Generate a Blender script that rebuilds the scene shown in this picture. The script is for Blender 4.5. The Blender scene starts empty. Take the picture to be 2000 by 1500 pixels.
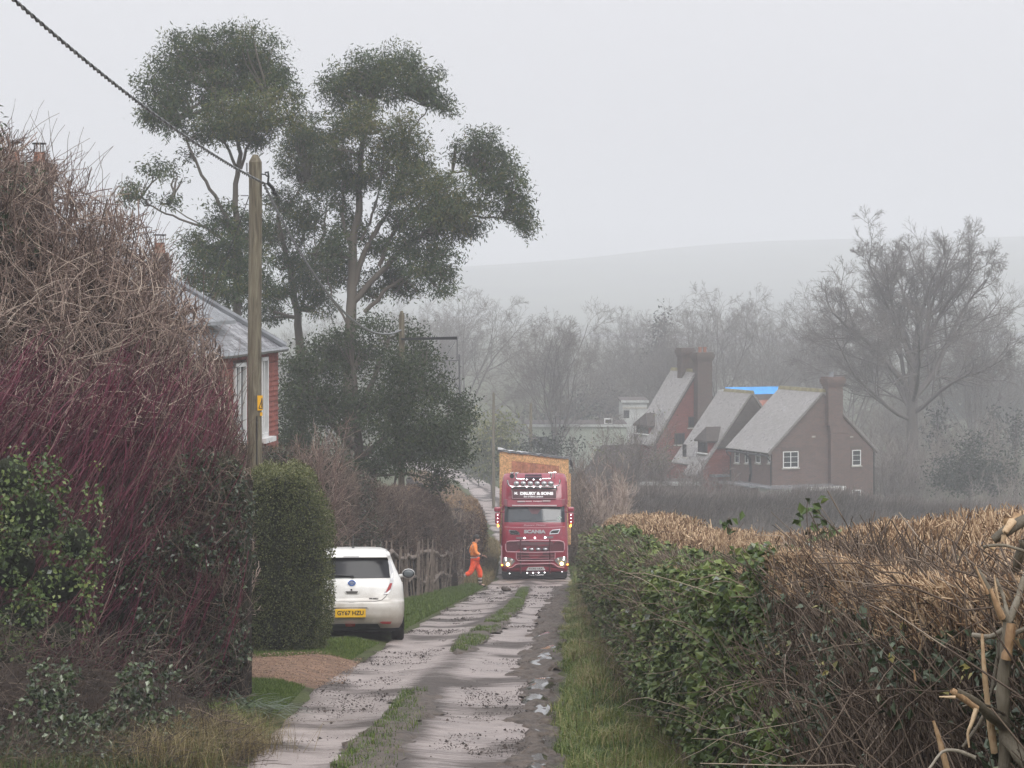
import bpy, math, random
import numpy as np
from math import radians, sin, cos, pi

S = bpy.context.scene
COL = S.collection
F, CX, HY, ZC = 5000.0, 1000.0, 560.0, 1.7      # focal length in photo pixels, centre column, eye-level row, eye height

# ------------------------------------------------------------------ camera
cam = bpy.data.cameras.new("camera")
cam.sensor_width = 36.0
cam.lens = 36.0 * F / 2000.0
cam.shift_y = (HY - 750.0) / 2000.0
cam.clip_start, cam.clip_end = 0.2, 6000.0
camo = bpy.data.objects.new("camera", cam)
COL.objects.link(camo)
camo.location = (0, 0, ZC)
camo.rotation_euler = (radians(90), 0, 0)
S.camera = camo

# ------------------------------------------------------------------ overcast sky
SUN_EL, SUN_ROT = radians(48), radians(200)
W = bpy.data.worlds.new("World")
S.world = W
W.use_nodes = True
nt = W.node_tree
nt.nodes.clear()
out = nt.nodes.new("ShaderNodeOutputWorld")
bg = nt.nodes.new("ShaderNodeBackground")
sky = nt.nodes.new("ShaderNodeTexSky")
sky.sky_type = 'NISHITA'
sky.sun_disc = False
sky.sun_elevation, sky.sun_rotation = SUN_EL, SUN_ROT
sky.air_density, sky.dust_density, sky.ozone_density = 1.0, 6.0, 1.0
hsv = nt.nodes.new("ShaderNodeHueSaturation")
hsv.inputs["Saturation"].default_value = 0.15
tc = nt.nodes.new("ShaderNodeTexCoord")
sep = nt.nodes.new("ShaderNodeSeparateXYZ")
ramp = nt.nodes.new("ShaderNodeMapRange")
ramp.inputs[1].default_value, ramp.inputs[2].default_value = 0.0, 1.0
ramp.inputs[3].default_value, ramp.inputs[4].default_value = 5.9, 14.0
cloud = nt.nodes.new("ShaderNodeVectorMath"); cloud.operation = 'SCALE'
cloud.inputs[0].default_value = (0.955, 0.955, 1.0)
mix = nt.nodes.new("ShaderNodeMix"); mix.data_type = 'RGBA'
mix.inputs[0].default_value = 0.88
L = nt.links.new
L(sky.outputs[0], hsv.inputs["Color"])
L(tc.outputs["Generated"], sep.inputs[0])
L(sep.outputs[2], ramp.inputs[0])
L(ramp.outputs[0], cloud.inputs["Scale"])
L(hsv.outputs[0], mix.inputs[6])
L(cloud.outputs[0], mix.inputs[7])
L(mix.outputs[2], bg.inputs[0])
bg.inputs[1].default_value = 0.1
L(bg.outputs[0], out.inputs[0])

sun = bpy.data.lights.new("sun", 'SUN')
sun.energy, sun.angle, sun.color = 1.5, radians(35), (1.0, 0.97, 0.93)
suno = bpy.data.objects.new("sun", sun)
COL.objects.link(suno)
suno.rotation_euler = (radians(90) - SUN_EL, 0, radians(20))

S.view_settings.view_transform = 'Standard'
S.view_settings.look = 'None'
S.view_settings.exposure = 0.42
S.view_settings.gamma = 1.0
S.render.engine = 'CYCLES'
S.cycles.use_denoising = True
S.cycles.max_bounces = 6
S.cycles.diffuse_bounces = 3
S.cycles.glossy_bounces = 2
S.cycles.transmission_bounces = 3
S.cycles.volume_bounces = 2
S.cycles.transparent_max_bounces = 4
S.cycles.sample_clamp_indirect = 4.0
S.cycles.caustics_reflective = False
S.cycles.caustics_refractive = False

# ------------------------------------------------------------------ helpers
def tag(o, label=None, cat=None, group=None, kind=None):
    if label: o["label"] = label
    if cat: o["category"] = cat
    if group: o["group"] = group
    if kind: o["kind"] = kind
    return o

def empty(name, loc, rz=0.0, label=None, cat=None, group=None):
    o = bpy.data.objects.new(name, None)
    o.empty_display_size = 0.3
    COL.objects.link(o)
    o.location = [float(v) for v in loc]
    o.rotation_euler = (0, 0, rz)
    return tag(o, label, cat, group)

def P(px, py, d):
    return np.array([(px - CX) * d / F, d, ZC + (HY - py) * d / F])

def smooth(a, b, x):
    t = np.clip((x - a) / (b - a), 0, 1)
    return t * t * (3 - 2 * t)

_PY = np.array([-60, -20, 0, 12, 24, 33, 42, 60, 86, 94, 120, 150, 185, 200, 230, 300, 500, 2600], float)
_PZ = np.array([4.5, 2.0, 0, -1.45, -2.81, -3.5, -4.15, -5.9, -8.45, -9.1, -10.7, -11.7, -13.0, -13.5, -14, -14.3, -14, -14], float)
_ty = np.arange(-60, 2600, 0.5)
_tz = np.interp(_ty, _PY, _PZ)
_k = np.exp(-0.5 * (np.arange(-16, 17) / 6.0) ** 2); _k /= _k.sum()
_tz = np.convolve(np.pad(_tz, 16, mode='edge'), _k, mode='valid')
def prof(y): return np.interp(y, _ty, _tz)
_RY = np.array([-30, 8, 24, 33, 42, 60, 86, 94, 120, 150, 170, 185, 200, 215, 235], float)
_RL = np.array([-3.2, -2.6, -2.5, -2.55, -2.05, -1.56, -.86, -.6, -.5, -1.6, -2.45, -3.2, -4.2, -7.5, -14], float)
_RR = np.array([0.3, 0.3, .4, .6, .81, 1.26, 1.93, 2.2, 2.4, 1.3, .4, -.6, -2.4, -4.6, -10], float)
def road_l(y): return np.interp(y, _RY, _RL)
def road_r(y): return np.interp(y, _RY, _RR)

def vhash(ix, iy, iz, seed=0):
    h = (ix.astype(np.int64) * 374761393 + iy.astype(np.int64) * 668265263 + iz.astype(np.int64) * 2147483647 + seed * 974634777) & 0xFFFFFFFF
    h = ((h ^ (h >> 13)) * 1274126177) & 0xFFFFFFFF
    return ((h ^ (h >> 16)) & 0xFFFF) / 65535.0
def noise3(x, y, z, seed=0):
    x, y, z = np.broadcast_arrays(np.asarray(x, float), np.asarray(y, float), np.asarray(z, float))
    ix, iy, iz = np.floor(x), np.floor(y), np.floor(z)
    fx, fy, fz = x - ix, y - iy, z - iz
    fx, fy, fz = fx*fx*(3-2*fx), fy*fy*(3-2*fy), fz*fz*(3-2*fz)
    r = 0
    for a in (0, 1):
        for b in (0, 1):
            for c in (0, 1):
                r = r + vhash(ix+a, iy+b, iz+c, seed) * (fx if a else 1-fx) * (fy if b else 1-fy) * (fz if c else 1-fz)
    return r

def fbm(x, y, seed=0, octs=3):
    """turned octaves, so that no lattice direction shows"""
    r, a, w = 0, 1.0, 0.0
    for k in range(octs):
        c_, s_ = cos(.6 + 1.1 * k), sin(.6 + 1.1 * k)
        r = r + a * noise3(x * c_ - y * s_ + 7.3 * k, x * s_ + y * c_, 0, seed + k); w += a
        a *= .55; x, y = x * 2.1, y * 2.1
    return r / w

def G(x, y):
    x, y = np.asarray(x, float), np.asarray(y, float)
    z = prof(y) - 0.09 * np.clip(x - 3, 0, 45) * smooth(105, 155, y)
    out_ = np.maximum(np.maximum(road_l(y) - x, x - road_r(y)), 0)
    z = z + 0.10 * smooth(0.0, 0.6, out_) * (y < 130)
    z = z + (noise3(x * 0.8, y * 0.8, 0) - .5) * 0.10 * smooth(0.1, 1.2, out_)
    return z

def mesh(name, V, faces, mats, parent=None, smooth_=False, tint=None, mi=None, vattr=None):
    """one mesh object; faces: list of (n,k) index arrays; tint: per-face float; mi: per-face material index"""
    V = np.asarray(V, np.float32)
    faces = [np.asarray(f, np.int32) for f in faces if len(f)]
    me = bpy.data.meshes.new(name)
    me.vertices.add(len(V)); me.vertices.foreach_set("co", V.ravel())
    nl = sum(f.size for f in faces); nf = sum(len(f) for f in faces)
    me.loops.add(nl); me.polygons.add(nf)
    me.loops.foreach_set("vertex_index", np.concatenate([f.ravel() for f in faces]))
    tot = np.concatenate([np.full(len(f), f.shape[1], np.int32) for f in faces])
    st = np.concatenate([[0], np.cumsum(tot)[:-1]]).astype(np.int32)
    me.polygons.foreach_set("loop_start", st)
    me.polygons.foreach_set("loop_total", tot)
    if mi is not None: me.polygons.foreach_set("material_index", np.asarray(mi, np.int32))
    me.polygons.foreach_set("use_smooth", np.full(nf, bool(smooth_)))
    for m in (mats if isinstance(mats, (list, tuple)) else [mats]): me.materials.append(m)
    if tint is not None:
        a = me.attributes.new("tint", 'FLOAT', 'FACE'); a.data.foreach_set("value", np.asarray(tint, np.float32))
    if vattr is not None:
        for k, v in vattr.items():
            a = me.attributes.new(k, 'FLOAT', 'POINT'); a.data.foreach_set("value", np.asarray(v, np.float32))
    me.update(calc_edges=True)
    me.validate()
    o = bpy.data.objects.new(name, me)
    COL.objects.link(o)
    if parent is not None: o.parent = parent
    return o

class MB:
    """collects simple solids into one mesh"""
    def __init__(s): s.v, s.f, s.m, s.cur = [], [], [], 0
    def add(s, verts, faces):
        n = len(s.v)
        s.v += [tuple(map(float, p)) for p in verts]
        for f in faces: s.f.append([i + n for i in f]); s.m.append(s.cur)
    def box(s, x0, x1, y0, y1, z0, z1):
        s.add([(x0,y0,z0),(x1,y0,z0),(x1,y1,z0),(x0,y1,z0),(x0,y0,z1),(x1,y0,z1),(x1,y1,z1),(x0,y1,z1)],
              [(0,3,2,1),(4,5,6,7),(0,1,5,4),(1,2,6,5),(2,3,7,6),(3,0,4,7)])
    def hexa(s, p):   # 8 corners: bottom loop then top loop
        s.add(p, [(0,3,2,1),(4,5,6,7),(0,1,5,4),(1,2,6,5),(2,3,7,6),(3,0,4,7)])
    def prism(s, poly, y0, y1):   # poly in (x,z), extruded in y
        n = len(poly)
        s.add([(x, y0, z) for x, z in poly] + [(x, y1, z) for x, z in poly],
              [tuple(range(n)), tuple(range(2*n-1, n-1, -1))] + [(i, i+n, (i+1) % n + n, (i+1) % n) for i in range(n)])
    def prism_dir(s, poly3, vec):
        n = len(poly3); v = np.array(vec)
        s.add(list(poly3) + [np.array(p) + v for p in poly3],
              [tuple(range(n)), tuple(range(2*n-1, n-1, -1))] + [(i, i+n, (i+1) % n + n, (i+1) % n) for i in range(n)])
    def cyl(s, c, r, h, axis='z', n=20, r2=None):
        r2 = r if r2 is None else r2
        ps = []
        for hh, rr in ((0, r), (h, r2)):
            for i in range(n):
                a = 2*pi*i/n; u, v = rr*cos(a), rr*sin(a)
                ps.append({'z': (c[0]+u, c[1]+v, c[2]+hh), 'y': (c[0]+u, c[1]+hh, c[2]+v), 'x': (c[0]+hh, c[1]+u, c[2]+v)}[axis])
        s.add(ps, [tuple(range(n)), tuple(range(2*n-1, n-1, -1))] + [(i, i+n, (i+1) % n + n, (i+1) % n) for i in range(n)])
    def tube(s, path, r, n=8):
        V, Fq = tubes(np.array([path], float), np.full((1, len(path)), r), n)
        s.add(V, [tuple(q) for q in Fq]); 
    def ball(s, c, r, nu=12, nv=8, sc=(1, 1, 1)):
        vs, fs = [], []
        for j in range(nv+1):
            t = pi*j/nv
            for i in range(nu):
                a = 2*pi*i/nu
                vs.append((c[0]+r*sc[0]*sin(t)*cos(a), c[1]+r*sc[1]*sin(t)*sin(a), c[2]+r*sc[2]*cos(t)))
        for j in range(nv):
            for i in range(nu): fs.append((j*nu+i, (j+1)*nu+i, (j+1)*nu+(i+1) % nu, j*nu+(i+1) % nu))
        s.add(vs, fs)
    def build(s, name, mat, parent=None, smooth_=False, bevel=0.0):
        me = bpy.data.meshes.new(name)
        me.from_pydata(s.v, [], s.f)
        for m in (mat if isinstance(mat, (list, tuple)) else [mat]): me.materials.append(m)
        me.polygons.foreach_set("material_index", np.array(s.m, np.int32))
        me.validate(); me.update()
        import bmesh as _b
        bm = _b.new(); bm.from_mesh(me); _b.ops.recalc_face_normals(bm, faces=bm.faces); bm.to_mesh(me); bm.free()
        o = bpy.data.objects.new(name, me)
        COL.objects.link(o)
        if parent is not None: o.parent = parent
        if smooth_:
            me.polygons.foreach_set("use_smooth", np.full(len(me.polygons), True))
            try: me.set_sharp_from_angle(angle=radians(40))
            except Exception: pass
        if bevel:
            b = o.modifiers.new("bevel", 'BEVEL'); b.width = bevel; b.segments = 2; b.limit_method = 'ANGLE'; b.angle_limit = radians(35)
            b.harden_normals = False
        return o

def norm(v): return v / np.maximum(np.linalg.norm(v, axis=-1, keepdims=True), 1e-9)

def tubes(paths, rad, n=3):
    """paths (N,K,3), rad (N,K) -> verts, quads"""
    N, K, _ = paths.shape
    t = np.empty_like(paths)
    t[:, 1:-1] = paths[:, 2:] - paths[:, :-2]; t[:, 0] = paths[:, 1] - paths[:, 0]; t[:, -1] = paths[:, -1] - paths[:, -2]
    t = norm(t)
    ref = np.where(np.abs(t[..., 2:3]) < 0.9, np.array([0, 0, 1.0]), np.array([1.0, 0, 0]))
    u = norm(np.cross(t, ref)); v = np.cross(t, u)
    a = np.arange(n) * 2 * pi / n
    V = paths[:, :, None, :] + rad[:, :, None, None] * (np.cos(a)[None, None, :, None] * u[:, :, None, :] + np.sin(a)[None, None, :, None] * v[:, :, None, :])
    base = (np.arange(N) * K * n)[:, None, None] + (np.arange(K - 1) * n)[None, :, None]
    i = np.arange(n)[None, None, :]; j = (np.arange(n) + 1)[None, None, :] % n
    Q = np.stack([base + i, base + j, base + n + j, base + n + i], -1).reshape(-1, 4)
    return V.reshape(-1, 3), Q

class Sticks:
    """many tubes gathered into one mesh, with a tint for each stick"""
    def __init__(s): s.V, s.Q, s.T, s.n = [], [], [], 0
    def add(s, paths, rad, tint, n=3):
        if len(paths) == 0: return
        V, Q = tubes(paths, rad, n)
        K = paths.shape[1]
        s.V.append(V); s.Q.append(Q + s.n); s.n += len(V)
        s.T.append(np.repeat(np.broadcast_to(tint, (len(paths),)), (K - 1) * n))
    def build(s, name, mat, parent=None):
        return mesh(name, np.concatenate(s.V), [np.concatenate(s.Q)], mat, parent, True, np.concatenate(s.T))

def rdir(rng, n):
    return norm(rng.normal(size=(n, 3)))

def curve_paths(rng, root, d, length, K, wander=0.15, up=0.0):
    """root (N,3), unit d (N,3), length (N,) -> (N,K,3) bending polylines"""
    N = len(root)
    P_ = np.empty((N, K, 3)); P_[:, 0] = root
    cur = d.copy(); st = (length / (K - 1))[:, None]
    for k in range(1, K):
        cur = norm(cur + rng.normal(size=(N, 3)) * wander + np.array([0, 0, up]))
        P_[:, k] = P_[:, k-1] + cur * st
    return P_

def branch(rng, paths, rad, nch, trange, ang, lenf, radf, K, wander, up=0.0, lmin=0.0):
    """children of polylines"""
    N, Kp, _ = paths.shape
    n = N * nch
    par = np.repeat(np.arange(N), nch)
    t = rng.uniform(trange[0], trange[1], n)
    f = t * (Kp - 1); i = np.minimum(f.astype(int), Kp - 2); w = (f - i)[:, None]
    p0, p1 = paths[par, i], paths[par, i + 1]
    root = p0 * (1 - w) + p1 * w
    tan = norm(p1 - p0)
    r = rdir(rng, n); side = norm(r - tan * (r * tan).sum(-1, keepdims=True))
    a = rng.uniform(ang[0], ang[1], n)[:, None]
    d = norm(tan * np.cos(a) + side * np.sin(a))
    plen = np.linalg.norm(np.diff(paths, axis=1), axis=2).sum(1)[par]
    ln = np.maximum(plen * rng.uniform(lenf[0], lenf[1], n) * (1.15 - 0.6 * t), lmin)
    pr = rad[par, i] * (1 - w[:, 0]) + rad[par, i + 1] * w[:, 0]
    r0 = pr * rng.uniform(radf[0], radf[1], n)
    pp = curve_paths(rng, root, d, ln, K, wander, up)
    rr = r0[:, None] * np.linspace(1, 0.35, K)[None, :]
    return pp, rr

def leaf_mesh(pos, d, nrm, Ln, Wd, fold=0.25):
    """folded four-point leaves: (N,3) base, unit direction, unit normal"""
    N = len(pos)
    s = norm(np.cross(d, nrm)); nn = np.cross(s, d)
    Ln, Wd = np.broadcast_to(Ln, (N,))[:, None], np.broadcast_to(Wd, (N,))[:, None]
    mid = pos + d * Ln * 0.45
    a = mid + s * Wd * 0.5 + nn * Wd * fold
    b = mid - s * Wd * 0.5 + nn * Wd * fold
    tip = pos + d * Ln
    V = np.stack([pos, a, tip, b], 1).reshape(-1, 3)
    i = (np.arange(N) * 4)[:, None]
    T = np.concatenate([i + np.array([0, 1, 2]), i + np.array([0, 2, 3])], 1).reshape(-1, 3)
    return V, T

def leaves_obj(name, pos, d, nrm, Ln, Wd, mat, parent=None, tint=None, fold=0.25):
    V, T = leaf_mesh(pos, d, nrm, Ln, Wd, fold)
    return mesh(name, V, [T], mat, parent, False, np.repeat(tint, 2) if tint is not None else None)

# ------------------------------------------------------------------ materials
def mat(name, col=(.5, .5, .5), rough=.6, metal=0.0, spec=0.5, emit=None, estr=0.0, bump=0.0, bscale=30.0, var=0.0, vscale=4.0, coat=0.0):
    m = bpy.data.materials.new(name); m.use_nodes = True
    nt = m.node_tree; b = nt.nodes["Principled BSDF"]
    b.inputs["Base Color"].default_value = (*col, 1)
    b.inputs["Roughness"].default_value = rough
    b.inputs["Metallic"].default_value = metal
    b.inputs["Specular IOR Level"].default_value = spec
    b.inputs["Coat Weight"].default_value = coat
    b.inputs["Coat Roughness"].default_value = 0.05
    if emit: b.inputs["Emission Color"].default_value = (*emit, 1); b.inputs["Emission Strength"].default_value = estr
    if bump or var:
        tcn = nt.nodes.new("ShaderNodeTexCoord")
    if var:
        nz = nt.nodes.new("ShaderNodeTexNoise"); nz.inputs["Scale"].default_value = vscale; nz.inputs["Detail"].default_value = 5
        nt.links.new(tcn.outputs["Object"], nz.inputs["Vector"])
        mr = nt.nodes.new("ShaderNodeMapRange"); mr.inputs[1].default_value, mr.inputs[2].default_value = .3, .7
        mr.inputs[3].default_value, mr.inputs[4].default_value = 1 - var, 1 + var
        nt.links.new(nz.outputs[0], mr.inputs[0])
        vm = nt.nodes.new("ShaderNodeVectorMath"); vm.operation = 'SCALE'; vm.inputs[0].default_value = col
        nt.links.new(mr.outputs[0], vm.inputs["Scale"]); nt.links.new(vm.outputs[0], b.inputs["Base Color"])
    if bump:
        nb = nt.nodes.new("ShaderNodeTexNoise"); nb.inputs["Scale"].default_value = bscale; nb.inputs["Detail"].default_value = 6
        nt.links.new(tcn.outputs["Object"], nb.inputs["Vector"])
        bp = nt.nodes.new("ShaderNodeBump"); bp.inputs["Strength"].default_value = min(bump, 1.0); bp.inputs["Distance"].default_value = 0.03
        nt.links.new(nb.outputs[0], bp.inputs["Height"]); nt.links.new(bp.outputs[0], b.inputs["Normal"])
    return m

def ramp_node(nt, stops, interp='LINEAR'):
    r = nt.nodes.new("ShaderNodeValToRGB"); e = r.color_ramp.elements; r.color_ramp.interpolation = interp
    while len(e) < len(stops): e.new(0.5)
    for el, (p, c) in zip(e, stops): el.position = p; el.color = (*c, 1)
    return r

def mat_tint(name, stops, rough=.6, spec=.4, trans=0.0, nscale=0.0, namt=0.0):
    """colour comes from each leaf's or twig's own tint value (random tone, on stems with painted highlights), optionally with slow noise in space"""
    m = bpy.data.materials.new(name); m.use_nodes = True
    nt = m.node_tree; b = nt.nodes["Principled BSDF"]
    at = nt.nodes.new("ShaderNodeAttribute"); at.attribute_name = "tint"
    r = ramp_node(nt, stops)
    src = at.outputs["Fac"]
    if nscale:
        tcn = nt.nodes.new("ShaderNodeTexCoord")
        nz = nt.nodes.new("ShaderNodeTexNoise"); nz.inputs["Scale"].default_value = nscale; nz.inputs["Detail"].default_value = 2
        nt.links.new(tcn.outputs["Object"], nz.inputs["Vector"])
        ma = nt.nodes.new("ShaderNodeMath"); ma.operation = 'MULTIPLY_ADD'; ma.inputs[1].default_value = namt; ma.inputs[2].default_value = -namt * .5
        nt.links.new(nz.outputs[0], ma.inputs[0])
        ad = nt.nodes.new("ShaderNodeMath"); ad.operation = 'ADD'; ad.use_clamp = True
        nt.links.new(ma.outputs[0], ad.inputs[0]); nt.links.new(src, ad.inputs[1]); src = ad.outputs[0]
    nt.links.new(src, r.inputs[0])
    nt.links.new(r.outputs[0], b.inputs["Base Color"])
    b.inputs["Roughness"].default_value = rough
    b.inputs["Specular IOR Level"].default_value = spec
    if trans:
        tr = nt.nodes.new("ShaderNodeBsdfTranslucent"); nt.links.new(r.outputs[0], tr.inputs[0])
        mx = nt.nodes.new("ShaderNodeMixShader"); mx.inputs[0].default_value = trans
        nt.links.new(b.outputs[0], mx.inputs[1]); nt.links.new(tr.outputs[0], mx.inputs[2])
        nt.links.new(mx.outputs[0], nt.nodes["Material Output"].inputs[0])
    return m

def text_mesh(body, size, mat_, name, parent, loc, rot, extrude=0.004, shear=0.0, width=None, bold=0.0, align='CENTER'):
    cu = bpy.data.curves.new(name, 'FONT'); cu.body = body; cu.size = size; cu.extrude = extrude; cu.shear = shear; cu.offset = bold
    cu.align_x = align; cu.align_y = 'CENTER'; cu.resolution_u = 3
    o = bpy.data.objects.new(name, cu); COL.objects.link(o)
    bpy.context.view_layer.update()
    me = bpy.data.meshes.new_from_object(o.evaluated_get(bpy.context.evaluated_depsgraph_get()))
    bpy.data.objects.remove(o); bpy.data.curves.remove(cu)
    me.name = name
    me.materials.clear(); me.materials.append(mat_)
    if width:
        xs = [v.co.x for v in me.vertices]; k = width / max(max(xs) - min(xs), 1e-6)
        for v in me.vertices: v.co.x *= k
    o = bpy.data.objects.new(name, me); COL.objects.link(o)
    o.parent = parent; o.location = loc; o.rotation_euler = rot
    return o

def two_tone(rng, n, dark=.2, light=.72, share=.38, sd=.1):
    """stem tints in two peaks; dark gaps and wet highlights put into the colour"""
    return np.clip(np.where(rng.random(n) < share, rng.normal(light, sd * 1.3, n), rng.normal(dark, sd, n)), 0, 1)
# ------------------------------------------------------------------ terrain, lane, hill
def m_ground():
    m = bpy.data.materials.new("rough_grass_ground"); m.use_nodes = True
    nt = m.node_tree; b = nt.nodes["Principled BSDF"]; b.inputs["Roughness"].default_value = .85
    b.inputs["Specular IOR Level"].default_value = .2
    t = nt.nodes.new("ShaderNodeTexCoord")
    n1 = nt.nodes.new("ShaderNodeTexNoise"); n1.inputs["Scale"].default_value = .9; n1.inputs["Detail"].default_value = 8
    n2 = nt.nodes.new("ShaderNodeTexNoise"); n2.inputs["Scale"].default_value = 14; n2.inputs["Detail"].default_value = 6
    for n in (n1, n2): nt.links.new(t.outputs["Object"], n.inputs["Vector"])
    ad = nt.nodes.new("ShaderNodeMath"); ad.operation = 'ADD'; nt.links.new(n1.outputs[0], ad.inputs[0]); nt.links.new(n2.outputs[0], ad.inputs[1])
    mu = nt.nodes.new("ShaderNodeMath"); mu.operation = 'MULTIPLY'; mu.inputs[1].default_value = .5; nt.links.new(ad.outputs[0], mu.inputs[0])
    r = ramp_node(nt, [(.3, (.035, .028, .018)), (.46, (.05, .055, .02)), (.6, (.075, .095, .03)), (.75, (.11, .105, .05))])
    nt.links.new(mu.outputs[0], r.inputs[0]); nt.links.new(r.outputs[0], b.inputs["Base Color"])
    bp = nt.nodes.new("ShaderNodeBump"); bp.inputs["Distance"].default_value = .06; bp.inputs["Strength"].default_value = .8
    nt.links.new(n2.outputs[0], bp.inputs["Height"]); nt.links.new(bp.outputs[0], b.inputs["Normal"])
    return m

def m_lane():
    """wet stony lane; 'mud' is where tyres have thrown earth"""
    m = bpy.data.materials.new("wet_lane"); m.use_nodes = True
    nt = m.node_tree; b = nt.nodes["Principled BSDF"]
    t = nt.nodes.new("ShaderNodeTexCoord")
    mp = nt.nodes.new("ShaderNodeMapping"); mp.inputs["Scale"].default_value = (1, 1, 1)
    nt.links.new(t.outputs["Object"], mp.inputs[0])
    big = nt.nodes.new("ShaderNodeTexNoise"); big.inputs["Scale"].default_value = 1.1; big.inputs["Detail"].default_value = 10; big.inputs["Roughness"].default_value = .68
    mp2 = nt.nodes.new("ShaderNodeMapping"); mp2.inputs["Scale"].default_value = (.5, 1.6, 1); nt.links.new(t.outputs["Object"], mp2.inputs[0])
    fine = nt.nodes.new("ShaderNodeTexNoise"); fine.inputs["Scale"].default_value = 3.4; fine.inputs["Detail"].default_value = 9; fine.inputs["Roughness"].default_value = .72
    grit = nt.nodes.new("ShaderNodeTexVoronoi"); grit.inputs["Scale"].default_value = 45
    for n in (big, grit): nt.links.new(mp.outputs[0], n.inputs["Vector"])
    nt.links.new(mp2.outputs[0], fine.inputs["Vector"])
    at = nt.nodes.new("ShaderNodeAttribute"); at.attribute_name = "mud"
    # mud mask = mud attribute + noise
    s1 = nt.nodes.new("ShaderNodeMath"); s1.operation = 'MULTIPLY_ADD'; s1.inputs[1].default_value = 1.5; s1.inputs[2].default_value = -.95
    nt.links.new(fine.outputs[0], s1.inputs[0])
    s2 = nt.nodes.new("ShaderNodeMath"); s2.operation = 'ADD'; nt.links.new(s1.outputs[0], s2.inputs[0]); nt.links.new(at.outputs["Fac"], s2.inputs[1])
    mk = nt.nodes.new("ShaderNodeMapRange"); mk.inputs[1].default_value, mk.inputs[2].default_value = -.12, .32
    nt.links.new(s2.outputs[0], mk.inputs[0])
    stone = ramp_node(nt, [(.3, (.16, .125, .112)), (.45, (.28, .23, .212)), (.62, (.385, .33, .308)), (.8, (.46, .405, .38))])
    nt.links.new(big.outputs[0], stone.inputs[0])
    mud = ramp_node(nt, [(.35, (.028, .021, .017)), (.65, (.085, .064, .052))])
    nt.links.new(fine.outputs[0], mud.inputs[0])
    mx = nt.nodes.new("ShaderNodeMix"); mx.data_type = 'RGBA'
    nt.links.new(mk.outputs[0], mx.inputs[0]); nt.links.new(stone.outputs[0], mx.inputs[6]); nt.links.new(mud.outputs[0], mx.inputs[7])
    nt.links.new(mx.outputs[2], b.inputs["Base Color"])
    rr = nt.nodes.new("ShaderNodeMapRange"); rr.inputs[1].default_value, rr.inputs[2].default_value = .35, .65
    rr.inputs[3].default_value, rr.inputs[4].default_value = .24, .62
    nt.links.new(big.outputs[0], rr.inputs[0])
    rm = nt.nodes.new("ShaderNodeMix"); rm.data_type = 'FLOAT'; rm.inputs[3].default_value = .68
    nt.links.new(mk.outputs[0], rm.inputs[0]); nt.links.new(rr.outputs[0], rm.inputs[2]); nt.links.new(rm.outputs[0], b.inputs["Roughness"])
    peb = nt.nodes.new("ShaderNodeTexNoise"); peb.inputs["Scale"].default_value = 26; peb.inputs["Detail"].default_value = 4; nt.links.new(mp.outputs[0], peb.inputs["Vector"])
    hs = nt.nodes.new("ShaderNodeMath"); hs.operation = 'MULTIPLY_ADD'; hs.inputs[1].default_value = .9
    hf = nt.nodes.new("ShaderNodeMath"); hf.operation = 'MULTIPLY'; hf.inputs[1].default_value = .5; nt.links.new(fine.outputs[0], hf.inputs[0])
    nt.links.new(peb.outputs[0], hs.inputs[0]); nt.links.new(hf.outputs[0], hs.inputs[2])
    bp = nt.nodes.new("ShaderNodeBump"); bp.inputs["Distance"].default_value = .05; bp.inputs["Strength"].default_value = .8
    nt.links.new(hs.outputs[0], bp.inputs["Height"]); nt.links.new(bp.outputs[0], b.inputs["Normal"])
    return m

M_GROUND, M_LANE = m_ground(), m_lane()
M_MUD = mat("wet_churned_mud", (.080, .060, .046), .58, spec=.35, bump=1.0, bscale=22, var=.5, vscale=6)
M_WATER = mat("puddle_water", (.06, .05, .042), .04, spec=.6)
M_DRIVE = mat("orange_gravel_drive", (.20, .115, .07), .75, bump=.9, bscale=45, var=.4, vscale=5)

xs = np.unique(np.concatenate([np.arange(-16, 16.01, .4), np.sign(np.linspace(-1, 1, 41)) * (16 + 1100 * np.abs(np.linspace(-1, 1, 41)) ** 2.2)]))
ys = np.unique(np.concatenate([np.arange(-24, 110, .5), np.arange(110, 240, 2.0), 240 + 2050 * np.linspace(0, 1, 40) ** 1.8]))
XX, YY = np.meshgrid(xs, ys)
ZZ = G(XX, YY)
V = np.stack([XX, YY, ZZ], -1).reshape(-1, 3)
nx, ny = len(xs), len(ys)
ii = (np.arange(ny - 1)[:, None] * nx + np.arange(nx - 1)[None, :]).ravel()
tag(mesh("ground", V, [np.stack([ii, ii + 1, ii + nx + 1, ii + nx], 1)], M_GROUND, smooth_=True), kind="structure")

# the lane: two worn wheel tracks, a low middle, broken muddy right edge
yy = np.arange(-20, 236, .2)
uu = np.linspace(0, 1, 41)
U, Y = np.meshgrid(uu, yy)
wob = (noise3(0, Y * .35, 3) - .5) * .22 + (noise3(0, Y * 1.9, 6) - .5) * .07
Lx, Rx = road_l(Y) + wob - .06, road_r(Y) + (noise3(5, Y * .6, 3) - .5) * .3 + .1
X = Lx + (Rx - Lx) * U
crown = 0.035 * np.exp(-((U - .47) / .11) ** 2) - .02 * np.exp(-((U - .2) / .09) ** 2) - .02 * np.exp(-((U - .72) / .09) ** 2)
edge = np.minimum(U, 1 - U)
Z = prof(Y) - 0.09 * np.clip(X - 3, 0, 45) * smooth(105, 155, Y) + .035 + crown - .05 * (1 - smooth(0, .05, edge)) + (fbm(X * 2.6, Y * 2.0, 1, 4) - .5) * .022
midgrass = np.exp(-((U - .47) / .08) ** 2)
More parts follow.
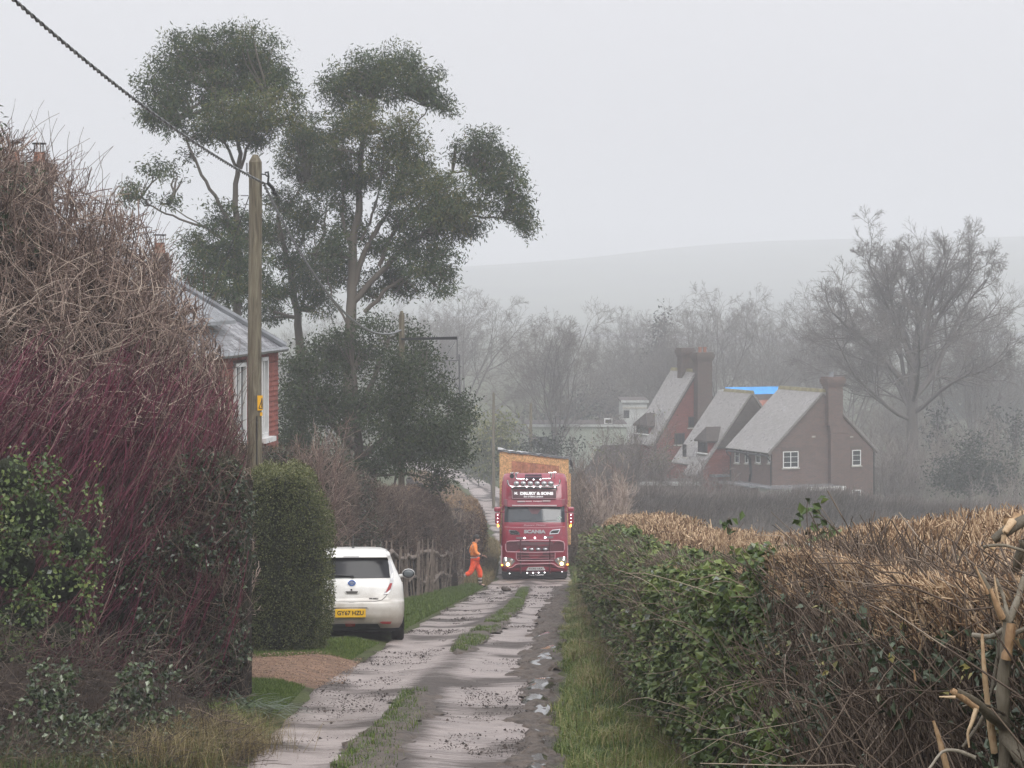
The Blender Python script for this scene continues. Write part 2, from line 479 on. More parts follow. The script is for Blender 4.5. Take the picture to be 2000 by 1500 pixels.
mud = .62 * midgrass * (noise3(1, Y * .4, 9) * .5 + .6) + .75 * smooth(.84, .93, U) * (Y < 90) + .4 * smooth(.07, .0, U) + .55 * smooth(-.12, .3, noise3(X * 1.3, Y * .9, 8) - .6)
V = np.stack([X, Y, Z], -1).reshape(-1, 3)
n2 = len(uu); ii = (np.arange(len(yy) - 1)[:, None] * n2 + np.arange(n2 - 1)[None, :]).ravel()
tag(mesh("lane", V, [np.stack([ii, ii + 1, ii + n2 + 1, ii + n2], 1)], M_LANE, smooth_=True, vattr={"mud": mud.ravel()}), kind="structure")

def strip(name, yr, lo, hi, dz, m, nu=9, step=.12, amp=.05, freq=5.0, kind="structure", seed=0, lower=.04):
    yy = np.arange(yr[0], yr[1], step); uu = np.linspace(0, 1, nu)
    U, Y = np.meshgrid(uu, yy)
    a = lo(Y) + (fbm(1 + 0 * Y, Y * 1.3, seed) - .5) * .6; b = hi(Y) + (fbm(7 + 0 * Y, Y * 1.3, seed) - .5) * .6
    endt = np.minimum(smooth(yr[0], yr[0] + 1.5, Y), smooth(yr[1], yr[1] - 1.5, Y))
    mid = (a + b) / 2
    a, b = mid + (a - mid) * endt, mid + (b - mid) * endt
    X = a + (b - a) * U
    e = np.minimum(U, 1 - U)
    Z = prof(Y) + dz + (fbm(X * freq * 1.7, Y * freq * .7, seed, 4) - .38) * amp * 1.7
    Z = Z - lower * (1 - smooth(0, .22, e * endt))
    V = np.stack([X, Y, Z], -1).reshape(-1, 3)
    ii = (np.arange(len(yy) - 1)[:, None] * nu + np.arange(nu - 1)[None, :]).ravel()
    return tag(mesh(name, V, [np.stack([ii, ii + 1, ii + nu + 1, ii + nu], 1)], m, smooth_=True), kind=kind)

cen = lambda y: road_l(y) * .53 + road_r(y) * .47
def cen_px(tab):   # pixel column of the middle strip against distance
    d, p = np.array(tab, float).T
    return lambda y: (np.interp(y, d, p) - CX) * y / F
mid_l = cen_px([(14, 520), (24, 655), (28, 742), (33, 800), (38, 872), (42, 890), (48, 935), (60, 985), (72, 1005), (84, 1016)])
mid_r = cen_px([(14, 720), (24, 800), (28, 838), (33, 862), (38, 900), (42, 955), (48, 985), (60, 1022), (72, 1030), (84, 1036)])
strip("mud_strip", (14, 32.5), mid_l, mid_r, .09, M_MUD, nu=17, seed=3)
strip("mud_strip", (38, 84), mid_l, mid_r, .085, M_MUD, nu=13, seed=4, step=.18)
rut_l = cen_px([(14, 990), (24, 1000), (33, 1012), (42, 1030), (60, 1058), (86, 1090)])
rut_r = cen_px([(14, 1100), (24, 1092), (33, 1095), (42, 1104), (60, 1112), (86, 1125)])
strip("mud_rut", (14, 88), rut_l, rut_r, .035, M_MUD, nu=31, amp=.10, freq=3.2, seed=5, step=.07)
# standing water in the right-hand rut: a level sheet that shows wherever the churned mud dips below it
_yy = np.arange(19.5, 66, .06); _u = np.linspace(0, 1, 25)
_U, _Y = np.meshgrid(_u, _yy)
_c = .48 + .7 * (fbm(3 + 0 * _Y, _Y * .8, 95) - .5)
_a, _b = rut_l(_Y) * .9 + rut_r(_Y) * .1, rut_l(_Y) * .05 + rut_r(_Y) * .95
_X = _a + (_b - _a) * _U
_Z = prof(_Y) + .036 + .034 * smooth(.30, .70, noise3(2, _Y * .45, 5)) - .05 * smooth(58, 66, _Y) - .07 * smooth(.10, .6, np.abs(_U - _c))
_i = (np.arange(len(_yy) - 1)[:, None] * 25 + np.arange(24)[None, :]).ravel()
tag(mesh("puddle", np.stack([_X, _Y, _Z], -1).reshape(-1, 3), [np.stack([_i, _i + 1, _i + 26, _i + 25], 1)], M_WATER, smooth_=True), kind="structure")
_dist = np.arange(110, 10, -.25)
_rows = HY + (ZC - prof(_dist)) * F / _dist
def puddle(pts, dz=.062):
    c = np.array([((px - CX) * np.interp(py, _rows, _dist) / F, np.interp(py, _rows, _dist)) for px, py in pts])
    o = (c.min(0) + c.max(0)) / 2; rx, ry = (c.max(0) - c.min(0)) / 2
    n = 90; th = np.linspace(0, 2 * pi, n, endpoint=False)
    k = .45 + .75 * noise3(np.cos(th) * 2.0 + o[0] * 9, np.sin(th) * 2.0 + o[1], 5) + .5 * (noise3(np.cos(th) * 6 + o[0] * 9, np.sin(th) * 6, 8) - .4)
    x, y = o[0] + np.cos(th) * rx * k, o[1] + np.sin(th) * ry * k; zc = float(prof(np.array([o[1]]))[0]) + dz
    V = np.concatenate([[[o[0], o[1], zc]], np.stack([x, y, zc + (prof(y) - prof(np.array([o[1]]))[0]) * .93], 1)])
    tag(mesh("puddle", V, [np.array([[0, 1 + i, 1 + (i + 1) % n] for i in range(n)])], M_WATER, smooth_=True), kind="structure")
puddle([(985, 1194), (1018, 1201)])
# gravel drive leading off to the left
dx = np.linspace(-12, -2.1, 50); dv = np.linspace(0, 1, 12)
DX, DV = np.meshgrid(dx, dv)
y0 = 33.4 + .25 * smooth(-3.4, -2.2, DX) * -4 + (noise3(DX, 0, 2) - .5) * .4; y1 = 37.6 + .9 * smooth(-3.2, -2.2, DX) + (noise3(DX, 5, 2) - .5) * .4
DY = y0 + (y1 - y0) * DV
e = np.minimum(DV, 1 - DV)
DZ = G(DX, DY) + .05 - .1 * (1 - smooth(0, .12, e)) + (noise3(DX * 6, DY * 6, 4) - .5) * .02 - .05 * smooth(-2.6, -2.1, DX)
ii = (np.arange(11)[:, None] * 50 + np.arange(49)[None, :]).ravel()
tag(mesh("driveway", np.stack([DX, DY, DZ], -1).reshape(-1, 3), [np.stack([ii, ii + 1, ii + 51, ii + 50], 1)], M_DRIVE, smooth_=True), kind="structure")

# far downland ridge
M_HILL = mat("downland_turf", (.075, .085, .045), .9, spec=.1, var=.35, vscale=.012)
hx = np.linspace(-1100, 1100, 90); hy = np.linspace(900, 2250, 40)
HX, HYY = np.meshgrid(hx, hy)
ridge_px = np.interp(HX / 1950 * F + CX, [-2000, 0, 700, 900, 1100, 1300, 1500, 1700, 2000, 3000], [560, 560, 535, 519, 505, 490, 477, 468, 464, 470])
top = ZC + (HY - ridge_px) * 1950 / F
Hz = -14.5 + (top + 14.5) * smooth(950, 1950, HYY) + (noise3(HX / 160, HYY / 160, 0) - .5) * 6 * smooth(900, 1500, HYY)
Hz = Hz - (HYY > 1960) * (HYY - 1960) * .06
ii = (np.arange(39)[:, None] * 90 + np.arange(89)[None, :]).ravel()
tag(mesh("hill", np.stack([HX, HYY, Hz], -1).reshape(-1, 3), [np.stack([ii, ii + 1, ii + 91, ii + 90], 1)], M_HILL, smooth_=True), kind="structure")

# the damp air
hz = MB(); hz.box(-1200, 1200, -70, 2320, -28, 62)
mh = bpy.data.materials.new("damp_air"); mh.use_nodes = True
mh.node_tree.nodes.remove(mh.node_tree.nodes["Principled BSDF"])
pv = mh.node_tree.nodes.new("ShaderNodeVolumePrincipled")
pv.inputs["Color"].default_value = (.935, .95, 1.0, 1); pv.inputs["Density"].default_value = 0.00128; pv.inputs["Anisotropy"].default_value = 0.1
mh.node_tree.links.new(pv.outputs[0], mh.node_tree.nodes["Material Output"].inputs["Volume"])
tag(hz.build("haze", mh), kind="stuff")

# crumbs of mud, pebbles and leaf scraps on the lane and drive
_r = np.random.default_rng(77)
def crumbs(name, x, y, z, s, m, tint):
    n = len(x); base = np.stack([x, y, z], 1); oct_ = np.array([(1, 0, 0), (0, 1, 0), (-1, 0, 0), (0, -1, 0), (0, 0, .8), (0, 0, -.5)])
    V = base[:, None] + oct_[None] * s[:, None, None] * _r.uniform(.5, 1.3, (n, 6, 3))
    T = np.array([(0, 1, 4), (1, 2, 4), (2, 3, 4), (3, 0, 4), (1, 0, 5), (2, 1, 5), (3, 2, 5), (0, 3, 5)])
    tag(mesh(name, V.reshape(-1, 3), [((np.arange(n) * 6)[:, None, None] + T[None]).reshape(-1, 3)], m, None, False, np.repeat(tint, 8)), kind="stuff")
n = 60000
y = 15 + 72 * _r.random(n) ** 1.8; u = _r.random(n); x = road_l(y) + (road_r(y) - road_l(y)) * u
w = noise3(x * 1.1, y * .8, 0, 41) * .6 + noise3(x * 3.5, y * 2.4, 0, 42) * .4 + .16 * np.exp(-((u - .47) / .12) ** 2) + .2 * smooth(.78, .9, u) + .1 * smooth(.12, .0, u)
k = w > .66 + _r.normal(0, .07, n); x, y = x[k], y[k]; n = len(x)
s = _r.uniform(.003, .010, n) * np.where(_r.random(n) < .05, 2.2, 1) * np.interp(y, [15, 40, 80], [1, 1.3, 2.2])
M_CRUMB = mat_tint("mud_crumbs_and_stones", [(0, (.022, .016, .013)), (.6, (.06, .045, .037)), (.85, (.13, .10, .085)), (1, (.30, .27, .25))], .55)
crumbs("loose_mud", x, y, prof(y) + .037 + s * .2, s, M_CRUMB, np.clip(_r.normal(.35, .25, n), 0, 1))
n = 9000; x = _r.uniform(-9, -2.2, n); y = _r.uniform(33.2, 37.9, n); s = _r.uniform(.005, .014, n)
M_PEB = mat_tint("drive_pebbles", [(0, (.06, .035, .022)), (.5, (.20, .12, .075)), (1, (.42, .30, .21))], .6)
crumbs("loose_gravel", x, y, G(x, y) + .05 + s * .3, s, M_PEB, np.clip(_r.normal(.5, .25, n), 0, 1))
# ------------------------------------------------------------------ vegetation materials
M_TWIG_TAN = mat_tint("bare_twig_bark", [(0, (.05, .032, .025)), (.4, (.15, .098, .082)), (.75, (.31, .225, .185)), (1, (.48, .39, .32))], .7)
M_TWIG_RED = mat_tint("red_stem_bark", [(0, (.035, .010, .014)), (.5, (.125, .022, .045)), (.85, (.20, .040, .075)), (1, (.32, .20, .18))], .5)
M_TWIG_BROWN = mat_tint("hedge_stem_bark", [(0, (.04, .027, .020)), (.45, (.125, .090, .068)), (.8, (.255, .198, .152)), (1, (.43, .35, .275))], .7)
M_CUT = mat_tint("cut_stem_ends", [(0, (.11, .06, .038)), (.5, (.36, .235, .14)), (1, (.72, .54, .36))], .7)
M_IVY = mat_tint("ivy_leaf", [(0, (.014, .026, .010)), (.5, (.080, .122, .034)), (.8, (.165, .205, .06)), (.93, (.15, .17, .055)), (1, (.20, .22, .19))], .38, .35)
M_IVYDARK = mat_tint("dark_evergreen_leaf", [(0, (.012, .019, .011)), (.6, (.038, .055, .030)), (.9, (.10, .125, .065)), (1, (.20, .22, .19))], .25, .6)  # brightest stops raised to put leaf highlights into the colour
M_BRAMBLE = mat_tint("bramble_leaf", [(0, (.025, .04, .02)), (.5, (.06, .085, .045)), (.8, (.14, .17, .12)), (1, (.25, .22, .07))], .4)
M_BOX = mat_tint("clipped_privet_leaf", [(0, (.020, .027, .011)), (.5, (.058, .072, .025)), (.85, (.13, .14, .045)), (1, (.24, .24, .13))], .5, .25)
M_BEECH = mat_tint("dead_beech_leaf", [(0, (.025, .016, .014)), (.5, (.075, .046, .038)), (.85, (.15, .095, .065)), (1, (.30, .21, .12))], .7)
M_STRAW = mat_tint("straw_beech_leaf", [(0, (.10, .06, .035)), (.5, (.24, .155, .085)), (1, (.42, .30, .17))], .7)
M_CORE = mat("thicket_shade_core", (.028, .020, .016), .95, spec=.1, bump=1.0, bscale=16, var=.5, vscale=7)  # solid filler cores; shade between twigs is put into this dark colour
M_COREG = mat("leaf_shade_core", (.020, .023, .014), .95, spec=.1, bump=1.0, bscale=18, var=.5, vscale=8)  # leafy filler cores, inner shade likewise put into the colour
M_GRASS = mat_tint("grass_blade", [(0, (.04, .065, .013)), (.45, (.095, .15, .026)), (.75, (.19, .22, .055)), (1, (.34, .29, .14))], .5, .3, trans=.2)
M_DRYGRASS = mat_tint("dry_grass_blade", [(0, (.08, .06, .025)), (.5, (.22, .17, .075)), (1, (.40, .33, .17))], .6, .3, trans=.2)
M_IRIS = mat_tint("strap_leaf", [(0, (.016, .034, .014)), (.7, (.05, .08, .03)), (1, (.19, .22, .15))], .35, .5)

def project(p):
    return CX + p[..., 0] * F / p[..., 1], HY - (p[..., 2] - ZC) * F / p[..., 1]

# ------------------------------------------------------------------ right-hand hedge
def hedge_face(y):  return np.interp(y, [4, 8, 15, 24, 42, 60, 72, 86.5], [1.62, 1.60, 1.58, 1.55, 1.62, 1.92, 2.2, 2.6])
def hedge_top(y):   return np.interp(y, [4, 8, 10, 12.5, 14.6, 16, 24, 40, 70], [1.72, 1.74, 1.80, 1.90, 1.97, 1.93, 1.92, 1.93, 2.08])
def hedge_pt(y, s, inset=0.0):
    """s 0..1 up the face, 1..2 over the rounded top to the far edge, 2..2.6 down the back"""
    x0, g, h = hedge_face(y), G(hedge_face(y), y), hedge_top(y)
    dr_ = np.interp(y, [8, 13, 17, 30, 60], [.13, .16, .22, .30, .40])
    lump = (noise3(y * 1.3, s * 3, 0, 11) - .5) * .22 + (noise3(y * 4.1, s * 7, 0, 12) - .5) * .10
    belly = -.10 * np.sin(np.clip(s, 0, 1) * pi) + .22 * (1 - smooth(0, .3, s))
    fx = np.where(s <= 1, belly * (s <= 1), 0)
    zface = np.clip(s, 0, 1) * (h - dr_)
    a = np.clip(s - 1, 0, 1)
    ax = np.where(a < .5, .55 * np.sin(a * pi) , .55 + (a - .5) * 1.9); az = np.where(a < .5, dr_ * (1 - np.cos(a * pi)), dr_)
    b = np.clip(s - 2, 0, 1)
    x = x0 + fx + ax + .05 * b; z = zface + np.where(s > 1, az, 0) - b * h * 1.6
    nx = np.where(s <= 1, -1.0, np.where(a < .5, -np.cos(a * pi), 0)); nz = np.where(s <= 1, 0.0, np.where(a < .5, np.sin(a * pi), 1.0))
    nx, nz = np.where(b > 0, 1.0, nx), np.where(b > 0, 0.0, nz)
    k = lump - inset
    return np.stack([x + nx * k, y + 0 * x, g + z + nz * k], -1), np.stack([nx, 0 * nx, nz], -1)

rng = np.random.default_rng(7)
Y0, Y1 = 6.0, 86.5
def hedge_ys(n, bias=1.6, lo=Y0, hi=Y1):
    # stem density per metre falls off gently along the lane
    u = rng.random(n); return lo + (hi - lo) * u ** bias

hedge = empty("field_hedge", (hedge_face(20), 20, G(1.6, 20)), 0,
              "long machine-cut field hedge along the right of the lane, pale freshly cut tops and ivy", "hedge")
def local(o, par):
    o.parent = par; o.matrix_parent_inverse = __import__("mathutils").Matrix.Translation(par.location).inverted() if par.rotation_euler.z == 0 else par.matrix_world.inverted()
    return o
ys_ = np.arange(Y0, Y1 + .01, .35); ss = np.linspace(0, 2.6, 24)
SS, YS = np.meshgrid(ss, ys_)
Pc, _n = hedge_pt(YS, SS, .26)
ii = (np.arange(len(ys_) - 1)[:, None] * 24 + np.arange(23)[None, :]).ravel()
local(mesh("filler_core", Pc.reshape(-1, 3), [np.stack([ii, ii + 1, ii + 25, ii + 24], 1), np.array([list(range(24))]), np.array([list(range((len(ys_)-1)*24, len(ys_)*24))])], M_CORE, smooth_=True), hedge)

st = Sticks()
# upright stems of the sheared face
for n, lo_, hi, lr, rr, tilt, K in ((30000, Y0, 40, (.16, .45), (.0016, .0036), .34, 3), (22000, 26, 86, (.25, .6), (.003, .006), .40, 3), (5000, Y0, 40, (.3, .7), (.003, .0062), .38, 4)):
    y = hedge_ys(n, 1.35, lo_, hi); s = rng.random(n) ** .8 * 1.02
    p, nn = hedge_pt(y, s, .0)
    p = p - nn * rng.uniform(-.06, .24, n)[:, None]
    d = norm(np.array([0, 0, 1.0]) + rng.normal(size=(n, 3)) * tilt + nn * .22)
    ln = rng.uniform(*lr, n); p = p - d * (ln * .4)[:, None]
    pp = curve_paths(rng, p, d, ln, K, .16, .02)
    top = G(hedge_face(y), y) + hedge_top(y) - np.interp(y, [8, 13, 17, 30, 60], [.13, .16, .22, .30, .40]) - .03 + np.clip(pp[..., 0].max(1) - hedge_face(y) + .08, 0, .45) * .8 + rng.uniform(-.08, .04, n)
    pp[..., 2] = np.minimum(pp[..., 2], top[:, None])
    r = rng.uniform(*rr, n)
    st.add(pp, r[:, None] * np.linspace(1, .6, K)[None], two_tone(rng, n, .22, .68, .42))
# criss-crossing long shoots and brambles
n = 1300
y = hedge_ys(n, 1.3, Y0, 55); s = rng.random(n) * 1.0
p, nn = hedge_pt(y, s, -.03)
d = norm(rng.normal(size=(n, 3)) * np.array([.5, 1, .8]) + nn * .3)
pp = curve_paths(rng, p, d, rng.uniform(.3, .9, n), 7, .22, -.02)
pp = pp[(pp[..., 2].max(1) < G(hedge_face(y), y) + hedge_top(y) - .12) & (pp[..., 1].min(1) > 7.2)]; n = len(pp)
st.add(pp, rng.uniform(.002, .0045, n)[:, None] * np.linspace(1, .5, 7)[None], np.clip(rng.normal(.6, .25, n), 0, 1))
local(st.build("stems", M_TWIG_BROWN), hedge)

# cut ends on top
st = Sticks()
for n, lo_, hi, lr, rr in ((44000, Y0, 34, (.025, .085), (.0016, .0042)), (26000, 28, 86.5, (.06, .16), (.005, .011))):
    y = hedge_ys(n, 1.25, lo_, hi); s = 1.0 + rng.beta(1.3, 1.8, n) * .98 - .05
    p, nn = hedge_pt(y, s, .0)
    d = norm(np.array([0, 0, .9]) + rng.normal(size=(n, 3)) * .55 + nn * .3)
    ln = rng.uniform(*lr, n)
    p = p - d * (ln * rng.uniform(.35, .9, n))[:, None]
    pp = curve_paths(rng, p, d, ln, 2, .1)
    r = rng.uniform(*rr, n)
    st.add(pp, r[:, None] * np.array([1, .8])[None], two_tone(rng, n, .25, .78, .5, .14))
n = 17000
y = hedge_ys(n, 1.15, Y0, 34); s = 1.02 - .15 * rng.random(n) ** 1.6
p, nn = hedge_pt(y, s, -.03)
d = norm(np.array([0, 0, .9]) + rng.normal(size=(n, 3)) * .5 + nn * .45)
ln = rng.uniform(.03, .10, n); p = p - d * (ln * .4)[:, None]
st.add(curve_paths(rng, p, d, ln, 2, .1), rng.uniform(.0016, .004, n)[:, None] * np.array([1, .8])[None], two_tone(rng, n, .3, .8, .55, .14))
local(st.build("cut_stem_tops", M_CUT), hedge)

# ivy and other green on the face
def patch_w(y, s, seed):
    return noise3(y * .55, s * 2.2, 0, seed) * .6 + noise3(y * 1.7, s * 4.5, 1, seed) * .4
n = 150000
y = hedge_ys(n, 1.45, 13, 86); s = rng.random(n) * 1.25
w = patch_w(y, s, 3)
green = np.interp(y, [13, 15, 16.5, 19, 28, 42, 54, 59, 74, 79, 86], [-.05, .10, .34, .56, .62, .62, .50, .02, .02, .45, .55]) - .25 * smooth(.95, 1.2, s) - .35 * smooth(.35, .12, s) * (y > 22)
keep = w + green * .95 > .60 + rng.normal(0, .05, n)
y, s, w = y[keep], s[keep], w[keep]; n = len(y)
p, nn = hedge_pt(y, s, 0)
p = p + nn * rng.uniform(-.08, .16, n)[:, None]
d = norm(rng.normal(size=(n, 3)) * .7 + nn * .5 + np.array([0, 0, -.35]))
nr = norm(nn + rng.normal(size=(n, 3)) * .7 + np.array([0, 0, .5]))
L_ = rng.uniform(.04, .078, n) * np.interp(y, [13, 40, 80], [1, 1.2, 1.7])
local(leaves_obj("ivy", p, d, nr, L_, L_ * rng.uniform(.65, .95, n), M_IVY, None, np.clip(rng.normal(.52, .2, n) + (w - .5) * .4, 0, 1)), hedge)
# bramble leaves, greyish, in short sprays on the near face
n = 2600
y = hedge_ys(n, 1.1, 6.5, 26); s = rng.uniform(.05, .9, n)
w = patch_w(y, s, 21); k = w > .5
y, s = y[k], s[k]; n = len(y)
p, nn = hedge_pt(y, s, -.02)
pos, dd, nr = [], [], []
for j in range(5):
    pos.append(p + rng.normal(size=(n, 3)) * .035 + nn * .03); dd.append(norm(rng.normal(size=(n, 3)) + np.array([0, 0, -.2]))); nr.append(norm(rng.normal(size=(n, 3)) * .5 + nn * .4 + np.array([0, 0, .8])))
pos, dd, nr = map(np.concatenate, (pos, dd, nr)); m_ = len(pos)
L_ = rng.uniform(.03, .06, m_)
local(leaves_obj("bramble_leaves", pos, dd, nr, L_, L_ * .62, M_BRAMBLE, None, np.clip(rng.normal(.5, .25, m_), 0, 1)), hedge)

# ------------------------------------------------------------------ broken ash stems at the near end
def poly_sticks(st, pts, r0, r1, tint, n=7, sub=3):
    pts = np.array(pts, float); t = np.linspace(0, 1, len(pts)); tt = np.linspace(0, 1, (len(pts) - 1) * sub + 1)
    q = np.stack([np.interp(tt, t, pts[:, i]) for i in range(3)], 1)
    if len(q) > 4:
        q[1:-1] = q[1:-1] * .5 + (q[:-2] + q[2:]) * .25
    rr_ = np.linspace(r0, r1, len(q)) * rng.uniform(.68, .95, len(q))
    if isinstance(st, list):
        one = Sticks(); one.add(q[None], rr_[None], tint, n); st.append(one)
    else: st.add(q[None], rr_[None], tint, n)
D0 = 7.5
ash = empty("broken_sapling", P(1965, 1760, D0), 0, "snapped pale ash sapling with splintered branches at the near right corner", "sapling")
M_ASH = mat_tint("ash_bark", [(0, (.07, .058, .042)), (.6, (.16, .138, .10)), (1, (.27, .24, .19))], .65, nscale=22, namt=.7)
M_SPLINT = mat_tint("splintered_wood", [(0, (.20, .11, .06)), (.5, (.38, .245, .135)), (1, (.60, .45, .29))], .7, nscale=45, namt=.8)
bark, wood = Sticks(), []
q = lambda px, py, dd=0: P(px, py, D0 + dd)
poly_sticks(bark, [q(1962, 1760), q(1966, 1500), q(1958, 1350), q(1963, 1290), q(1972, 1215)], .026, .021, .6, 10)
poly_sticks(bark, [q(1972, 1215), q(1955, 1200), q(1930, 1150), q(1908, 1112)], .020, .008, .5)
poly_sticks(bark, [q(1970, 1215), q(1985, 1180, .1), q(2000, 1130, .15), q(2030, 1040, .2)], .015, .009, .7)
poly_sticks(bark, [q(1972, 1220), q(1960, 1165, .05), q(1945, 1130, .05)], .011, .006, .8)
poly_sticks(bark, [q(1963, 1420), q(1930, 1395, -.1), q(1905, 1370, -.15), q(1865, 1350, -.2)], .020, .015, .45)
poly_sticks(bark, [q(1963, 1440), q(1990, 1470, -.1), q(2040, 1540, -.2)], .026, .026, .5)
poly_sticks(bark, [q(1975, 1240), q(2010, 1225), q(2060, 1205)], .010, .007, .8)
poly_sticks(bark, [q(1960, 1230, .1), q(1935, 1245, .1), q(1900, 1240, .15)], .011, .009, .9)
poly_sticks(bark, [q(1905, 1480, -.2), q(1870, 1465, -.2), q(1840, 1465, -.2), q(1810, 1510, -.25), q(1780, 1540, -.3)], .007, .005, 1.0)
poly_sticks(bark, [q(1958, 1230, .1), q(1930, 1390, .05), q(1880, 1460)], .008, .006, .35)
poly_sticks(bark, [q(1970, 1400), q(1915, 1370, -.1), q(1880, 1380, -.1)], .005, .004, .3)
poly_sticks(wood, [q(1918, 1238, -.05), q(1921, 1300, -.05), q(1928, 1370, -.03), q(1942, 1470)], .006, .014, .75, 5)
poly_sticks(wood, [q(1935, 1150, -.03), q(1945, 1180, -.03), q(1958, 1208, -.02)], .006, .014, .45, 5)
poly_sticks(wood, [q(1975, 1218, -.035), q(1971, 1260, -.035), q(1965, 1288, -.033)], .017, .019, .35, 6)
poly_sticks(wood, [q(1905, 1105, -.01), q(1915, 1130, -.02), q(1930, 1160, -.02)], .003, .007, .5, 5)
poly_sticks(wood, [q(1942, 1122, 0), q(1945, 1150, -.01), q(1952, 1185)], .002, .007, .8, 5)
poly_sticks(wood, [q(1834, 1361, -.22), q(1866, 1362, -.22)], .003, .006, .9, 5)
poly_sticks(wood, [q(1858, 1348, -.2), q(1870, 1356, -.2), q(1908, 1384, -.17)], .012, .012, .45, 6)
poly_sticks(wood, [q(1907, 1384, -.19), q(1897, 1415, -.2), q(1889, 1432, -.2), q(1893, 1460, -.2)], .009, .003, .95, 5)
poly_sticks(wood, [q(1823, 1408, -.1), q(1832, 1435, -.1), q(1852, 1510, -.1)], .005, .013, .5, 6)
poly_sticks(wood, [q(1985, 1248, .05), q(2010, 1285, .05)], .010, .006, .8, 5)
poly_sticks(wood, [q(1955, 1205, .02), q(1965, 1230, .02), q(1962, 1250, 0)], .008, .010, .9, 5)
poly_sticks(wood, [q(1785, 1308, .2), q(1788, 1330, .2)], .004, .004, .4, 5)
local(bark.build("bark_stems", M_ASH), ash)
for (px, py, ln_, dx_, dz_) in [(1960, 1330, .22, -.8, .5), (1966, 1290, .25, .7, .6), (1958, 1380, .2, -.9, -.2), (1964, 1460, .3, .8, .5), (1962, 1520, .25, -.7, .6), (1940, 1180, .12, -.6, .8), (1985, 1180, .2, .5, .9), (1915, 1130, .1, -.9, .5), (1966, 1420, .18, .9, -.1)]:
    a_ = q(px, py, -.02); e_ = a_ + np.array([dx_, -.1, dz_]) * ln_; poly_sticks(bark, [a_, a_ * .5 + e_ * .5 + rng.normal(0, .012, 3), e_], .005, .0025, .7, 5)
[local(w_.build("splintered_end", M_SPLINT), ash) for w_ in wood]
# torn stump in the hedge top at the right edge
stump = empty("torn_stump", P(1985, 1110, 7.9), 0, "torn hedge trunk with pale split wood at the right edge under the hedge top", "stump")
bark, wood = Sticks(), []
q = lambda px, py, dd=0: P(px, py, 7.85 + dd)
poly_sticks(bark, [q(1990, 1200, .25), q(1984, 1110, .2), q(1998, 1060, .15), q(2030, 1010, .2)], .024, .018, .45, 9)
poly_sticks(bark, [q(1940, 1055, -.05), q(1975, 1030, -.05), q(2020, 1005, 0)], .016, .024, .25, 8)
poly_sticks(bark, [q(1920, 1068, -.1), q(1960, 1063, -.1), q(2010, 1080, -.1)], .006, .006, .6)
poly_sticks(wood, [q(1958, 1058, -.09), q(1962, 1040, -.09), q(1978, 1018, -.06)], .007, .02, .8, 6)
poly_sticks(wood, [q(1968, 1012, -.02), q(1972, 1030, -.02), q(1990, 1010, 0)], .02, .025, .5, 6)
poly_sticks(wood, [q(1930, 1068, -.1), q(1942, 1072, -.1)], .004, .008, .7, 5)
local(bark.build("trunk", M_ASH), stump); [local(w_.build("split_wood", M_SPLINT), stump) for w_ in wood]
# ivy sprig standing above the hedge top
def sprig(px, py, d, n, sz, h, label):
    base = P(px, py + 40, d); root = empty("ivy_sprig", base, 0, label, "ivy sprig")
    st_ = Sticks(); pp = curve_paths(rng, np.repeat(base[None], 3, 0), norm(rng.normal(size=(3, 3)) * .4 + np.array([0, 0, 1])), np.full(3, h), 5, .15)
    st_.add(pp, np.full((3, 5), .003), .4); local(st_.build("stem", M_TWIG_BROWN), root)
    k = rng.integers(0, 3, n); t = rng.integers(2, 5, n); pos = pp[k, t] + rng.normal(size=(n, 3)) * .03
    local(leaves_obj("leaf_cluster", pos, norm(rng.normal(size=(n, 3)) + np.array([0, 0, -.3])), norm(rng.normal(size=(n, 3)) * .6 + np.array([0, -.6, .6])), sz, sz * .7, M_IVY, None, np.clip(rng.normal(.4, .12, n), 0, .8)), root)
sprig(1580, 1012, 16, 34, .075, .24, "dark ivy sprig poking above the hedge where its top steps up")
sprig(1425, 1015, 19, 9, .08, .17, "small dark green leaf cluster alone on the lower hedge top")

for m_ in (M_ASH, M_SPLINT):
    nt_ = m_.node_tree; b_ = nt_.nodes["Principled BSDF"]; t_ = nt_.nodes.new("ShaderNodeTexCoord"); mp_ = nt_.nodes.new("ShaderNodeMapping"); mp_.inputs["Scale"].default_value = (60, 60, 14)
    n_ = nt_.nodes.new("ShaderNodeTexNoise"); n_.inputs["Scale"].default_value = 1.5; n_.inputs["Detail"].default_value = 6; bp_ = nt_.nodes.new("ShaderNodeBump"); bp_.inputs["Distance"].default_value = .008; bp_.inputs["Strength"].default_value = .9
    nt_.links.new(t_.outputs["Object"], mp_.inputs[0]); nt_.links.new(mp_.outputs[0], n_.inputs["Vector"]); nt_.links.new(n_.outputs[0], bp_.inputs["Height"]); nt_.links.new(bp_.outputs[0], b_.inputs["Normal"])
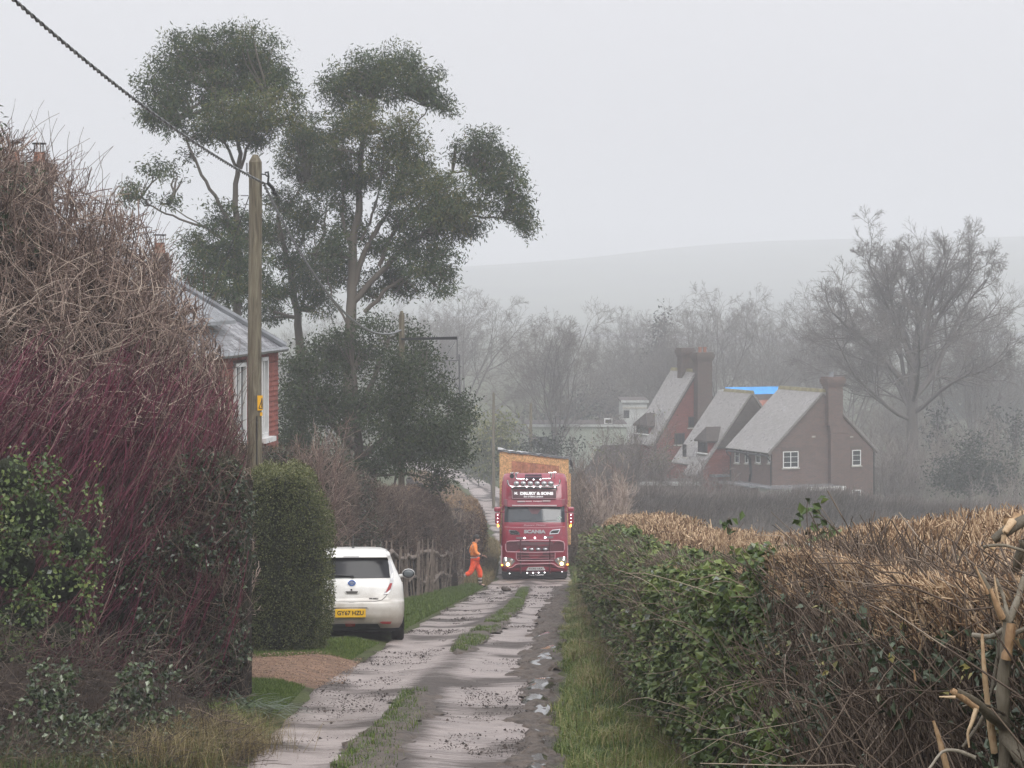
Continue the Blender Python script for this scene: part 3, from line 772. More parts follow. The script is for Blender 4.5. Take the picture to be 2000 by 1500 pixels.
# ------------------------------------------------------------------ left-hand hedgerow: bare shrub, red stems, ivy
rng = np.random.default_rng(21)
sil_px = [-400, -40, 0, 60, 130, 200, 250, 300, 345, 372, 400, 432, 452, 478, 492, 500, 560]
sil_py = [250, 262, 262, 285, 330, 375, 420, 470, 520, 556, 590, 650, 700, 790, 850, 905, 1500]
def sil(px): return np.interp(np.asarray(px) + 12 * smooth(330, 430, np.asarray(px)), sil_px, sil_py)
def lump_core(name, profile, d_mid, thick, m, par, bot=None, inset=60, px0=-420, px1=492, seed=0, n=54):
    """a lumpy solid inner mass below a given outline, standing on the ground"""
    cols = np.linspace(px0, px1, n); K = 16
    V, Q = [], []
    for i, px in enumerate(cols):
        ytop = profile(px) + inset
        x = (px - CX) * d_mid / F
        zt = ZC + (HY - ytop) * d_mid / F; zb = float(G(x, d_mid)) - .1
        zt = max(zt, zb + .15)
        for k in range(K):
            a = pi * k / (K - 1)
            yy_ = d_mid - thick * cos(a) * (1.0 if k not in (0, K - 1) else 1.0)
            zz_ = zb + (zt - zb) * (sin(a) ** .45 if 0 < k < K - 1 else 0)
            o = .35 * (noise3(x * 1.4, zz_ * 1.4, k * .7, seed) - .5) * thick
            V.append((x + o * .5, yy_ + o, zz_))
    for i in range(n - 1):
        for k in range(K - 1):
            a = i * K + k; Q.append((a, a + 1, a + K + 1, a + K))
    return local(mesh(name, np.array(V), [np.array(Q), np.array([list(range(K))]), np.array([list(range((n-1)*K, n*K))])], m, smooth_=True), par)

bare = empty("bare_shrub", (-5.5, 31, G(-5.5, 31)), 0, "tall tangled leafless shrub with tan twigs at the left edge, chimneys showing above it", "shrub")
DM = 33.0
lump_core("filler_core", sil, DM + .3, 1.2, M_CORE, bare, inset=150, px1=470, seed=2)
st = Sticks()
# main stems fan up to the outline
n = 260
tp = rng.uniform(-330, 478, n); dd = DM + rng.uniform(-1.5, 1.5, n)
top = np.stack([(tp - CX) * dd / F, dd, ZC + (HY - (sil(tp) + rng.uniform(-10, 220, n))) * dd / F], 1)
rx = top[:, 0] - rng.uniform(-.2, .9, n); root = np.stack([rx, DM + (dd - DM) * .5, G(rx, np.full(n, DM)) - .05], 1)
t = np.linspace(0, 1, 9)[None, :, None]
main = root[:, None] * (1 - t) + top[:, None] * t + rng.normal(size=(n, 9, 3)) * .05 * np.sin(t * pi)
main[:, :, 0] += (np.sin(t[:, :, 0] * pi) * rng.uniform(-.25, .25, (n, 1)))
main = main[(project(main)[0].max(1) < 488)]; n = len(main)
r0 = rng.uniform(.010, .022, n); mr = r0[:, None] * np.linspace(1, .35, 9)[None]
st.add(main, mr, np.clip(rng.normal(.35, .15, n), 0, 1), 5)
def clip_out(pp, tol=18):
    px, py = project(pp[:, -1]); return py > sil(px) - (tol + 55 * (rng.random(len(pp)) ** 3)) * np.where(px > 360, .35, 1)
b1, r1 = branch(rng, main, mr, 13, (.3, 1), (.3, 1.0), (.14, .34), (.35, .6), 6, .2, .05)
k = clip_out(b1); b1, r1 = b1[k], np.maximum(r1[k], .0065)
tone = two_tone(rng, len(b1), .28, .8, .45)
st.add(b1, r1, tone, 4)
b2, r2 = branch(rng, b1, r1, 6, (.15, 1), (.3, 1.1), (.3, .8), (.5, .75), 4, .24, .04)
k = clip_out(b2, 25); b2, r2 = b2[k], np.maximum(r2[k], .0048)
st.add(b2, r2, two_tone(rng, len(b2), .26, .78, .5), 3)
b3, r3 = branch(rng, b2[::2], r2[::2], 3, (.2, 1), (.3, .9), (.3, .8), (.6, .8), 3, .2, .04, .08)
k = clip_out(b3, 30); b3, r3 = b3[k], np.maximum(r3[k], .0038)
st.add(b3, r3, two_tone(rng, len(b3), .28, .75, .5), 3)
# long shoots whipping out above the outline
n = 110; tp = rng.uniform(-40, 470, n); dd_ = DM + rng.uniform(-1, 1, n); py = sil(tp) + rng.uniform(0, 60, n)
p = np.stack([(tp - CX) * dd_ / F, dd_, ZC + (HY - py) * dd_ / F], 1)
pp = curve_paths(rng, p, norm(np.array([.35, 0, 1]) + rng.normal(size=(n, 3)) * .4), rng.uniform(.25, .75, n), 6, .12)
st.add(pp, np.full(n, .004)[:, None] * np.linspace(1, .6, 6)[None], .35, 4)

# pale twigs hanging forward over the red stems
n = 900; tp = rng.uniform(-60, 455, n); dd_ = 29.6 + rng.uniform(-.4, .8, n); py = np.maximum(sil(tp) + 60, rng.uniform(560, 860, n))
p = np.stack([(tp - CX) * dd_ / F, dd_, ZC + (HY - py) * dd_ / F], 1)
pp = curve_paths(rng, p, norm(np.array([.4, 0, .6]) + rng.normal(size=(n, 3)) * .6), rng.uniform(.3, .9, n), 6, .2); pp = pp[clip_out(pp, -10)]
st.add(pp, np.full(len(pp), .005)[:, None] * np.linspace(1, .6, 6)[None], two_tone(rng, len(pp), .3, .8, .6), 3)
local(st.build("twigs", M_TWIG_TAN), bare)
# maroon stems: straight rods leaning up and to the right
red = empty("red_stem_dogwood", (-5.2, 28, G(-5.2, 28)), 0, "dense dogwood with straight dark red bare stems in the left hedgerow", "shrub")
DR = 30.6
def red_top(px): return np.interp(px, [-300, 0, 110, 230, 330, 430, 480, 500], [680, 680, 670, 690, 680, 720, 830, 900]) + 110 * (noise3(np.asarray(px) / 42.0, 0, 0, 4) - .5)
lump_core("filler_core", lambda px: red_top(px) + 90, DR + .6, .9, M_CORE, red, inset=60, px1=470, seed=5)
st = Sticks(); n = 8600
px0 = rng.uniform(-420, 440, n); py0 = rng.uniform(760, 1400, n); dd = DR + np.where(rng.random(n) < .22, rng.uniform(-2.6, -1.9, n), rng.uniform(-.7, .9, n))
g = np.stack([(px0 - CX) * dd / F, dd, ZC + (HY - py0) * dd / F], 1)
g[:, 2] = np.maximum(g[:, 2], G(g[:, 0], g[:, 1]))
lean = norm(np.stack([rng.normal(.62, .25, n), rng.normal(0, .25, n), np.ones(n)], 1))
ln = rng.uniform(.5, 1.35, n)
pp = curve_paths(rng, g, lean, ln, 5, .06, .02)
px, py = project(pp[:, -1]); k = (py > red_top(px) - 70 * rng.random(n) ** 2) & (py > sil(px) - 15) & (px < 486)
st.add(pp[k], rng.uniform(.004, .0078, n)[k][:, None] * np.linspace(1, .6, 5)[None], two_tone(rng, int(k.sum()), .22, .74, .5, .12), 3)
b, r = branch(rng, pp[k][::2], np.full((k[::1].sum() + 1) // 2, .004)[:, None] * np.ones((1, 5)), 2, (.3, .95), (.3, .7), (.25, .55), (.7, .9), 3, .1, .05)
px, py = project(b[:, -1]); kk = (py > red_top(px) - 40) & (py > sil(px) - 20) & (px < 488)
st.add(b[kk], np.maximum(r[kk], .0035), two_tone(rng, int(kk.sum()), .25, .8, .45), 3)
local(st.build("stems", M_TWIG_RED), red)

# brown tangle low down, right half of the hedgerow
low = empty("thorn_thicket", (-4.2, 29.5, G(-4.2, 29.5)), 0, "brown twiggy thicket at the foot of the left hedgerow, below the red stems", "shrub")
def low_top(px): return np.interp(px, [-300, 200, 330, 440, 490, 505], [1000, 990, 900, 800, 880, 1000])
lump_core("filler_core", low_top, 30.0, .8, M_CORE, low, inset=60, px1=478, seed=8)
st = Sticks(); n = 6500
px0 = rng.uniform(-350, 492, n); py0 = low_top(px0) + rng.random(n) * (1420 - low_top(px0)); dd = 29.2 + rng.uniform(-.5, .6, n)
g = np.stack([(px0 - CX) * dd / F, dd, ZC + (HY - py0) * dd / F], 1)
g[:, 2] = np.maximum(g[:, 2], G(g[:, 0], g[:, 1]) + .02)
d = norm(np.stack([rng.normal(.2, .5, n), rng.normal(-.1, .4, n), rng.normal(.7, .5, n)], 1))
pp = curve_paths(rng, g, d, rng.uniform(.15, .6, n), 4, .2, .0)
px, py = project(pp[:, -1]); k = px < 500
st.add(pp[k], rng.uniform(.003, .006, n)[k][:, None] * np.linspace(1, .5, 4)[None], two_tone(rng, int(k.sum()), .15, .6, .35), 3)
local(st.build("twigs", M_TWIG_BROWN), low)

# nearer tangle running down to the bottom edge
foot = empty("bramble_tangle", (-4.6, 25.8, G(-4.6, 25.8)), 0, "matted brambles and dead twigs along the bottom left foot of the hedgerow", "brambles")
def foot_top(px): return np.interp(px, [-300, 0, 150, 260, 330, 420, 470], [1230, 1260, 1270, 1280, 1310, 1380, 1480])
lump_core("filler_core", foot_top, 25.8, 1.0, M_CORE, foot, inset=40, px1=440, seed=13)
st = Sticks(); n = 4200
px0 = rng.uniform(-300, 470, n); py0 = foot_top(px0) - 30 + rng.random(n) * 330; dd = 24.6 + rng.uniform(-1.2, .9, n)
g = np.stack([(px0 - CX) * dd / F, dd, ZC + (HY - py0) * dd / F], 1)
g[:, 2] = np.maximum(g[:, 2], G(g[:, 0], g[:, 1]) + .02)
pp = curve_paths(rng, g, norm(np.stack([rng.normal(.3, .6, n), rng.normal(-.1, .4, n), rng.normal(.4, .5, n)], 1)), rng.uniform(.12, .5, n), 4, .25, -.06)
st.add(pp, rng.uniform(.002, .0048, n)[:, None] * np.linspace(1, .5, 4)[None], two_tone(rng, n, .05, .5, .2), 3)  # low tints put the foot's deep shade into the twig colour
local(st.build("twigs", M_TWIG_BROWN), foot)
# ivy masses
def leaf_mass(root, lobes, d0, size, m, per_m2=900, tmean=.5, aspect=.75, droop=-.3, name="leaves", thick=.5, shell=.35, tsd=.18, gate=.58):
    pos, nr, tt = [], [], []
    for (cx, cy, rx, ry) in lobes:
        dj = d0 + rng.uniform(-.12, .12)
        c = P(cx, cy, dj); ax, az = rx * dj / F, ry * dj / F; ay = max(.18, thick * (ax + az) * .5)
        n = int(per_m2 * pi * ax * az)
        u = rdir(rng, n); u[:, 1] = -np.abs(u[:, 1]) * (rng.random(n) < .8) + np.abs(u[:, 1]) * (rng.random(n) < .15)
        rad = (1 - shell * rng.random(n) ** 1.5) * (1 + .35 * (noise3(u[:, 0] * 2.5 + cx, u[:, 1] * 2.5, u[:, 2] * 2.5 + cy, 4) - .5))
        pos.append(c + u * np.array([ax, ay, az]) * rad[:, None]); nr.append(u)
        tt.append(np.clip(rng.normal(tmean, tsd, n) + rng.normal(0, .05), 0, 1))
    pos, nr, tt = map(np.concatenate, (pos, nr, tt)); n = len(pos)
    keep = (pos[:, 2] > G(pos[:, 0], pos[:, 1]) + .02) & (noise3(pos[:, 0] * 2.6, pos[:, 1] * 2.6, pos[:, 2] * 2.6, 17) + .5 * noise3(pos[:, 0] * 8, pos[:, 1] * 8, pos[:, 2] * 8, 18) > gate)
    pos, nr, tt = pos[keep], nr[keep], tt[keep]; n = len(pos)
    d = norm(rng.normal(size=(n, 3)) * .7 + nr * .5 + np.array([0, 0, droop]))
    nn = norm(nr * .8 + rng.normal(size=(n, 3)) * .6 + np.array([0, 0, .4]))
    Ls = rng.uniform(.7, 1.3, n) * size
    return local(leaves_obj(name, pos, d, nn, Ls, Ls * aspect, m, None, tt), root)
def core_lobes(root, lobes, d0, m, thick=.5, k=.8, name="filler_core"):
    b = MB()
    for (cx, cy, rx, ry) in lobes:
        c = P(cx, cy, d0 + .1); ax, az = rx * d0 / F * k, ry * d0 / F * k
        b.ball(c, 1.0, 14, 10, (ax, max(.12, thick * (ax + az) * .5 * k), az))
    o = b.build(name, m, None, True); return local(o, root)

ivy_a = empty("ivy_bush", (-5.0, 26.6, G(-5, 26.6)), 0, "ivy growing over the near left hedgerow, glossy leaves and yellowish seed heads", "ivy")
la = [(20, 930, 60, 60), (95, 940, 40, 50), (60, 1010, 90, 70), (150, 1060, 50, 50), (185, 985, 26, 40), (20, 1100, 80, 80), (110, 1140, 80, 60), (165, 1180, 36, 50), (190, 1100, 24, 40), (-60, 1050, 100, 130), (40, 1210, 80, 60), (120, 1240, 50, 40), (105, 890, 18, 30), (200, 940, 14, 30), (-60, 1250, 90, 90), (10, 1300, 70, 50)]
core_lobes(ivy_a, [l for l in la if l[2] > 45], 26.9, M_COREG, k=.62)
leaf_mass(ivy_a, la, 26.7, .056, M_IVY, 760, .40, shell=.5, gate=.66)
for sp_ in [(200, 1010, 14, 18), (190, 905, 14, 12), (215, 1012, 10, 9), (180, 1222, 20, 12), (8, 1020, 20, 16), (60, 1075, 18, 16), (115, 1155, 12, 11), (20, 880, 14, 10), (190, 1140, 13, 12), (5, 1215, 13, 14)]:
    leaf_mass(ivy_a, [sp_], 26.4, .04, M_IVY, 600, .93, name="seed_head", tsd=.04, gate=.4)
M_IVYG = mat_tint("green_ivy_leaf", [(0, (.010, .017, .008)), (.5, (.032, .052, .020)), (.8, (.075, .105, .040)), (1, (.20, .23, .16))], .28, .55)
ivy_b = empty("ivy_thicket", (-4.0, 31, G(-4, 31)), 0, "dark small-leaved ivy mound beside the clipped round hedge, next to the drive", "ivy")
lb = [(250, 1120, 40, 60), (270, 1230, 60, 50), (330, 1000, 55, 60), (385, 960, 60, 50), (440, 930, 45, 50), (470, 1000, 32, 80), (350, 1100, 70, 70), (420, 1080, 60, 80), (310, 1190, 50, 70), (390, 1200, 80, 80), (450, 1180, 45, 90), (440, 1290, 45, 60), (360, 1290, 60, 50), (475, 1110, 22, 90), (400, 900, 50, 25), (470, 1250, 22, 70)]
core_lobes(ivy_b, lb, 28.6, M_COREG)
leaf_mass(ivy_b, lb, 28.2, .052, M_IVYG, 800, .42, tsd=.26, gate=.68)
st = Sticks(); n = 2000
px0 = rng.uniform(300, 488, n); py0 = rng.uniform(900, 1330, n)
g = np.stack([(px0 - CX) * 28.2 / F, np.full(n, 28.2) + rng.uniform(-.3, .5, n), ZC + (HY - py0) * 28.2 / F], 1)
pp = curve_paths(rng, g, norm(rng.normal(size=(n, 3)) + np.array([.2, -.2, .5])), rng.uniform(.15, .5, n), 4, .2)
px, py = project(pp[:, -1]); k = px < 497
st.add(pp[k], rng.uniform(.0025, .005, n)[k][:, None] * np.linspace(1, .5, 4)[None], two_tone(rng, int(k.sum()), .15, .55, .4), 3)
local(st.build("twigs", M_TWIG_BROWN), ivy_b)

laurel = empty("laurel", (-7.2, 34, G(-7.2, 34)), 0, "evergreen bush with long narrow leaves at the left edge below the tall chimney", "shrub")
ll = [(0, 400, 45, 70), (50, 350, 40, 30), (-60, 330, 80, 90), (20, 480, 50, 60), (-60, 480, 90, 90), (-20, 250, 28, 60), (60, 440, 30, 40)]
leaf_mass(laurel, ll, 32.2, .11, M_IVYDARK, 420, .75, .3, -.1)
st = Sticks(); pp = curve_paths(rng, np.stack([rng.uniform(-7.6, -6.3, 26), np.full(26, 32.6), np.full(26, -3.4)], 1), norm(rng.normal(size=(26, 3)) * .12 + np.array([0, 0, 1])), rng.uniform(5.2, 7.2, 26), 9, .05)
px, py = project(pp[:, -1]); st.add(pp[(py > 200)], np.full((int((py > 200).sum()), 9), .008), .3, 4); local(st.build("stems", M_TWIG_BROWN), laurel)

leaf_mass(foot, [(40, 1400, 120, 60), (160, 1440, 80, 50), (250, 1400, 60, 60), (20, 1480, 120, 50), (330, 1420, 50, 40), (-80, 1420, 80, 90), (290, 1330, 60, 40), (100, 1330, 80, 40), (100, 1520, 160, 40), (300, 1480, 60, 30)], 23.6, .056, M_IVYG, 1700, .62, name="leaves", tsd=.25)
leaf_mass(foot, [(-40, 1480, 120, 60), (90, 1490, 110, 55), (210, 1500, 90, 50), (305, 1505, 60, 34), (150, 1440, 60, 40)], 22.5, .054, M_IVYG, 1100, .60, name="leaves", tsd=.25, gate=.62)
st = Sticks(); n = 1900
px0 = rng.uniform(-250, 350, n); dd = rng.uniform(22.0, 24.4, n); g = np.stack([(px0 - CX) * dd / F, dd, np.zeros(n)], 1); g[:, 2] = G(g[:, 0], g[:, 1]) + rng.uniform(0, .22, n)
pp = curve_paths(rng, g, norm(np.stack([rng.normal(.2, .6, n), rng.normal(-.1, .4, n), rng.normal(.5, .4, n)], 1)), rng.uniform(.12, .45, n), 4, .25, -.06)
st.add(pp, rng.uniform(.0018, .004, n)[:, None] * np.linspace(1, .5, 4)[None], two_tone(rng, n, .05, .5, .2), 3)
local(st.build("twigs", M_TWIG_BROWN), foot)
# dry grass, strap-leaved plant at the foot
def blades(name, x, y, h, w, m, tint, lean=.35, kind="stuff", dz=0.0, par=None):
    n = len(x); z = G(x, y) + dz
    base = np.stack([x, y, z], 1)
    a = rng.uniform(0, 2 * pi, n); side = np.stack([np.cos(a), np.sin(a), 0 * a], 1)
    ld = np.stack([np.cos(a + 1.57), np.sin(a + 1.57), 0 * a], 1)
    l1 = rng.uniform(.1, lean, n)[:, None]; hh = h[:, None]
    mid = base + ld * l1 * hh * .35 + np.array([0, 0, 1]) * hh * .6
    tip = base + ld * l1 * hh * 1.5 + np.array([0, 0, 1]) * hh * (1 - .3 * l1)
    ww = w[:, None]
    V = np.stack([base - side * ww, base + side * ww, mid + side * ww * .8, mid - side * ww * .8, tip], 1).reshape(-1, 3)
    i = (np.arange(n) * 5)[:, None]
    o = mesh(name, V, [i + np.array([0, 1, 2, 3]), i + np.array([3, 2, 4])], m, None, False, np.concatenate([tint, tint]))
    if par is not None: return local(o, par)
    return tag(o, kind=kind) if kind else o
def lawn_pts(n, poly, ylo, yhi):
    """points by lane distance; poly(y) -> x range"""
    y = ylo + (yhi - ylo) * rng.random(n) ** 1.3
    lo, hi = poly(y); return lo + (hi - lo) * rng.random(n), y
edge_px = lambda tab: (lambda y: (np.interp(y, np.array(tab)[:, 0], np.array(tab)[:, 1]) - CX) * y / F)
dry = empty("dry_grass_tuft", (-2.9, 25, G(-2.9, 25)), 0, "mound of straw-coloured ornamental grass at the lane edge, bottom left", "grass tuft")
n = 3000
cx_ = rng.choice(14, n); cc = np.stack([rng.uniform(-3.15, -2.6, 14), rng.uniform(22.5, 25.5, 14)], 1)[cx_]
blades("dry_blades", cc[:, 0] + rng.normal(0, .22, n), cc[:, 1] + rng.normal(0, .4, n), rng.uniform(.15, .5, n), rng.uniform(.0015, .0032, n), M_DRYGRASS, np.clip(rng.normal(.36, .25, n), 0, 1), 1.6, None, par=dry)
n = 1800
blades("green_blades", rng.uniform(-3.3, -2.65, n), rng.uniform(22.5, 28.0, n), rng.uniform(.1, .35, n), rng.uniform(.0015, .0035, n), M_GRASS, np.clip(rng.normal(.45, .25, n), 0, 1), .9, None, par=dry)
n = 2200
x = rng.uniform(-6.2, -2.75, n); y = rng.uniform(21.5, 26.6, n)
blades("rank_grass", x, y, rng.uniform(.08, .34, n), rng.uniform(.0015, .0035, n), M_DRYGRASS, np.clip(rng.normal(.02, .14, n), 0, 1), 1.5)
n = 5000; blades("rank_grass", rng.uniform(-6.2, -2.8, n), rng.uniform(21.5, 26.6, n), rng.uniform(.06, .22, n), rng.uniform(.0015, .0035, n), M_GRASS, np.clip(rng.normal(.08, .16, n), 0, 1), 1.2)
iris = empty("strap_leaf_plant", (-2.95, 28.6, G(-2.95, 28.6)), 0, "clump of dark green arching strap leaves on the lawn corner beside the ivy", "plant")
n = 150; a = rng.uniform(0, 2 * pi, n)
root = np.stack([-2.98 + rng.normal(0, .16, n), 28.3 + rng.normal(0, .35, n), np.zeros(n)], 1); root[:, 2] = G(root[:, 0], root[:, 1])
d = norm(np.stack([np.cos(a) * .55 + .12, np.sin(a) * .55, np.full(n, 1.0)], 1)); ln = rng.uniform(.35, .8, n)
K = 7; pts = np.empty((n, K, 3)); pts[:, 0] = root; cur = d.copy()
for k_ in range(1, K):
    cur = norm(cur + np.stack([np.cos(a) * .16, np.sin(a) * .16, np.full(n, -.20)], 1)); pts[:, k_] = pts[:, k_-1] + cur * (ln / (K - 1))[:, None]
side = norm(np.cross(pts[:, -1] - pts[:, 0], np.array([0, 0, 1.0])))[:, None, :] * (rng.uniform(.008, .016, n)[:, None, None] * np.array([.7, 1, 1, .95, .8, .5, .05])[None, :, None])
V = np.stack([pts - side, pts + side], 2).reshape(n, K * 2, 3)
i = (np.arange(n) * K * 2)[:, None, None] + (np.arange(K - 1) * 2)[None, :, None] + np.array([0, 1, 3, 2])[None, None, :]
local(mesh("leaf", V.reshape(-1, 3), [i.reshape(-1, 4)], M_IRIS, None, True, np.repeat(np.clip(rng.normal(.4, .2, n) + .5 * (rng.random(n) < .06), 0, 1), K - 1)), iris)

# lawns and verges
n = 30000
x, y = lawn_pts(n, lambda y: (np.minimum(edge_px([(24, 430), (33, 480), (34, 480)])(y), road_l(y) - .5), road_l(y) - .12 - .0 * y), 25, 33.3)
blades("lawn_grass", x, y, rng.uniform(.025, .06, n), rng.uniform(.002, .004, n), M_GRASS, np.clip(rng.normal(.38, .14, n), 0, 1))
n = 16000
x, y = lawn_pts(n, lambda y: (np.full_like(y, -4.2), road_l(y) - .12), 37.8, 42)
blades("verge_grass", x, y, rng.uniform(.03, .07, n), rng.uniform(.003, .005, n), M_GRASS, np.clip(rng.normal(.45, .16, n), 0, 1))
n = 42000
x, y = lawn_pts(n, lambda y: (np.interp(y, [42, 50, 60, 70, 86], [-4.2, -4.0, -3.3, -2.4, -1.75]), road_l(y) - .1), 42, 87)
k = (y > 47.5) | (x > -1.85); x, y = x[k], y[k]; n = len(x)
blades("verge_grass", x, y, rng.uniform(.05, .13, n), rng.uniform(.004, .007, n), M_GRASS, np.clip(rng.normal(.38, .15, n), 0, 1))
n = 62000
x, y = lawn_pts(n, lambda y: (road_r(y) - .04 + .42 * (fbm(y * .9, 0 * y, 71) - .35), hedge_face(y) + .12), 15, 92)
w_ = noise3(x * 2, y * .8, 0, 3)
blades("verge_grass", x, y, rng.uniform(.05, .2, n) * (.5 + w_) * np.interp(y, [15, 25, 60], [1.15, 1, .8]), rng.uniform(.002, .0042, n) * np.interp(y, [15, 40, 80], [1, 1.4, 2.2]), M_GRASS, np.clip(rng.normal(.50, .2, n) + (w_ - .5) * .9 + .4 * (rng.random(n) < .14), 0, 1), 1.0)
n = 5200
y = 15 + 70 * rng.random(n) ** 1.5; x = road_r(y) + .1 + (hedge_face(y) - road_r(y)) * rng.beta(2.2, 1.0, n)
k = noise3(x * 1.5, y * .9, 0, 61) > .42; x, y = x[k], y[k]; n = len(x)
blades("dry_stalks", x, y, rng.uniform(.1, .38, n), rng.uniform(.0018, .004, n) * np.interp(y, [15, 60], [1, 1.8]), M_DRYGRASS, np.clip(rng.normal(.45, .28, n), 0, 1), 1.3)
# grass along the lane's middle
for lo_, hi_, n, hh, th in ((14, 32, 5200, (.03, .1), .50), (39, 83, 15000, (.04, .1), .30)):
    y = rng.uniform(lo_, hi_, n); u = rng.beta(1.6, 2.6, n) if lo_ < 20 else rng.beta(2, 2, n); x = mid_l(y) + (mid_r(y) - mid_l(y)) * u
    k = noise3(x * 2.2, y * .7, 2, 31) > th
    x, y = x[k], y[k]; n = len(x)
    blades("lane_grass", x, y, rng.uniform(*hh, n), rng.uniform(.0025, .005, n), M_GRASS, np.clip(rng.normal(.35, .2, n), 0, 1), .8, dz=.07)
# ------------------------------------------------------------------ eucalyptus group and the evergreen below it
M_EBARK = mat_tint("eucalyptus_bark", [(0, (.05, .042, .034)), (.5, (.115, .098, .08)), (1, (.21, .185, .15))], .75, nscale=1.5, namt=.5)
M_EUC = mat_tint("eucalyptus_leaf", [(0, (.014, .020, .012)), (.45, (.034, .062, .022)), (.70, (.085, .102, .026)), (.9, (.15, .135, .036)), (1, (.17, .165, .12))], .6, .2)
M_OAK = mat_tint("holm_oak_leaf", [(0, (.011, .016, .009)), (.55, (.034, .054, .019)), (.85, (.082, .096, .036)), (1, (.12, .12, .085))], .55, .22)
rng = np.random.default_rng(33)

def tree_trunks(st, limbs, d, tone=.5, n=8):
    """limbs: [(points in photo pixels with optional depth offset), start radius, end radius]"""
    out_ = []
    for pts, r0, r1 in limbs:
        q = np.array([P(p[0], p[1], d + (p[2] if len(p) > 2 else 0)) for p in pts])
        t = np.linspace(0, 1, len(q)); tt = np.linspace(0, 1, 4 * (len(q) - 1) + 1)
        c = np.stack([np.interp(tt, t, q[:, k]) for k in range(3)], 1)
        for _ in range(2): c[1:-1] = .25 * c[:-2] + .5 * c[1:-1] + .25 * c[2:]
        c[1:-1] += rng.normal(size=c[1:-1].shape) * .025
        st.add(c[None], np.linspace(r0, r1, len(c))[None], tone, n); out_.append(c)
    return out_

def crown(root, lobes, d, leaf, m, per_m2, asp, droop, name, st, limb_pts, tone=.5, tsd=.14, spray=18, spr=.26, wr=.012, yellow=0.0, depth=1.0, gap=0.0):
    """lobes of leaf sprays, each spray on its own branch; returns nothing, adds wood to st"""
    pos, dd, nn, tt = [], [], [], []
    L0 = np.concatenate(limb_pts) if limb_pts else None
    for lb in lobes:
        cx, cy, rx, ry = lb[:4]; off = lb[4] if len(lb) > 4 else rng.uniform(-1.2, 1.2) * depth; yel = lb[5] if len(lb) > 5 else 0
        dj = d + off; c = P(cx, cy, dj); ax, az = rx * dj / F, ry * dj / F; ay = .75 * (ax + az) * .5 * depth
        ns = max(4, int(per_m2 * pi * ax * az / spray))
        u = rdir(rng, ns); u[:, 2] = np.where(rng.random(ns) < .25, -np.abs(u[:, 2]), u[:, 2])
        rad = np.clip(1 - .75 * rng.random(ns) ** 1.7, .1, 1) * (.66 + .72 * noise3(u[:, 0] * 2.6 + cx * .1, u[:, 1] * 2.6, u[:, 2] * 2.6 + cy * .1, 6))
        sp = c + u * np.array([ax, ay, az]) * rad[:, None]
        if gap and len(lb) < 7:
            kg = noise3(sp[:, 0] * .95, sp[:, 1] * .95, sp[:, 2] * .95, 23) + .4 * noise3(sp[:, 0] * 2.4, sp[:, 1] * 2.4, sp[:, 2] * 2.4, 24) > gap
            sp, u = sp[kg], u[kg]; ns = len(sp)
            if ns < 3: continue
        # wood: forks from the nearest limb end into the lobe
        if L0 is not None:
            low = c + np.array([0, 0, -az * .55])
            j = np.argmin(np.linalg.norm(L0 - low, axis=1)); a = L0[j]
            nb = min(ns, max(3, ns // 5)); pick = rng.choice(ns, nb, replace=False)
            t = np.linspace(0, 1, 6)[None, :, None]
            mid = (low * .7 + c * .3)[None] + rng.normal(size=(nb, 3)) * np.array([ax, ay, az]) * .25
            e = sp[pick] + (c - sp[pick]) * .08
            path = (1 - t) ** 2 * a[None, None] + 2 * t * (1 - t) * mid[:, None] + t ** 2 * e[:, None]
            path = path + rng.normal(size=path.shape) * .03 * np.sin(t * pi)
            st.add(path, (wr * rng.uniform(.6, 1.8, nb))[:, None] * np.linspace(1.7, .45, 6)[None], tone * .9, 4)
        k = np.repeat(np.arange(ns), spray); n = len(k)
        o = rng.normal(size=(n, 3)) * spr * np.array([1, 1, .75])
        pos.append(sp[k] + o)
        base_t = rng.normal(.46, .10, ns) + yel * .26 + yellow
        tt.append(np.clip(base_t[k] + rng.normal(0, tsd, n), 0, 1))
        dd.append(norm(rng.normal(size=(n, 3)) * .75 + u[k] * .3 + np.array([0, 0, droop])))
        nn.append(norm(rng.normal(size=(n, 3)) + u[k] * .6 + np.array([0, 0, .25])))
    pos, dd, nn, tt = map(np.concatenate, (pos, dd, nn, tt)); n = len(pos)
    Ls = rng.uniform(.7, 1.3, n) * leaf
    return local(leaves_obj(name, pos, dd, nn, Ls, Ls * asp, m, None, tt, .15), root)

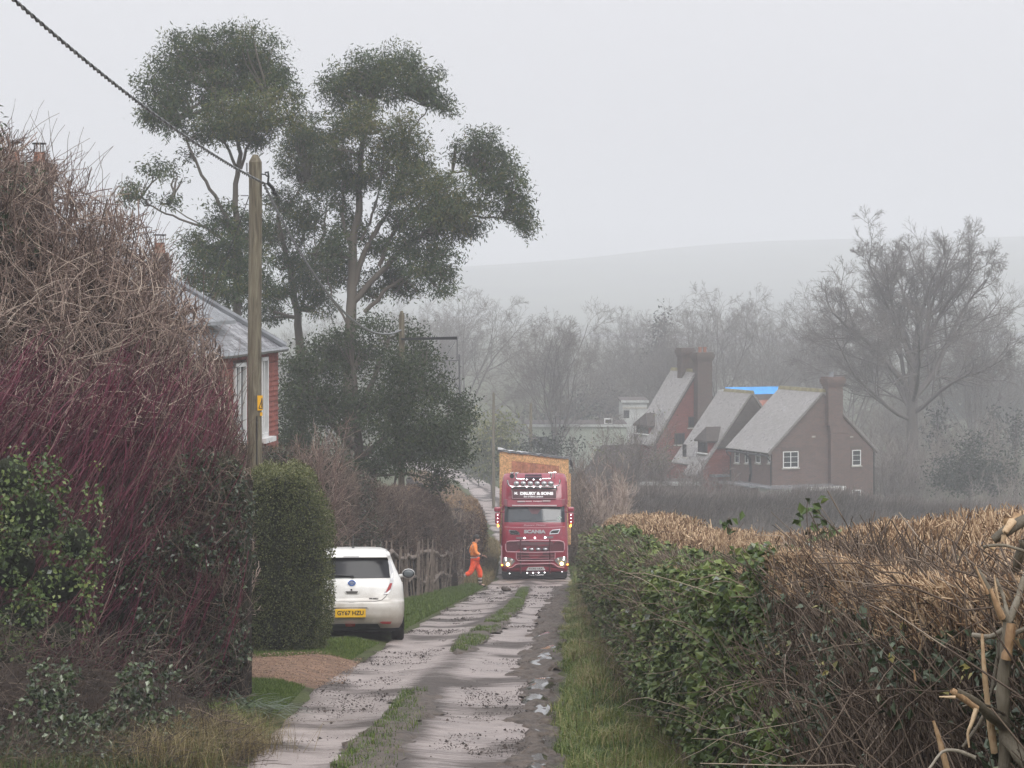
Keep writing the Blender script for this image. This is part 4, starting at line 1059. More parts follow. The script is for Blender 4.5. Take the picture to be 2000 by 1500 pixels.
DE = 76.0
def euc(loc_px, d, limbs, lobes, label, depth=1.0):
    root = empty("eucalyptus_tree", (P(loc_px, 1100, d)[0], d, G(P(loc_px, 1100, d)[0], d)), 0, label, "tree", "eucalyptus trees behind the tile-hung house")
    st = Sticks()
    lp = tree_trunks(st, limbs, d)
    crown(root, lobes, d, .15, M_EUC, 1300, .26, -.45, "crown", st, lp, depth=depth, spray=40, spr=.17, wr=.021, gap=.505, tone=.75)
    local(st.build("trunk", M_EBARK), root)
B = 1160
euc(470, 84, [
    ([(478, B), (470, 760), (460, 560), (466, 470), (458, 380), (470, 300), (462, 250)], 0.165, 0.055),
    ([(466, 470), (430, 400), (392, 340), (372, 290), (345, 230)], 0.072, 0.028),
    ([(458, 500), (420, 448), (350, 430), (300, 405), (268, 380)], 0.050, 0.018),
    ([(470, 330), (500, 250), (520, 190)], 0.055, 0.022), ([(462, 330), (430, 260), (420, 180)], 0.055, 0.022), ([(440, 425), (400, 445), (330, 400)], 0.028, 0.018)], [
    (420, 95, 85, 48), (480, 75, 55, 30), (360, 120, 60, 50), (320, 165, 50, 42), (510, 125, 60, 55), (450, 150, 90, 55), (300, 215, 32, 38), (385, 195, 70, 48), (545, 175, 38, 50), (480, 210, 85, 48, -1.5, .7), (540, 225, 45, 45, -1, .6), (430, 235, 50, 38, -1.2, .4), (392, 258, 32, 30), (335, 225, 40, 34), (500, 265, 50, 26), (575, 235, 26, 40),
    (308, 330, 32, 22), (345, 350, 26, 30), (262, 345, 26, 26), (255, 380, 22, 18), (285, 390, 22, 20), (330, 390, 20, 16), (372, 300, 14, 14),
    (440, 430, 50, 36), (400, 480, 45, 45), (450, 500, 55, 50), (385, 535, 34, 34), (430, 560, 46, 34), (495, 455, 36, 45), (500, 540, 40, 50), (470, 590, 36, 26)],
    "tall grey-green eucalyptus farthest left, its rounded top high above the wooden pole")
euc(590, 90, [
    ([(592, B), (588, 760), (584, 650), (578, 590), (560, 500), (545, 440), (540, 380)], 0.187, 0.055),
    ([(582, 620), (610, 540), (622, 480)], 0.066, 0.022), ([(565, 520), (600, 450), (640, 410)], 0.066, 0.022), ([(545, 440), (570, 390), (600, 350)], 0.044, 0.018)], [
    (600, 300, 46, 40, 0, .3), (615, 350, 40, 40), (572, 300, 36, 36), (585, 255, 30, 34), (560, 390, 45, 30), (540, 440, 40, 45), (590, 420, 50, 40), (620, 470, 50, 50), (560, 500, 55, 45), (600, 540, 50, 40), (650, 430, 38, 45), (540, 560, 36, 36), (650, 520, 40, 45), (590, 330, 40, 30), (610, 270, 35, 45), (640, 340, 26, 40), (620, 590, 45, 30), (530, 610, 30, 25)],
    "dark middle eucalyptus with a thick bare trunk between the two taller ones")
euc(690, 86, [
    ([(672, B), (680, 800), (684, 640), (690, 560), (688, 480), (700, 410), (702, 330), (712, 260), (730, 190)], 0.231, 0.055),
    ([(690, 560), (712, 490), (740, 440), (772, 390), (790, 320), (780, 230)], 0.110, 0.033),
    ([(690, 590), (735, 540), (790, 480), (850, 440), (900, 420), (960, 425), (1005, 432)], 0.110, 0.019),
    ([(688, 500), (668, 430), (672, 370), (660, 300)], 0.066, 0.028),
    ([(740, 520), (770, 450), (830, 390), (870, 340), (920, 330)], 0.072, 0.028),
    ([(712, 610), (760, 560), (800, 540), (840, 510)], 0.077, 0.028),
    ([(780, 300), (812, 240), (846, 205)], 0.033, 0.018), ([(684, 640), (650, 590), (640, 540)], 0.044, 0.018), ([(705, 470), (735, 400), (745, 340)], 0.050, 0.022)], [
    (775, 115, 55, 36), (740, 135, 60, 40), (690, 150, 55, 40), (650, 165, 32, 30), (800, 160, 55, 46), (835, 165, 36, 30), (855, 195, 28, 20), (880, 212, 14, 12), (715, 185, 60, 30),
    (680, 225, 62, 40, -1, .3), (640, 240, 40, 45), (740, 235, 60, 44, -1.6, .7), (790, 260, 46, 46, -1, .4), (700, 285, 60, 45, -1.5, .5), (760, 310, 66, 42, -1, .5), (655, 300, 36, 45), (810, 320, 36, 40), (720, 340, 60, 36), (680, 350, 40, 36), (790, 365, 50, 38, -1, .2), (668, 395, 26, 26),
    (860, 355, 60, 36, -1.4, .6), (830, 400, 66, 44, -1.2, .3), (880, 400, 60, 40, -1, .7), (920, 395, 46, 44), (850, 440, 66, 36), (905, 440, 46, 30),
    (945, 275, 34, 30), (915, 300, 34, 26), (965, 315, 46, 36), (950, 350, 46, 34), (1000, 355, 34, 34), (990, 395, 40, 34), (1025, 415, 22, 30), (1035, 440, 14, 18), (890, 285, 16, 12),
    (860, 490, 36, 26), (870, 530, 26, 26), (800, 480, 46, 34), (830, 520, 50, 34), (770, 540, 46, 34), (860, 560, 22, 18), (740, 480, 36, 26), (730, 560, 40, 36), (770, 420, 36, 26), (690, 440, 34, 36), (650, 480, 36, 40), (800, 570, 34, 18), (690, 540, 30, 40)],
    "tall spreading eucalyptus on the right of the group, boughs reaching out over the lane")

holm = empty("holm_oak", (P(700, 1100, 79)[0], 79, G(P(700, 1100, 79)[0], 70)), 0, "broad dark evergreen tree below the eucalyptus trunks, hanging over the lane", "tree")
st = Sticks()
lp = tree_trunks(st, [([(690, 1150), (700, 960), (700, 850), (690, 720)], .22, .08), ([(700, 900), (760, 850), (810, 780), (830, 720)], .12, .04), ([(700, 930), (770, 900), (850, 880)], .10, .03), ([(700, 880), (640, 820), (600, 740)], .12, .04), ([(700, 950), (640, 930), (590, 900)], .07, .02), ([(720, 930), (790, 925), (845, 935), (862, 975)], .05, .02), ([(705, 800), (740, 720), (760, 660)], .10, .03), ([(765, 1150), (770, 960), (775, 900)], .05, .03)], 79, .3)
crown(holm, [(590, 700, 50, 42), (580, 770, 42, 60), (640, 690, 60, 40), (700, 690, 70, 46), (640, 770, 70, 66), (720, 770, 76, 66), (770, 700, 50, 44), (820, 690, 34, 40), (790, 750, 60, 56, -4.2, 0, 1), (782, 712, 40, 26, -4.2, 0, 1), (850, 750, 34, 46), (880, 790, 36, 34), (850, 820, 60, 50), (905, 810, 26, 34), (784, 830, 70, 60, -4.2, 0, 1), (700, 850, 80, 56), (610, 850, 66, 56), (570, 840, 40, 60), (640, 900, 70, 34), (720, 905, 70, 26), (795, 888, 66, 34, -4, 0, 1), (870, 870, 46, 36), (895, 880, 26, 30), (850, 915, 40, 22), (600, 905, 40, 24), (850, 850, 60, 40, -4), (845, 950, 24, 16), (862, 930, 22, 20), (740, 650, 40, 34), (690, 640, 40, 34), (660, 650, 34, 30), (552, 740, 16, 50), (556, 690, 22, 30), (790, 655, 30, 26), (832, 668, 20, 20)],
      79, .105, M_OAK, 1400, .42, -.2, "crown", st, lp, .3, spray=28, spr=.20, depth=.9, gap=.50)
local(st.build("trunk", M_EBARK), holm)

# ------------------------------------------------------------------ bare winter trees beyond
M_WBARK = mat_tint("winter_bark", [(0, (.065, .057, .052)), (.5, (.145, .128, .118)), (1, (.26, .235, .21))], .7)  # bark paled; part of the haze fade is put into its colour
M_WBARKG = mat_tint("lichened_bark", [(0, (.05, .045, .035)), (.5, (.12, .11, .085)), (1, (.21, .195, .15))], .8)
def bare_tree(seed, H, spread=.42, limbs=9, fork=.25, el0=.5, tr=None, fine=.011, dens=1.0, zc=.58):
    """trunk and crown of twigs, base at the origin, tips on a dome; returns (trunk sticks, crown sticks)"""
    rg = np.random.default_rng(seed)
    tr = tr or H * .017
    ht = H * (fork + .14)
    k = 7; t = np.linspace(0, 1, k)
    tp = np.stack([rg.normal(0, .005 * H, k) * t, rg.normal(0, .005 * H, k) * t, t * ht], 1)[None]
    a, b = Sticks(), Sticks()
    a.add(tp, (tr * np.array([1.3, 1.0, .95, .9, .86, .8, .7]))[None], .4, 9)
    az = np.arange(limbs) * 2.4 + rg.uniform(0, 1, limbs); el = np.linspace(el0, 1.32, limbs) + rg.normal(0, .06, limbs)
    dr = np.stack([np.cos(az) * np.cos(el), np.sin(az) * np.cos(el), np.sin(el)], 1)
    h0 = np.linspace(fork * H * .8, ht * .98, limbs)
    root = np.stack([np.interp(h0, tp[0, :, 2], tp[0, :, 0]), np.interp(h0, tp[0, :, 2], tp[0, :, 1]), h0], 1)
    c = np.array([0, 0, zc * H]); R = np.array([spread * H, spread * H, (1 - zc) * H])
    o = (root - c) / R; d = dr / R; A = (d * d).sum(1); B_ = (o * d).sum(1); Cc = (o * o).sum(1) - 1
    ln = (-B_ + np.sqrt(np.maximum(B_ * B_ - A * Cc, .05))) / A * rg.uniform(.74, .86, limbs)
    l1 = curve_paths(rg, root, dr, ln * .92, 9, .12, .03)
    r1 = (tr * rg.uniform(.32, .55, limbs))[:, None] * np.linspace(1, .22, 9)[None]
    a.add(l1, r1, .4, 6)
    l2, r2 = branch(rg, l1, r1, 10, (.15, 1), (.3, .9), (.36, .66), (.42, .68), 7, .14, .03); a.add(l2, r2, .45, 5)
    l3, r3 = branch(rg, l2, r2, 8, (.15, 1), (.35, 1.0), (.34, .62), (.5, .7), 5, .15, .02); r3 = np.maximum(r3, fine * 1.5); b.add(l3, r3, np.clip(rg.normal(.45, .15, len(l3)), 0, 1), 4)
    l4, r4 = branch(rg, l3, r3, int(6 * dens), (.15, 1), (.35, 1.0), (.38, .75), (.5, .8), 4, .15, .02); r4 = np.maximum(r4, fine * 1.1); b.add(l4, r4, np.clip(rg.normal(.5, .2, len(l4)), 0, 1), 3)
    l5, r5 = branch(rg, l4, r4, int(4 * dens), (.2, 1), (.35, 1.0), (.4, .8), (.6, .9), 3, .14, .015); r5 = np.maximum(r5, fine * .75); b.add(l5, r5, np.clip(rg.normal(.5, .2, len(l5)), 0, 1), 3)
    return a, b
protos = {}
def plant_bare(key, px, py_top, d, label, wid=1.0, rz=0.0, group="bare trees in the valley", m=M_WBARK, gy=None):
    x = (px - CX) * d / F; z0 = float(G(x, d)) - .2 if gy is None else P(px, gy, d)[2]
    Hh = ZC + (HY - py_top) * d / F - z0
    root = empty("bare_tree", (x, d, z0), rz, label, "tree", group)
    a, b = protos[key]
    if isinstance(a, Sticks):
        ta = a.build("trunk", m, root); tb = b.build("crown", m, root); protos[key] = (ta, tb)
    else:
        for s_ in (a, b):
            c = s_.copy(); COL.objects.link(c); c.parent = root
            if c.data.materials[0] is not m: c.data = c.data.copy(); c.data.materials[0] = m
    k = Hh / tops[key]; root.scale = (k * wid, k * wid, k)
    return root
protos["round"] = bare_tree(1, 20, .46, 11, .16, .35, dens=.85, fine=.010)
protos["fan"] = bare_tree(2, 20, .36, 14, .12, .75, dens=.85, fine=.010)
protos["wide"] = bare_tree(3, 20, .50, 12, .18, .4, dens=.85, fine=.010)
protos["fan_b"] = bare_tree(9, 20, .42, 15, .10, .65, dens=.85, fine=.010)
protos["oak"] = bare_tree(21, 20, .33, 12, .40, .42, .46, .0085, 1.25, .70)

tops = {k_: float(np.percentile(np.concatenate(v_[1].V)[:, 2], 99.7)) for k_, v_ in protos.items()}
plant_bare("oak", 1782, 424, 195, "great spreading bare tree with thick limbs on the right against the hill", 1.0, .6, m=M_WBARK)
for a in [("fan", 1085, 600, 222, "dense upright bare tree rising above the truck", 1.0, .3),
          ("round", 905, 560, 262, "wide pale bare tree half hidden by the eucalyptus", 1.15, 1.0),
          ("wide", 830, 585, 285, "bare tree seen through the eucalyptus edge, above the pole bracket", 1.0, .2),
          ("fan_b", 1228, 604, 290, "fan-shaped bare tree leaning left, behind the left of the tile-hung house", .9, 3.3),
          ("fan", 1290, 632, 250, "dark bare tree directly behind the tall twin chimneys", 1.05, 1.2),
          ("wide", 1405, 560, 265, "rounded bare tree behind the ridge of the middle house", 1.05, 2.1),
          ("round", 1470, 590, 300, "bare tree just right of the rounded one, over the blue sheet", .9, 4.0),
          ("wide", 1590, 560, 285, "broad bare tree behind the right-hand chimney", 1.1, .9),
          ("round", 1665, 600, 260, "bare tree leaning against the great spreading tree from the left", 1.0, 2.6),
          ("fan", 1900, 560, 250, "slender bare tree behind the right limbs of the great spreading tree", .9, .4),
          ("round", 1985, 690, 300, "bare treetops showing over the dark wood at the right edge", 1.2, 1.7),
          ("round", 1170, 700, 330, "distant bare tree low between the two fan-shaped crowns", 1.5, 5.0),
          ("fan_b", 1750, 760, 230, "scrubby bare tree at the foot of the great spreading tree", 1.3, 2.4),
          ("round", 640, 600, 240, "faint bare tree glimpsed between the eucalyptus trunks", 1.0, .7),
          ("wide", 1340, 700, 330, "distant bare tree filling the gap behind the twin chimneys", 1.5, 1.0)]:
    plant_bare(*a)

# dark conifers and rounded evergreens in the distance
M_DIST = mat_tint("distant_evergreen_leaf", [(0, (.012, .018, .014)), (.6, (.032, .042, .030)), (1, (.075, .09, .05))], .6)
M_YELLOW = mat_tint("yellowing_laurel_leaf", [(0, (.02, .03, .014)), (.55, (.055, .075, .028)), (.85, (.16, .17, .05)), (1, (.24, .23, .08))], .5)
def evergreen(name, label, lobes, d, m=M_DIST, leaf=.35, per=60, cat="tree", trunkpx=None, group=None, tone=0.0):
    tr_ = .3 if cat == "tree" else .07
    cx = trunkpx or lobes[0][0]; x = (cx - CX) * d / F
    root = empty(name, (x, d, float(G(x, d))), 0, label, cat, group)
    st = Sticks(); top = min(l[1] for l in lobes)
    base = np.array([x, d, float(G(x, d)) - .2]); tp = P(cx, top + 20, d)
    st.add((base[None] + (tp - base)[None] * np.linspace(0, 1, 5)[:, None])[None], np.linspace(tr_, tr_ * .2, 5)[None], .3, 7)
    lp = [base[None] + (tp - base)[None] * np.linspace(0, 1, 5)[:, None]]
    crown(root, lobes, d, leaf, m, per, .45, -.2, "crown", st, lp, .3, spray=12, spr=leaf * 1.5, wr=tr_ * .1, yellow=tone)
    local(st.build("trunk", M_WBARK), root)
def cone(px, top, bot, w): return [(px, top + (bot - top) * t, max(2, w * (t + .08)), (bot - top) * .13) for t in np.linspace(.06, .95, 8)]
evergreen("conifer", "small dark pointed conifer behind the chimney pots", cone(1298, 605, 720, 22) + cone(1283, 630, 720, 18), 275, leaf=.4)
evergreen("evergreen_oak", "dark rounded evergreen wood edge behind the great tree's right limbs", [(1900, 720, 50, 34), (1950, 740, 60, 40), (1990, 760, 50, 50), (1870, 760, 46, 40), (1930, 790, 80, 40), (1850, 800, 40, 30), (2040, 770, 60, 60), (2000, 810, 60, 40)], 330, leaf=.5, per=40)
evergreen("yew", "slim dark yew standing left of the other two beyond the hedge", cone(1831, 796, 880, 17), 205, group="clipped yews in the garden")
evergreen("yew", "taller pointed dark yew right of the bushy evergreen", cone(1941, 800, 880, 18), 210, group="clipped yews in the garden")
evergreen("yew", "dark yew at the right edge, cut by the picture's side", cone(1984, 812, 880, 18), 200, group="clipped yews in the garden")
evergreen("evergreen_bush", "large dark bluish evergreen bush right of the brick house", [(1895, 900, 60, 40), (1850, 920, 40, 34), (1940, 915, 44, 34), (1900, 860, 22, 26), (1880, 940, 70, 26), (1960, 940, 36, 22)], 165, leaf=.22, per=160, cat="bush")
evergreen("laurel_bush", "rounded bush with yellowish top beside the lane, left of the two thin poles", [(960, 830, 40, 30, 0, .6), (985, 845, 30, 30, 0, .5), (945, 870, 40, 40), (990, 885, 36, 36), (965, 900, 46, 30)], 170, M_YELLOW, .24, 170, "bush", tone=.14)
evergreen("evergreen_hedge_bush", "dark bush right of the lane's bend, directly behind the lorry's load", [(1050, 880, 46, 34), (1015, 905, 36, 30), (1090, 870, 40, 30), (1065, 930, 60, 34)], 150, leaf=.2, per=190, cat="bush")
evergreen("evergreen_hedge_bush", "grey-green bush along the far left of the lane where it bends away", [(935, 908, 30, 24), (960, 915, 34, 28), (912, 918, 18, 14)], 190, leaf=.2, per=190, cat="bush")
evergreen("dark_belt", "dark band of evergreens behind the white flat-roofed building", [(1110, 800, 50, 26), (1160, 790, 40, 34), (1200, 790, 30, 30), (1060, 815, 40, 18)], 262, leaf=.45, per=60, cat="trees")
# ------------------------------------------------------------------ hedges that follow a line
rng = np.random.default_rng(40)
def hedge_ribbon(root, line, thick, twigs=None, leaves=None, core=M_CORE, lump=.25, round_=.5, seed=0, cap=True):
    """line: rows of x, y, height along the hedge foot"""
    ln = np.array(line, float); seg = np.r_[0, np.cumsum(np.hypot(np.diff(ln[:, 0]), np.diff(ln[:, 1])))]
    T = seg[-1]
    def at(t): return [np.interp(t, seg, ln[:, k]) for k in range(3)]
    def pt(t, a, inset=0.0):
        """a 0..1 from front foot over the top to the back foot"""
        x, y, h = at(t)
        x2, y2, _ = at(np.minimum(t + .5, T)); x1, y1, _ = at(np.maximum(t - .5, 0))
        dx, dy = x2 - x1, y2 - y1; l = np.hypot(dx, dy) + 1e-9; nx, ny = dy / l, -dx / l     # to the right of travel
        ph = a * pi; e = round_
        cx = np.sign(np.cos(ph)) * np.abs(np.cos(ph)) ** e; cz = np.abs(np.sin(ph)) ** (e * .8)
        hh = h * (1 + .10 * (noise3(t * .45, 0, 0, seed + 2) - .5))
        k = (noise3(t * .8, a * 4, 0, seed) - .5) * lump * 1.6 + (noise3(t * 2.6, a * 9, 0, seed + 1) - .5) * lump * .7 - inset
        w = thick * .5 + k; hz = hh + k
        endr = 1.0
        if cap:
            q = np.clip(np.minimum(t, T - t) / (thick * .7), 0, 1); endr = np.sqrt(np.clip(1 - (1 - q) ** 2, .02, 1))
        px, py = x + nx * cx * w * endr, y + ny * cx * w * endr
        return np.stack([px, py, G(x, y) + hz * cz * (0.75 + .25 * endr)], -1), norm(np.stack([nx * cx, ny * cx, np.sin(ph) ** 2 + 0 * cx], -1))
    if core:
        tt = np.linspace(0, T, max(12, int(T / .5))); aa = np.linspace(0, 1, 15)
        A, TT = np.meshgrid(aa, tt); Pc, _ = pt(TT, A, .16)
        ii = (np.arange(len(tt) - 1)[:, None] * 15 + np.arange(14)[None, :]).ravel()
        local(mesh("filler_core", Pc.reshape(-1, 3), [np.stack([ii, ii + 1, ii + 16, ii + 15], 1)], core, smooth_=True), root)
    if twigs:
        st = Sticks()
        for (n, lr, rr, m, up, tone, arange) in twigs:
            t = rng.random(n) * T; a = rng.uniform(*arange, n)
            p, nn = pt(t, a, 0); p = p - nn * rng.uniform(-.05, .22, n)[:, None]
            d = norm(nn * .55 + rng.normal(size=(n, 3)) * .5 + np.array([0, 0, up]))
            l_ = rng.uniform(*lr, n); p = p - d * (l_ * .5)[:, None]
            pp = curve_paths(rng, p, d, l_, 3, .2)
            st.add(pp, rng.uniform(*rr, n)[:, None] * np.linspace(1, .6, 3)[None], np.clip(rng.normal(tone, .22, n), 0, 1), 3)
        local(st.build("twigs", m), root)
    if leaves:
        for (nm, n, size, asp, m, tone, arange, tr, thr) in leaves:
            t = tr[0] * T + rng.random(n) * T * (tr[1] - tr[0]); a = rng.uniform(*arange, n)
            k = noise3(t * .5, a * 5, 0, seed + 7) > thr
            t, a = t[k], a[k]; n = len(t)
            p, nn = pt(t, a, 0); p = p + nn * rng.uniform(-.18, .07, n)[:, None]
            d = norm(rng.normal(size=(n, 3)) + nn * .4 + np.array([0, 0, -.3])); nr = norm(nn + rng.normal(size=(n, 3)) * .7 + np.array([0, 0, .3]))
            L_ = rng.uniform(.7, 1.3, n) * size
            local(leaves_obj(nm, p, d, nr, L_, L_ * asp, m, None, np.clip(rng.normal(tone, .2, n), 0, 1)), root)
    return pt

# big round clipped privet in front of the car
priv = empty("clipped_privet", P(560, 1270, 38.5), 0, "big round-shouldered clipped evergreen hedge standing in front of the white car's left side", "hedge")
DPV = 39.3
def pv_surface(n, inset=0.0):
    u = rdir(rng, n); e = .78
    v = np.sign(u) * np.abs(u) ** e; v /= np.maximum(np.abs(v).max(1, keepdims=True), 1e-6) ** .55
    c = P(548, 1095, DPV); half = np.array([102 * DPV / F, .95, 187 * DPV / F])
    lum = 1 + .10 * (noise3(u[:, 0] * 3, u[:, 1] * 3, u[:, 2] * 3 + 5, 2) - .5) + .05 * (noise3(u[:, 0] * 9, u[:, 1] * 9, u[:, 2] * 9, 3) - .5)
    q = v * (half - inset) * lum[:, None]
    q[:, 0] *= 1 - .34 * smooth(.30, 1.0, q[:, 2] / half[2]) - .13 * smooth(-.6, -1.0, q[:, 2] / half[2])
    return c + q, norm(u * np.array([1, 1, .8]))
# inner body from the same outline
nu, nv = 30, 20
aa, bb = np.meshgrid(np.linspace(0, 2 * pi, nu, endpoint=False), np.linspace(.02, pi - .02, nv))
uu_ = np.stack([np.cos(aa) * np.sin(bb), np.sin(aa) * np.sin(bb), np.cos(bb)], -1).reshape(-1, 3)
_keep = rdir
rdir = lambda r, n: uu_
Vc, _ = pv_surface(len(uu_), .13)
rdir = _keep
ii, jj = np.meshgrid(np.arange(nu), np.arange(nv - 1))
Q = np.stack([jj * nu + ii, (jj + 1) * nu + ii, (jj + 1) * nu + (ii + 1) % nu, jj * nu + (ii + 1) % nu], -1).reshape(-1, 4)
local(mesh("filler_core", Vc, [Q], M_COREG, smooth_=True), priv)
n = 62000
p, nn = pv_surface(n); k = (nn[:, 1] < .45); p, nn = p[k], nn[k]; n = len(p)
p = p - nn * rng.uniform(-.05, .13, n)[:, None]
k = p[:, 2] > G(p[:, 0], p[:, 1]) + .02; p, nn = p[k], nn[k]; n = len(p)
d = norm(rng.normal(size=(n, 3)) + nn * .5 + np.array([0, 0, .1])); nr = norm(nn + rng.normal(size=(n, 3)) * .7 + np.array([0, 0, .3]))
L_ = rng.uniform(.022, .042, n)
tone = rng.normal(.50, .2, n) + .30 * smooth(.3, .9, nn[:, 2]) + .10 * smooth(.5, 1, nn[:, 0])     # leaves paler towards the top and the right side
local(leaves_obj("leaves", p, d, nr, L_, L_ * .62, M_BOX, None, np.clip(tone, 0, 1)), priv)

beech = empty("beech_hedge", (-4, 62, G(-4, 62)), 0, "dark brown clipped hedge with rounded shoulders behind the cleft fence and the white car", "hedge")
pt_b = hedge_ribbon(beech, [(-6.4, 47, 3.3), (-5.2, 53, 3.35), (-4.55, 60, 3.3), (-3.9, 67, 3.1), (-3.3, 73, 2.9), (-2.75, 79, 2.7), (-2.35, 84, 2.35)], 1.5,
    twigs=[(26000, (.12, .4), (.003, .006), M_TWIG_BROWN, .5, .42, (0, .62))],
    leaves=[("dead_leaves", 42000, .05, .6, M_BEECH, .48, (0, .65), (0, 1), .22), ("green_leaves", 26000, .05, .65, M_IVYDARK, .5, (.0, .5), (0, .5), .45), ("top_shoots", 4000, .06, .4, M_STRAW, .5, (.42, .56), (0, 1), .3)], seed=50, lump=.30, round_=.55)
# bare shrub at the hedge's near corner
thorn = empty("thorn_bush", (-5.2, 50, G(-5.2, 50)), 0, "leafless grey-brown thorn bush behind the round hedge, against the dark evergreen", "shrub")
st = Sticks(); n = 24
px0 = rng.uniform(560, 680, n); base = np.stack([(rng.uniform(600, 650, n) - CX) * 50 / F, 50 + rng.uniform(-.8, .8, n), np.zeros(n)], 1); base[:, 2] = G(base[:, 0], base[:, 1])
tops = np.stack([(px0 - CX) * 50 / F, base[:, 1] + rng.normal(0, .3, n), ZC + (HY - rng.uniform(850, 980, n)) * 50 / F], 1)
t = np.linspace(0, 1, 7)[None, :, None]; main = base[:, None] * (1 - t) + tops[:, None] * t + rng.normal(size=(n, 7, 3)) * .05
r0 = np.full((n, 7), .012) * np.linspace(1, .4, 7)
st.add(main, r0, .4, 4)
b1, r1 = branch(rng, main, r0, 9, (.3, 1), (.3, 1), (.15, .35), (.5, .8), 5, .2, .03); st.add(b1, np.maximum(r1, .005), np.clip(rng.normal(.5, .2, len(b1)), 0, 1), 3)
b2, r2 = branch(rng, b1, r1, 5, (.2, 1), (.3, 1), (.3, .8), (.6, .9), 4, .2, .03); st.add(b2, np.maximum(r2, .0035), np.clip(rng.normal(.55, .2, len(b2)), 0, 1), 3)
local(st.build("twigs", M_TWIG_TAN), thorn)

straw = empty("beech_hedge", (-2, 110, G(-2, 110)), 0, "pale straw-brown clipped hedge running down the left of the lane beyond the man", "hedge")
hedge_ribbon(straw, [(-2.45, 90, 2.4), (-2.0, 98, 2.5), (-2.25, 110, 2.45), (-2.75, 122, 2.3), (-3.6, 135, 2.2), (-4.8, 150, 2.1), (-6.2, 165, 2.0)], 1.9,
    twigs=[(7000, (.15, .4), (.005, .009), M_TWIG_BROWN, .5, .6, (0, .62))],
    leaves=[("dead_leaves", 30000, .09, .55, M_STRAW, .5, (0, .65), (.08, 1), .1), ("brown_leaves", 9000, .08, .55, M_BEECH, .6, (0, .3), (0, .6), .3)], seed=60, lump=.2, round_=.5)
# brown verge growth between the straw hedge and the lane
n = 9000
y = rng.uniform(88, 125, n); x = road_l(y) - rng.uniform(.05, .95, n)
blades("rough_verge", x, y, rng.uniform(.12, .5, n), rng.uniform(.006, .011, n), M_DRYGRASS, np.clip(rng.normal(.35, .2, n), 0, 1), .8)
n = 9000
y = rng.uniform(96, 190, n); x = road_r(y) + rng.uniform(.0, 1.6, n)
blades("far_verge_grass", x, y, rng.uniform(.1, .3, n), rng.uniform(.012, .022, n), M_GRASS, np.clip(rng.normal(.42, .15, n), 0, 1), .8)
n = 5000
y = rng.uniform(86, 100, n); x = road_r(y) + rng.uniform(.1, 1.6, n)
blades("far_verge_grass", x, y, rng.uniform(.1, .4, n), rng.uniform(.006, .012, n), M_GRASS, np.clip(rng.normal(.55, .2, n), 0, 1), .8)

M_GREYTWIG = mat_tint("damp_grey_twigs", [(0, (.05, .040, .036)), (.5, (.145, .122, .11)), (1, (.28, .245, .22))], .8)
wint = empty("winter_hedge", (15, 142, G(15, 142)), 0, "long bare grey-brown field hedge across the middle distance in front of the brick house", "hedge")
hedge_ribbon(wint, [(5.5, 128, 2.3), (10, 134, 2.2), (16, 139, 2.5), (22, 143, 2.4), (30, 147, 2.7), (42, 152, 2.6)], 1.6,
    twigs=[(22000, (.5, 1.5), (.006, .014), M_GREYTWIG, 2.2, .55, (0, .62))], leaves=[("dead_leaves", 9000, .10, .6, M_BEECH, .6, (0, .55), (0, 1), .4)], seed=70, lump=.3, round_=.4, core=mat("grey_hedge_filler", (.13, .112, .10), .95, spec=.1, bump=1, bscale=12, var=.4))  # core: solid filler body behind the twigs, one grey-brown tone

def bush(root_name, label, px, py_top, d, wpx, m=M_GREYTWIG, n=55, tone=.5, dens=1.0, leafm=None, leafn=0, cat="shrub", group=None):
    x = (px - CX) * d / F; g = float(G(x, d)); H = ZC + (HY - py_top) * d / F - g; w = wpx * d / F
    root = empty(root_name, (x, d, g), 0, label, cat, group); st = Sticks()
    base = np.stack([x + rng.normal(0, w * .22, n), d + rng.normal(0, w * .25, n), np.full(n, g - .1)], 1)
    dr = rdir(rng, n); dr[:, 2] = np.abs(dr[:, 2]) * .5 + .75; dr = norm(dr)
    ln = H * rng.uniform(.55, 1.0, n) / dr[:, 2] * .95
    mn = curve_paths(rng, base, dr, ln, 7, .08, .05); mn[:, :, 0] = x + np.clip(mn[:, :, 0] - x, -w, w)
    r0 = np.full((n, 7), .018) * np.linspace(1, .4, 7); st.add(mn, r0, tone, 4)
    b1, r1 = branch(rng, mn, r0, 9, (.2, 1), (.3, .9), (.18, .4), (.5, .8), 5, .15, .06); st.add(b1, np.maximum(r1, .009), np.clip(rng.normal(tone, .15, len(b1)), 0, 1), 3)
    b2, r2 = branch(rng, b1, r1, int(5 * dens), (.2, 1), (.3, .9), (.35, .8), (.6, .9), 4, .15, .06); st.add(b2, np.maximum(r2, .007), np.clip(rng.normal(tone + .05, .2, len(b2)), 0, 1), 3)
    local(st.build("twigs", m), root)
    if leafm:
        k = rng.integers(0, len(b2), leafn); pos = b2[k, 3] + rng.normal(size=(leafn, 3)) * .1
        local(leaves_obj("leaves", pos, rdir(rng, leafn), rdir(rng, leafn), .14, .07, leafm, None, np.clip(rng.normal(.6, .2, leafn), 0, 1)), root)
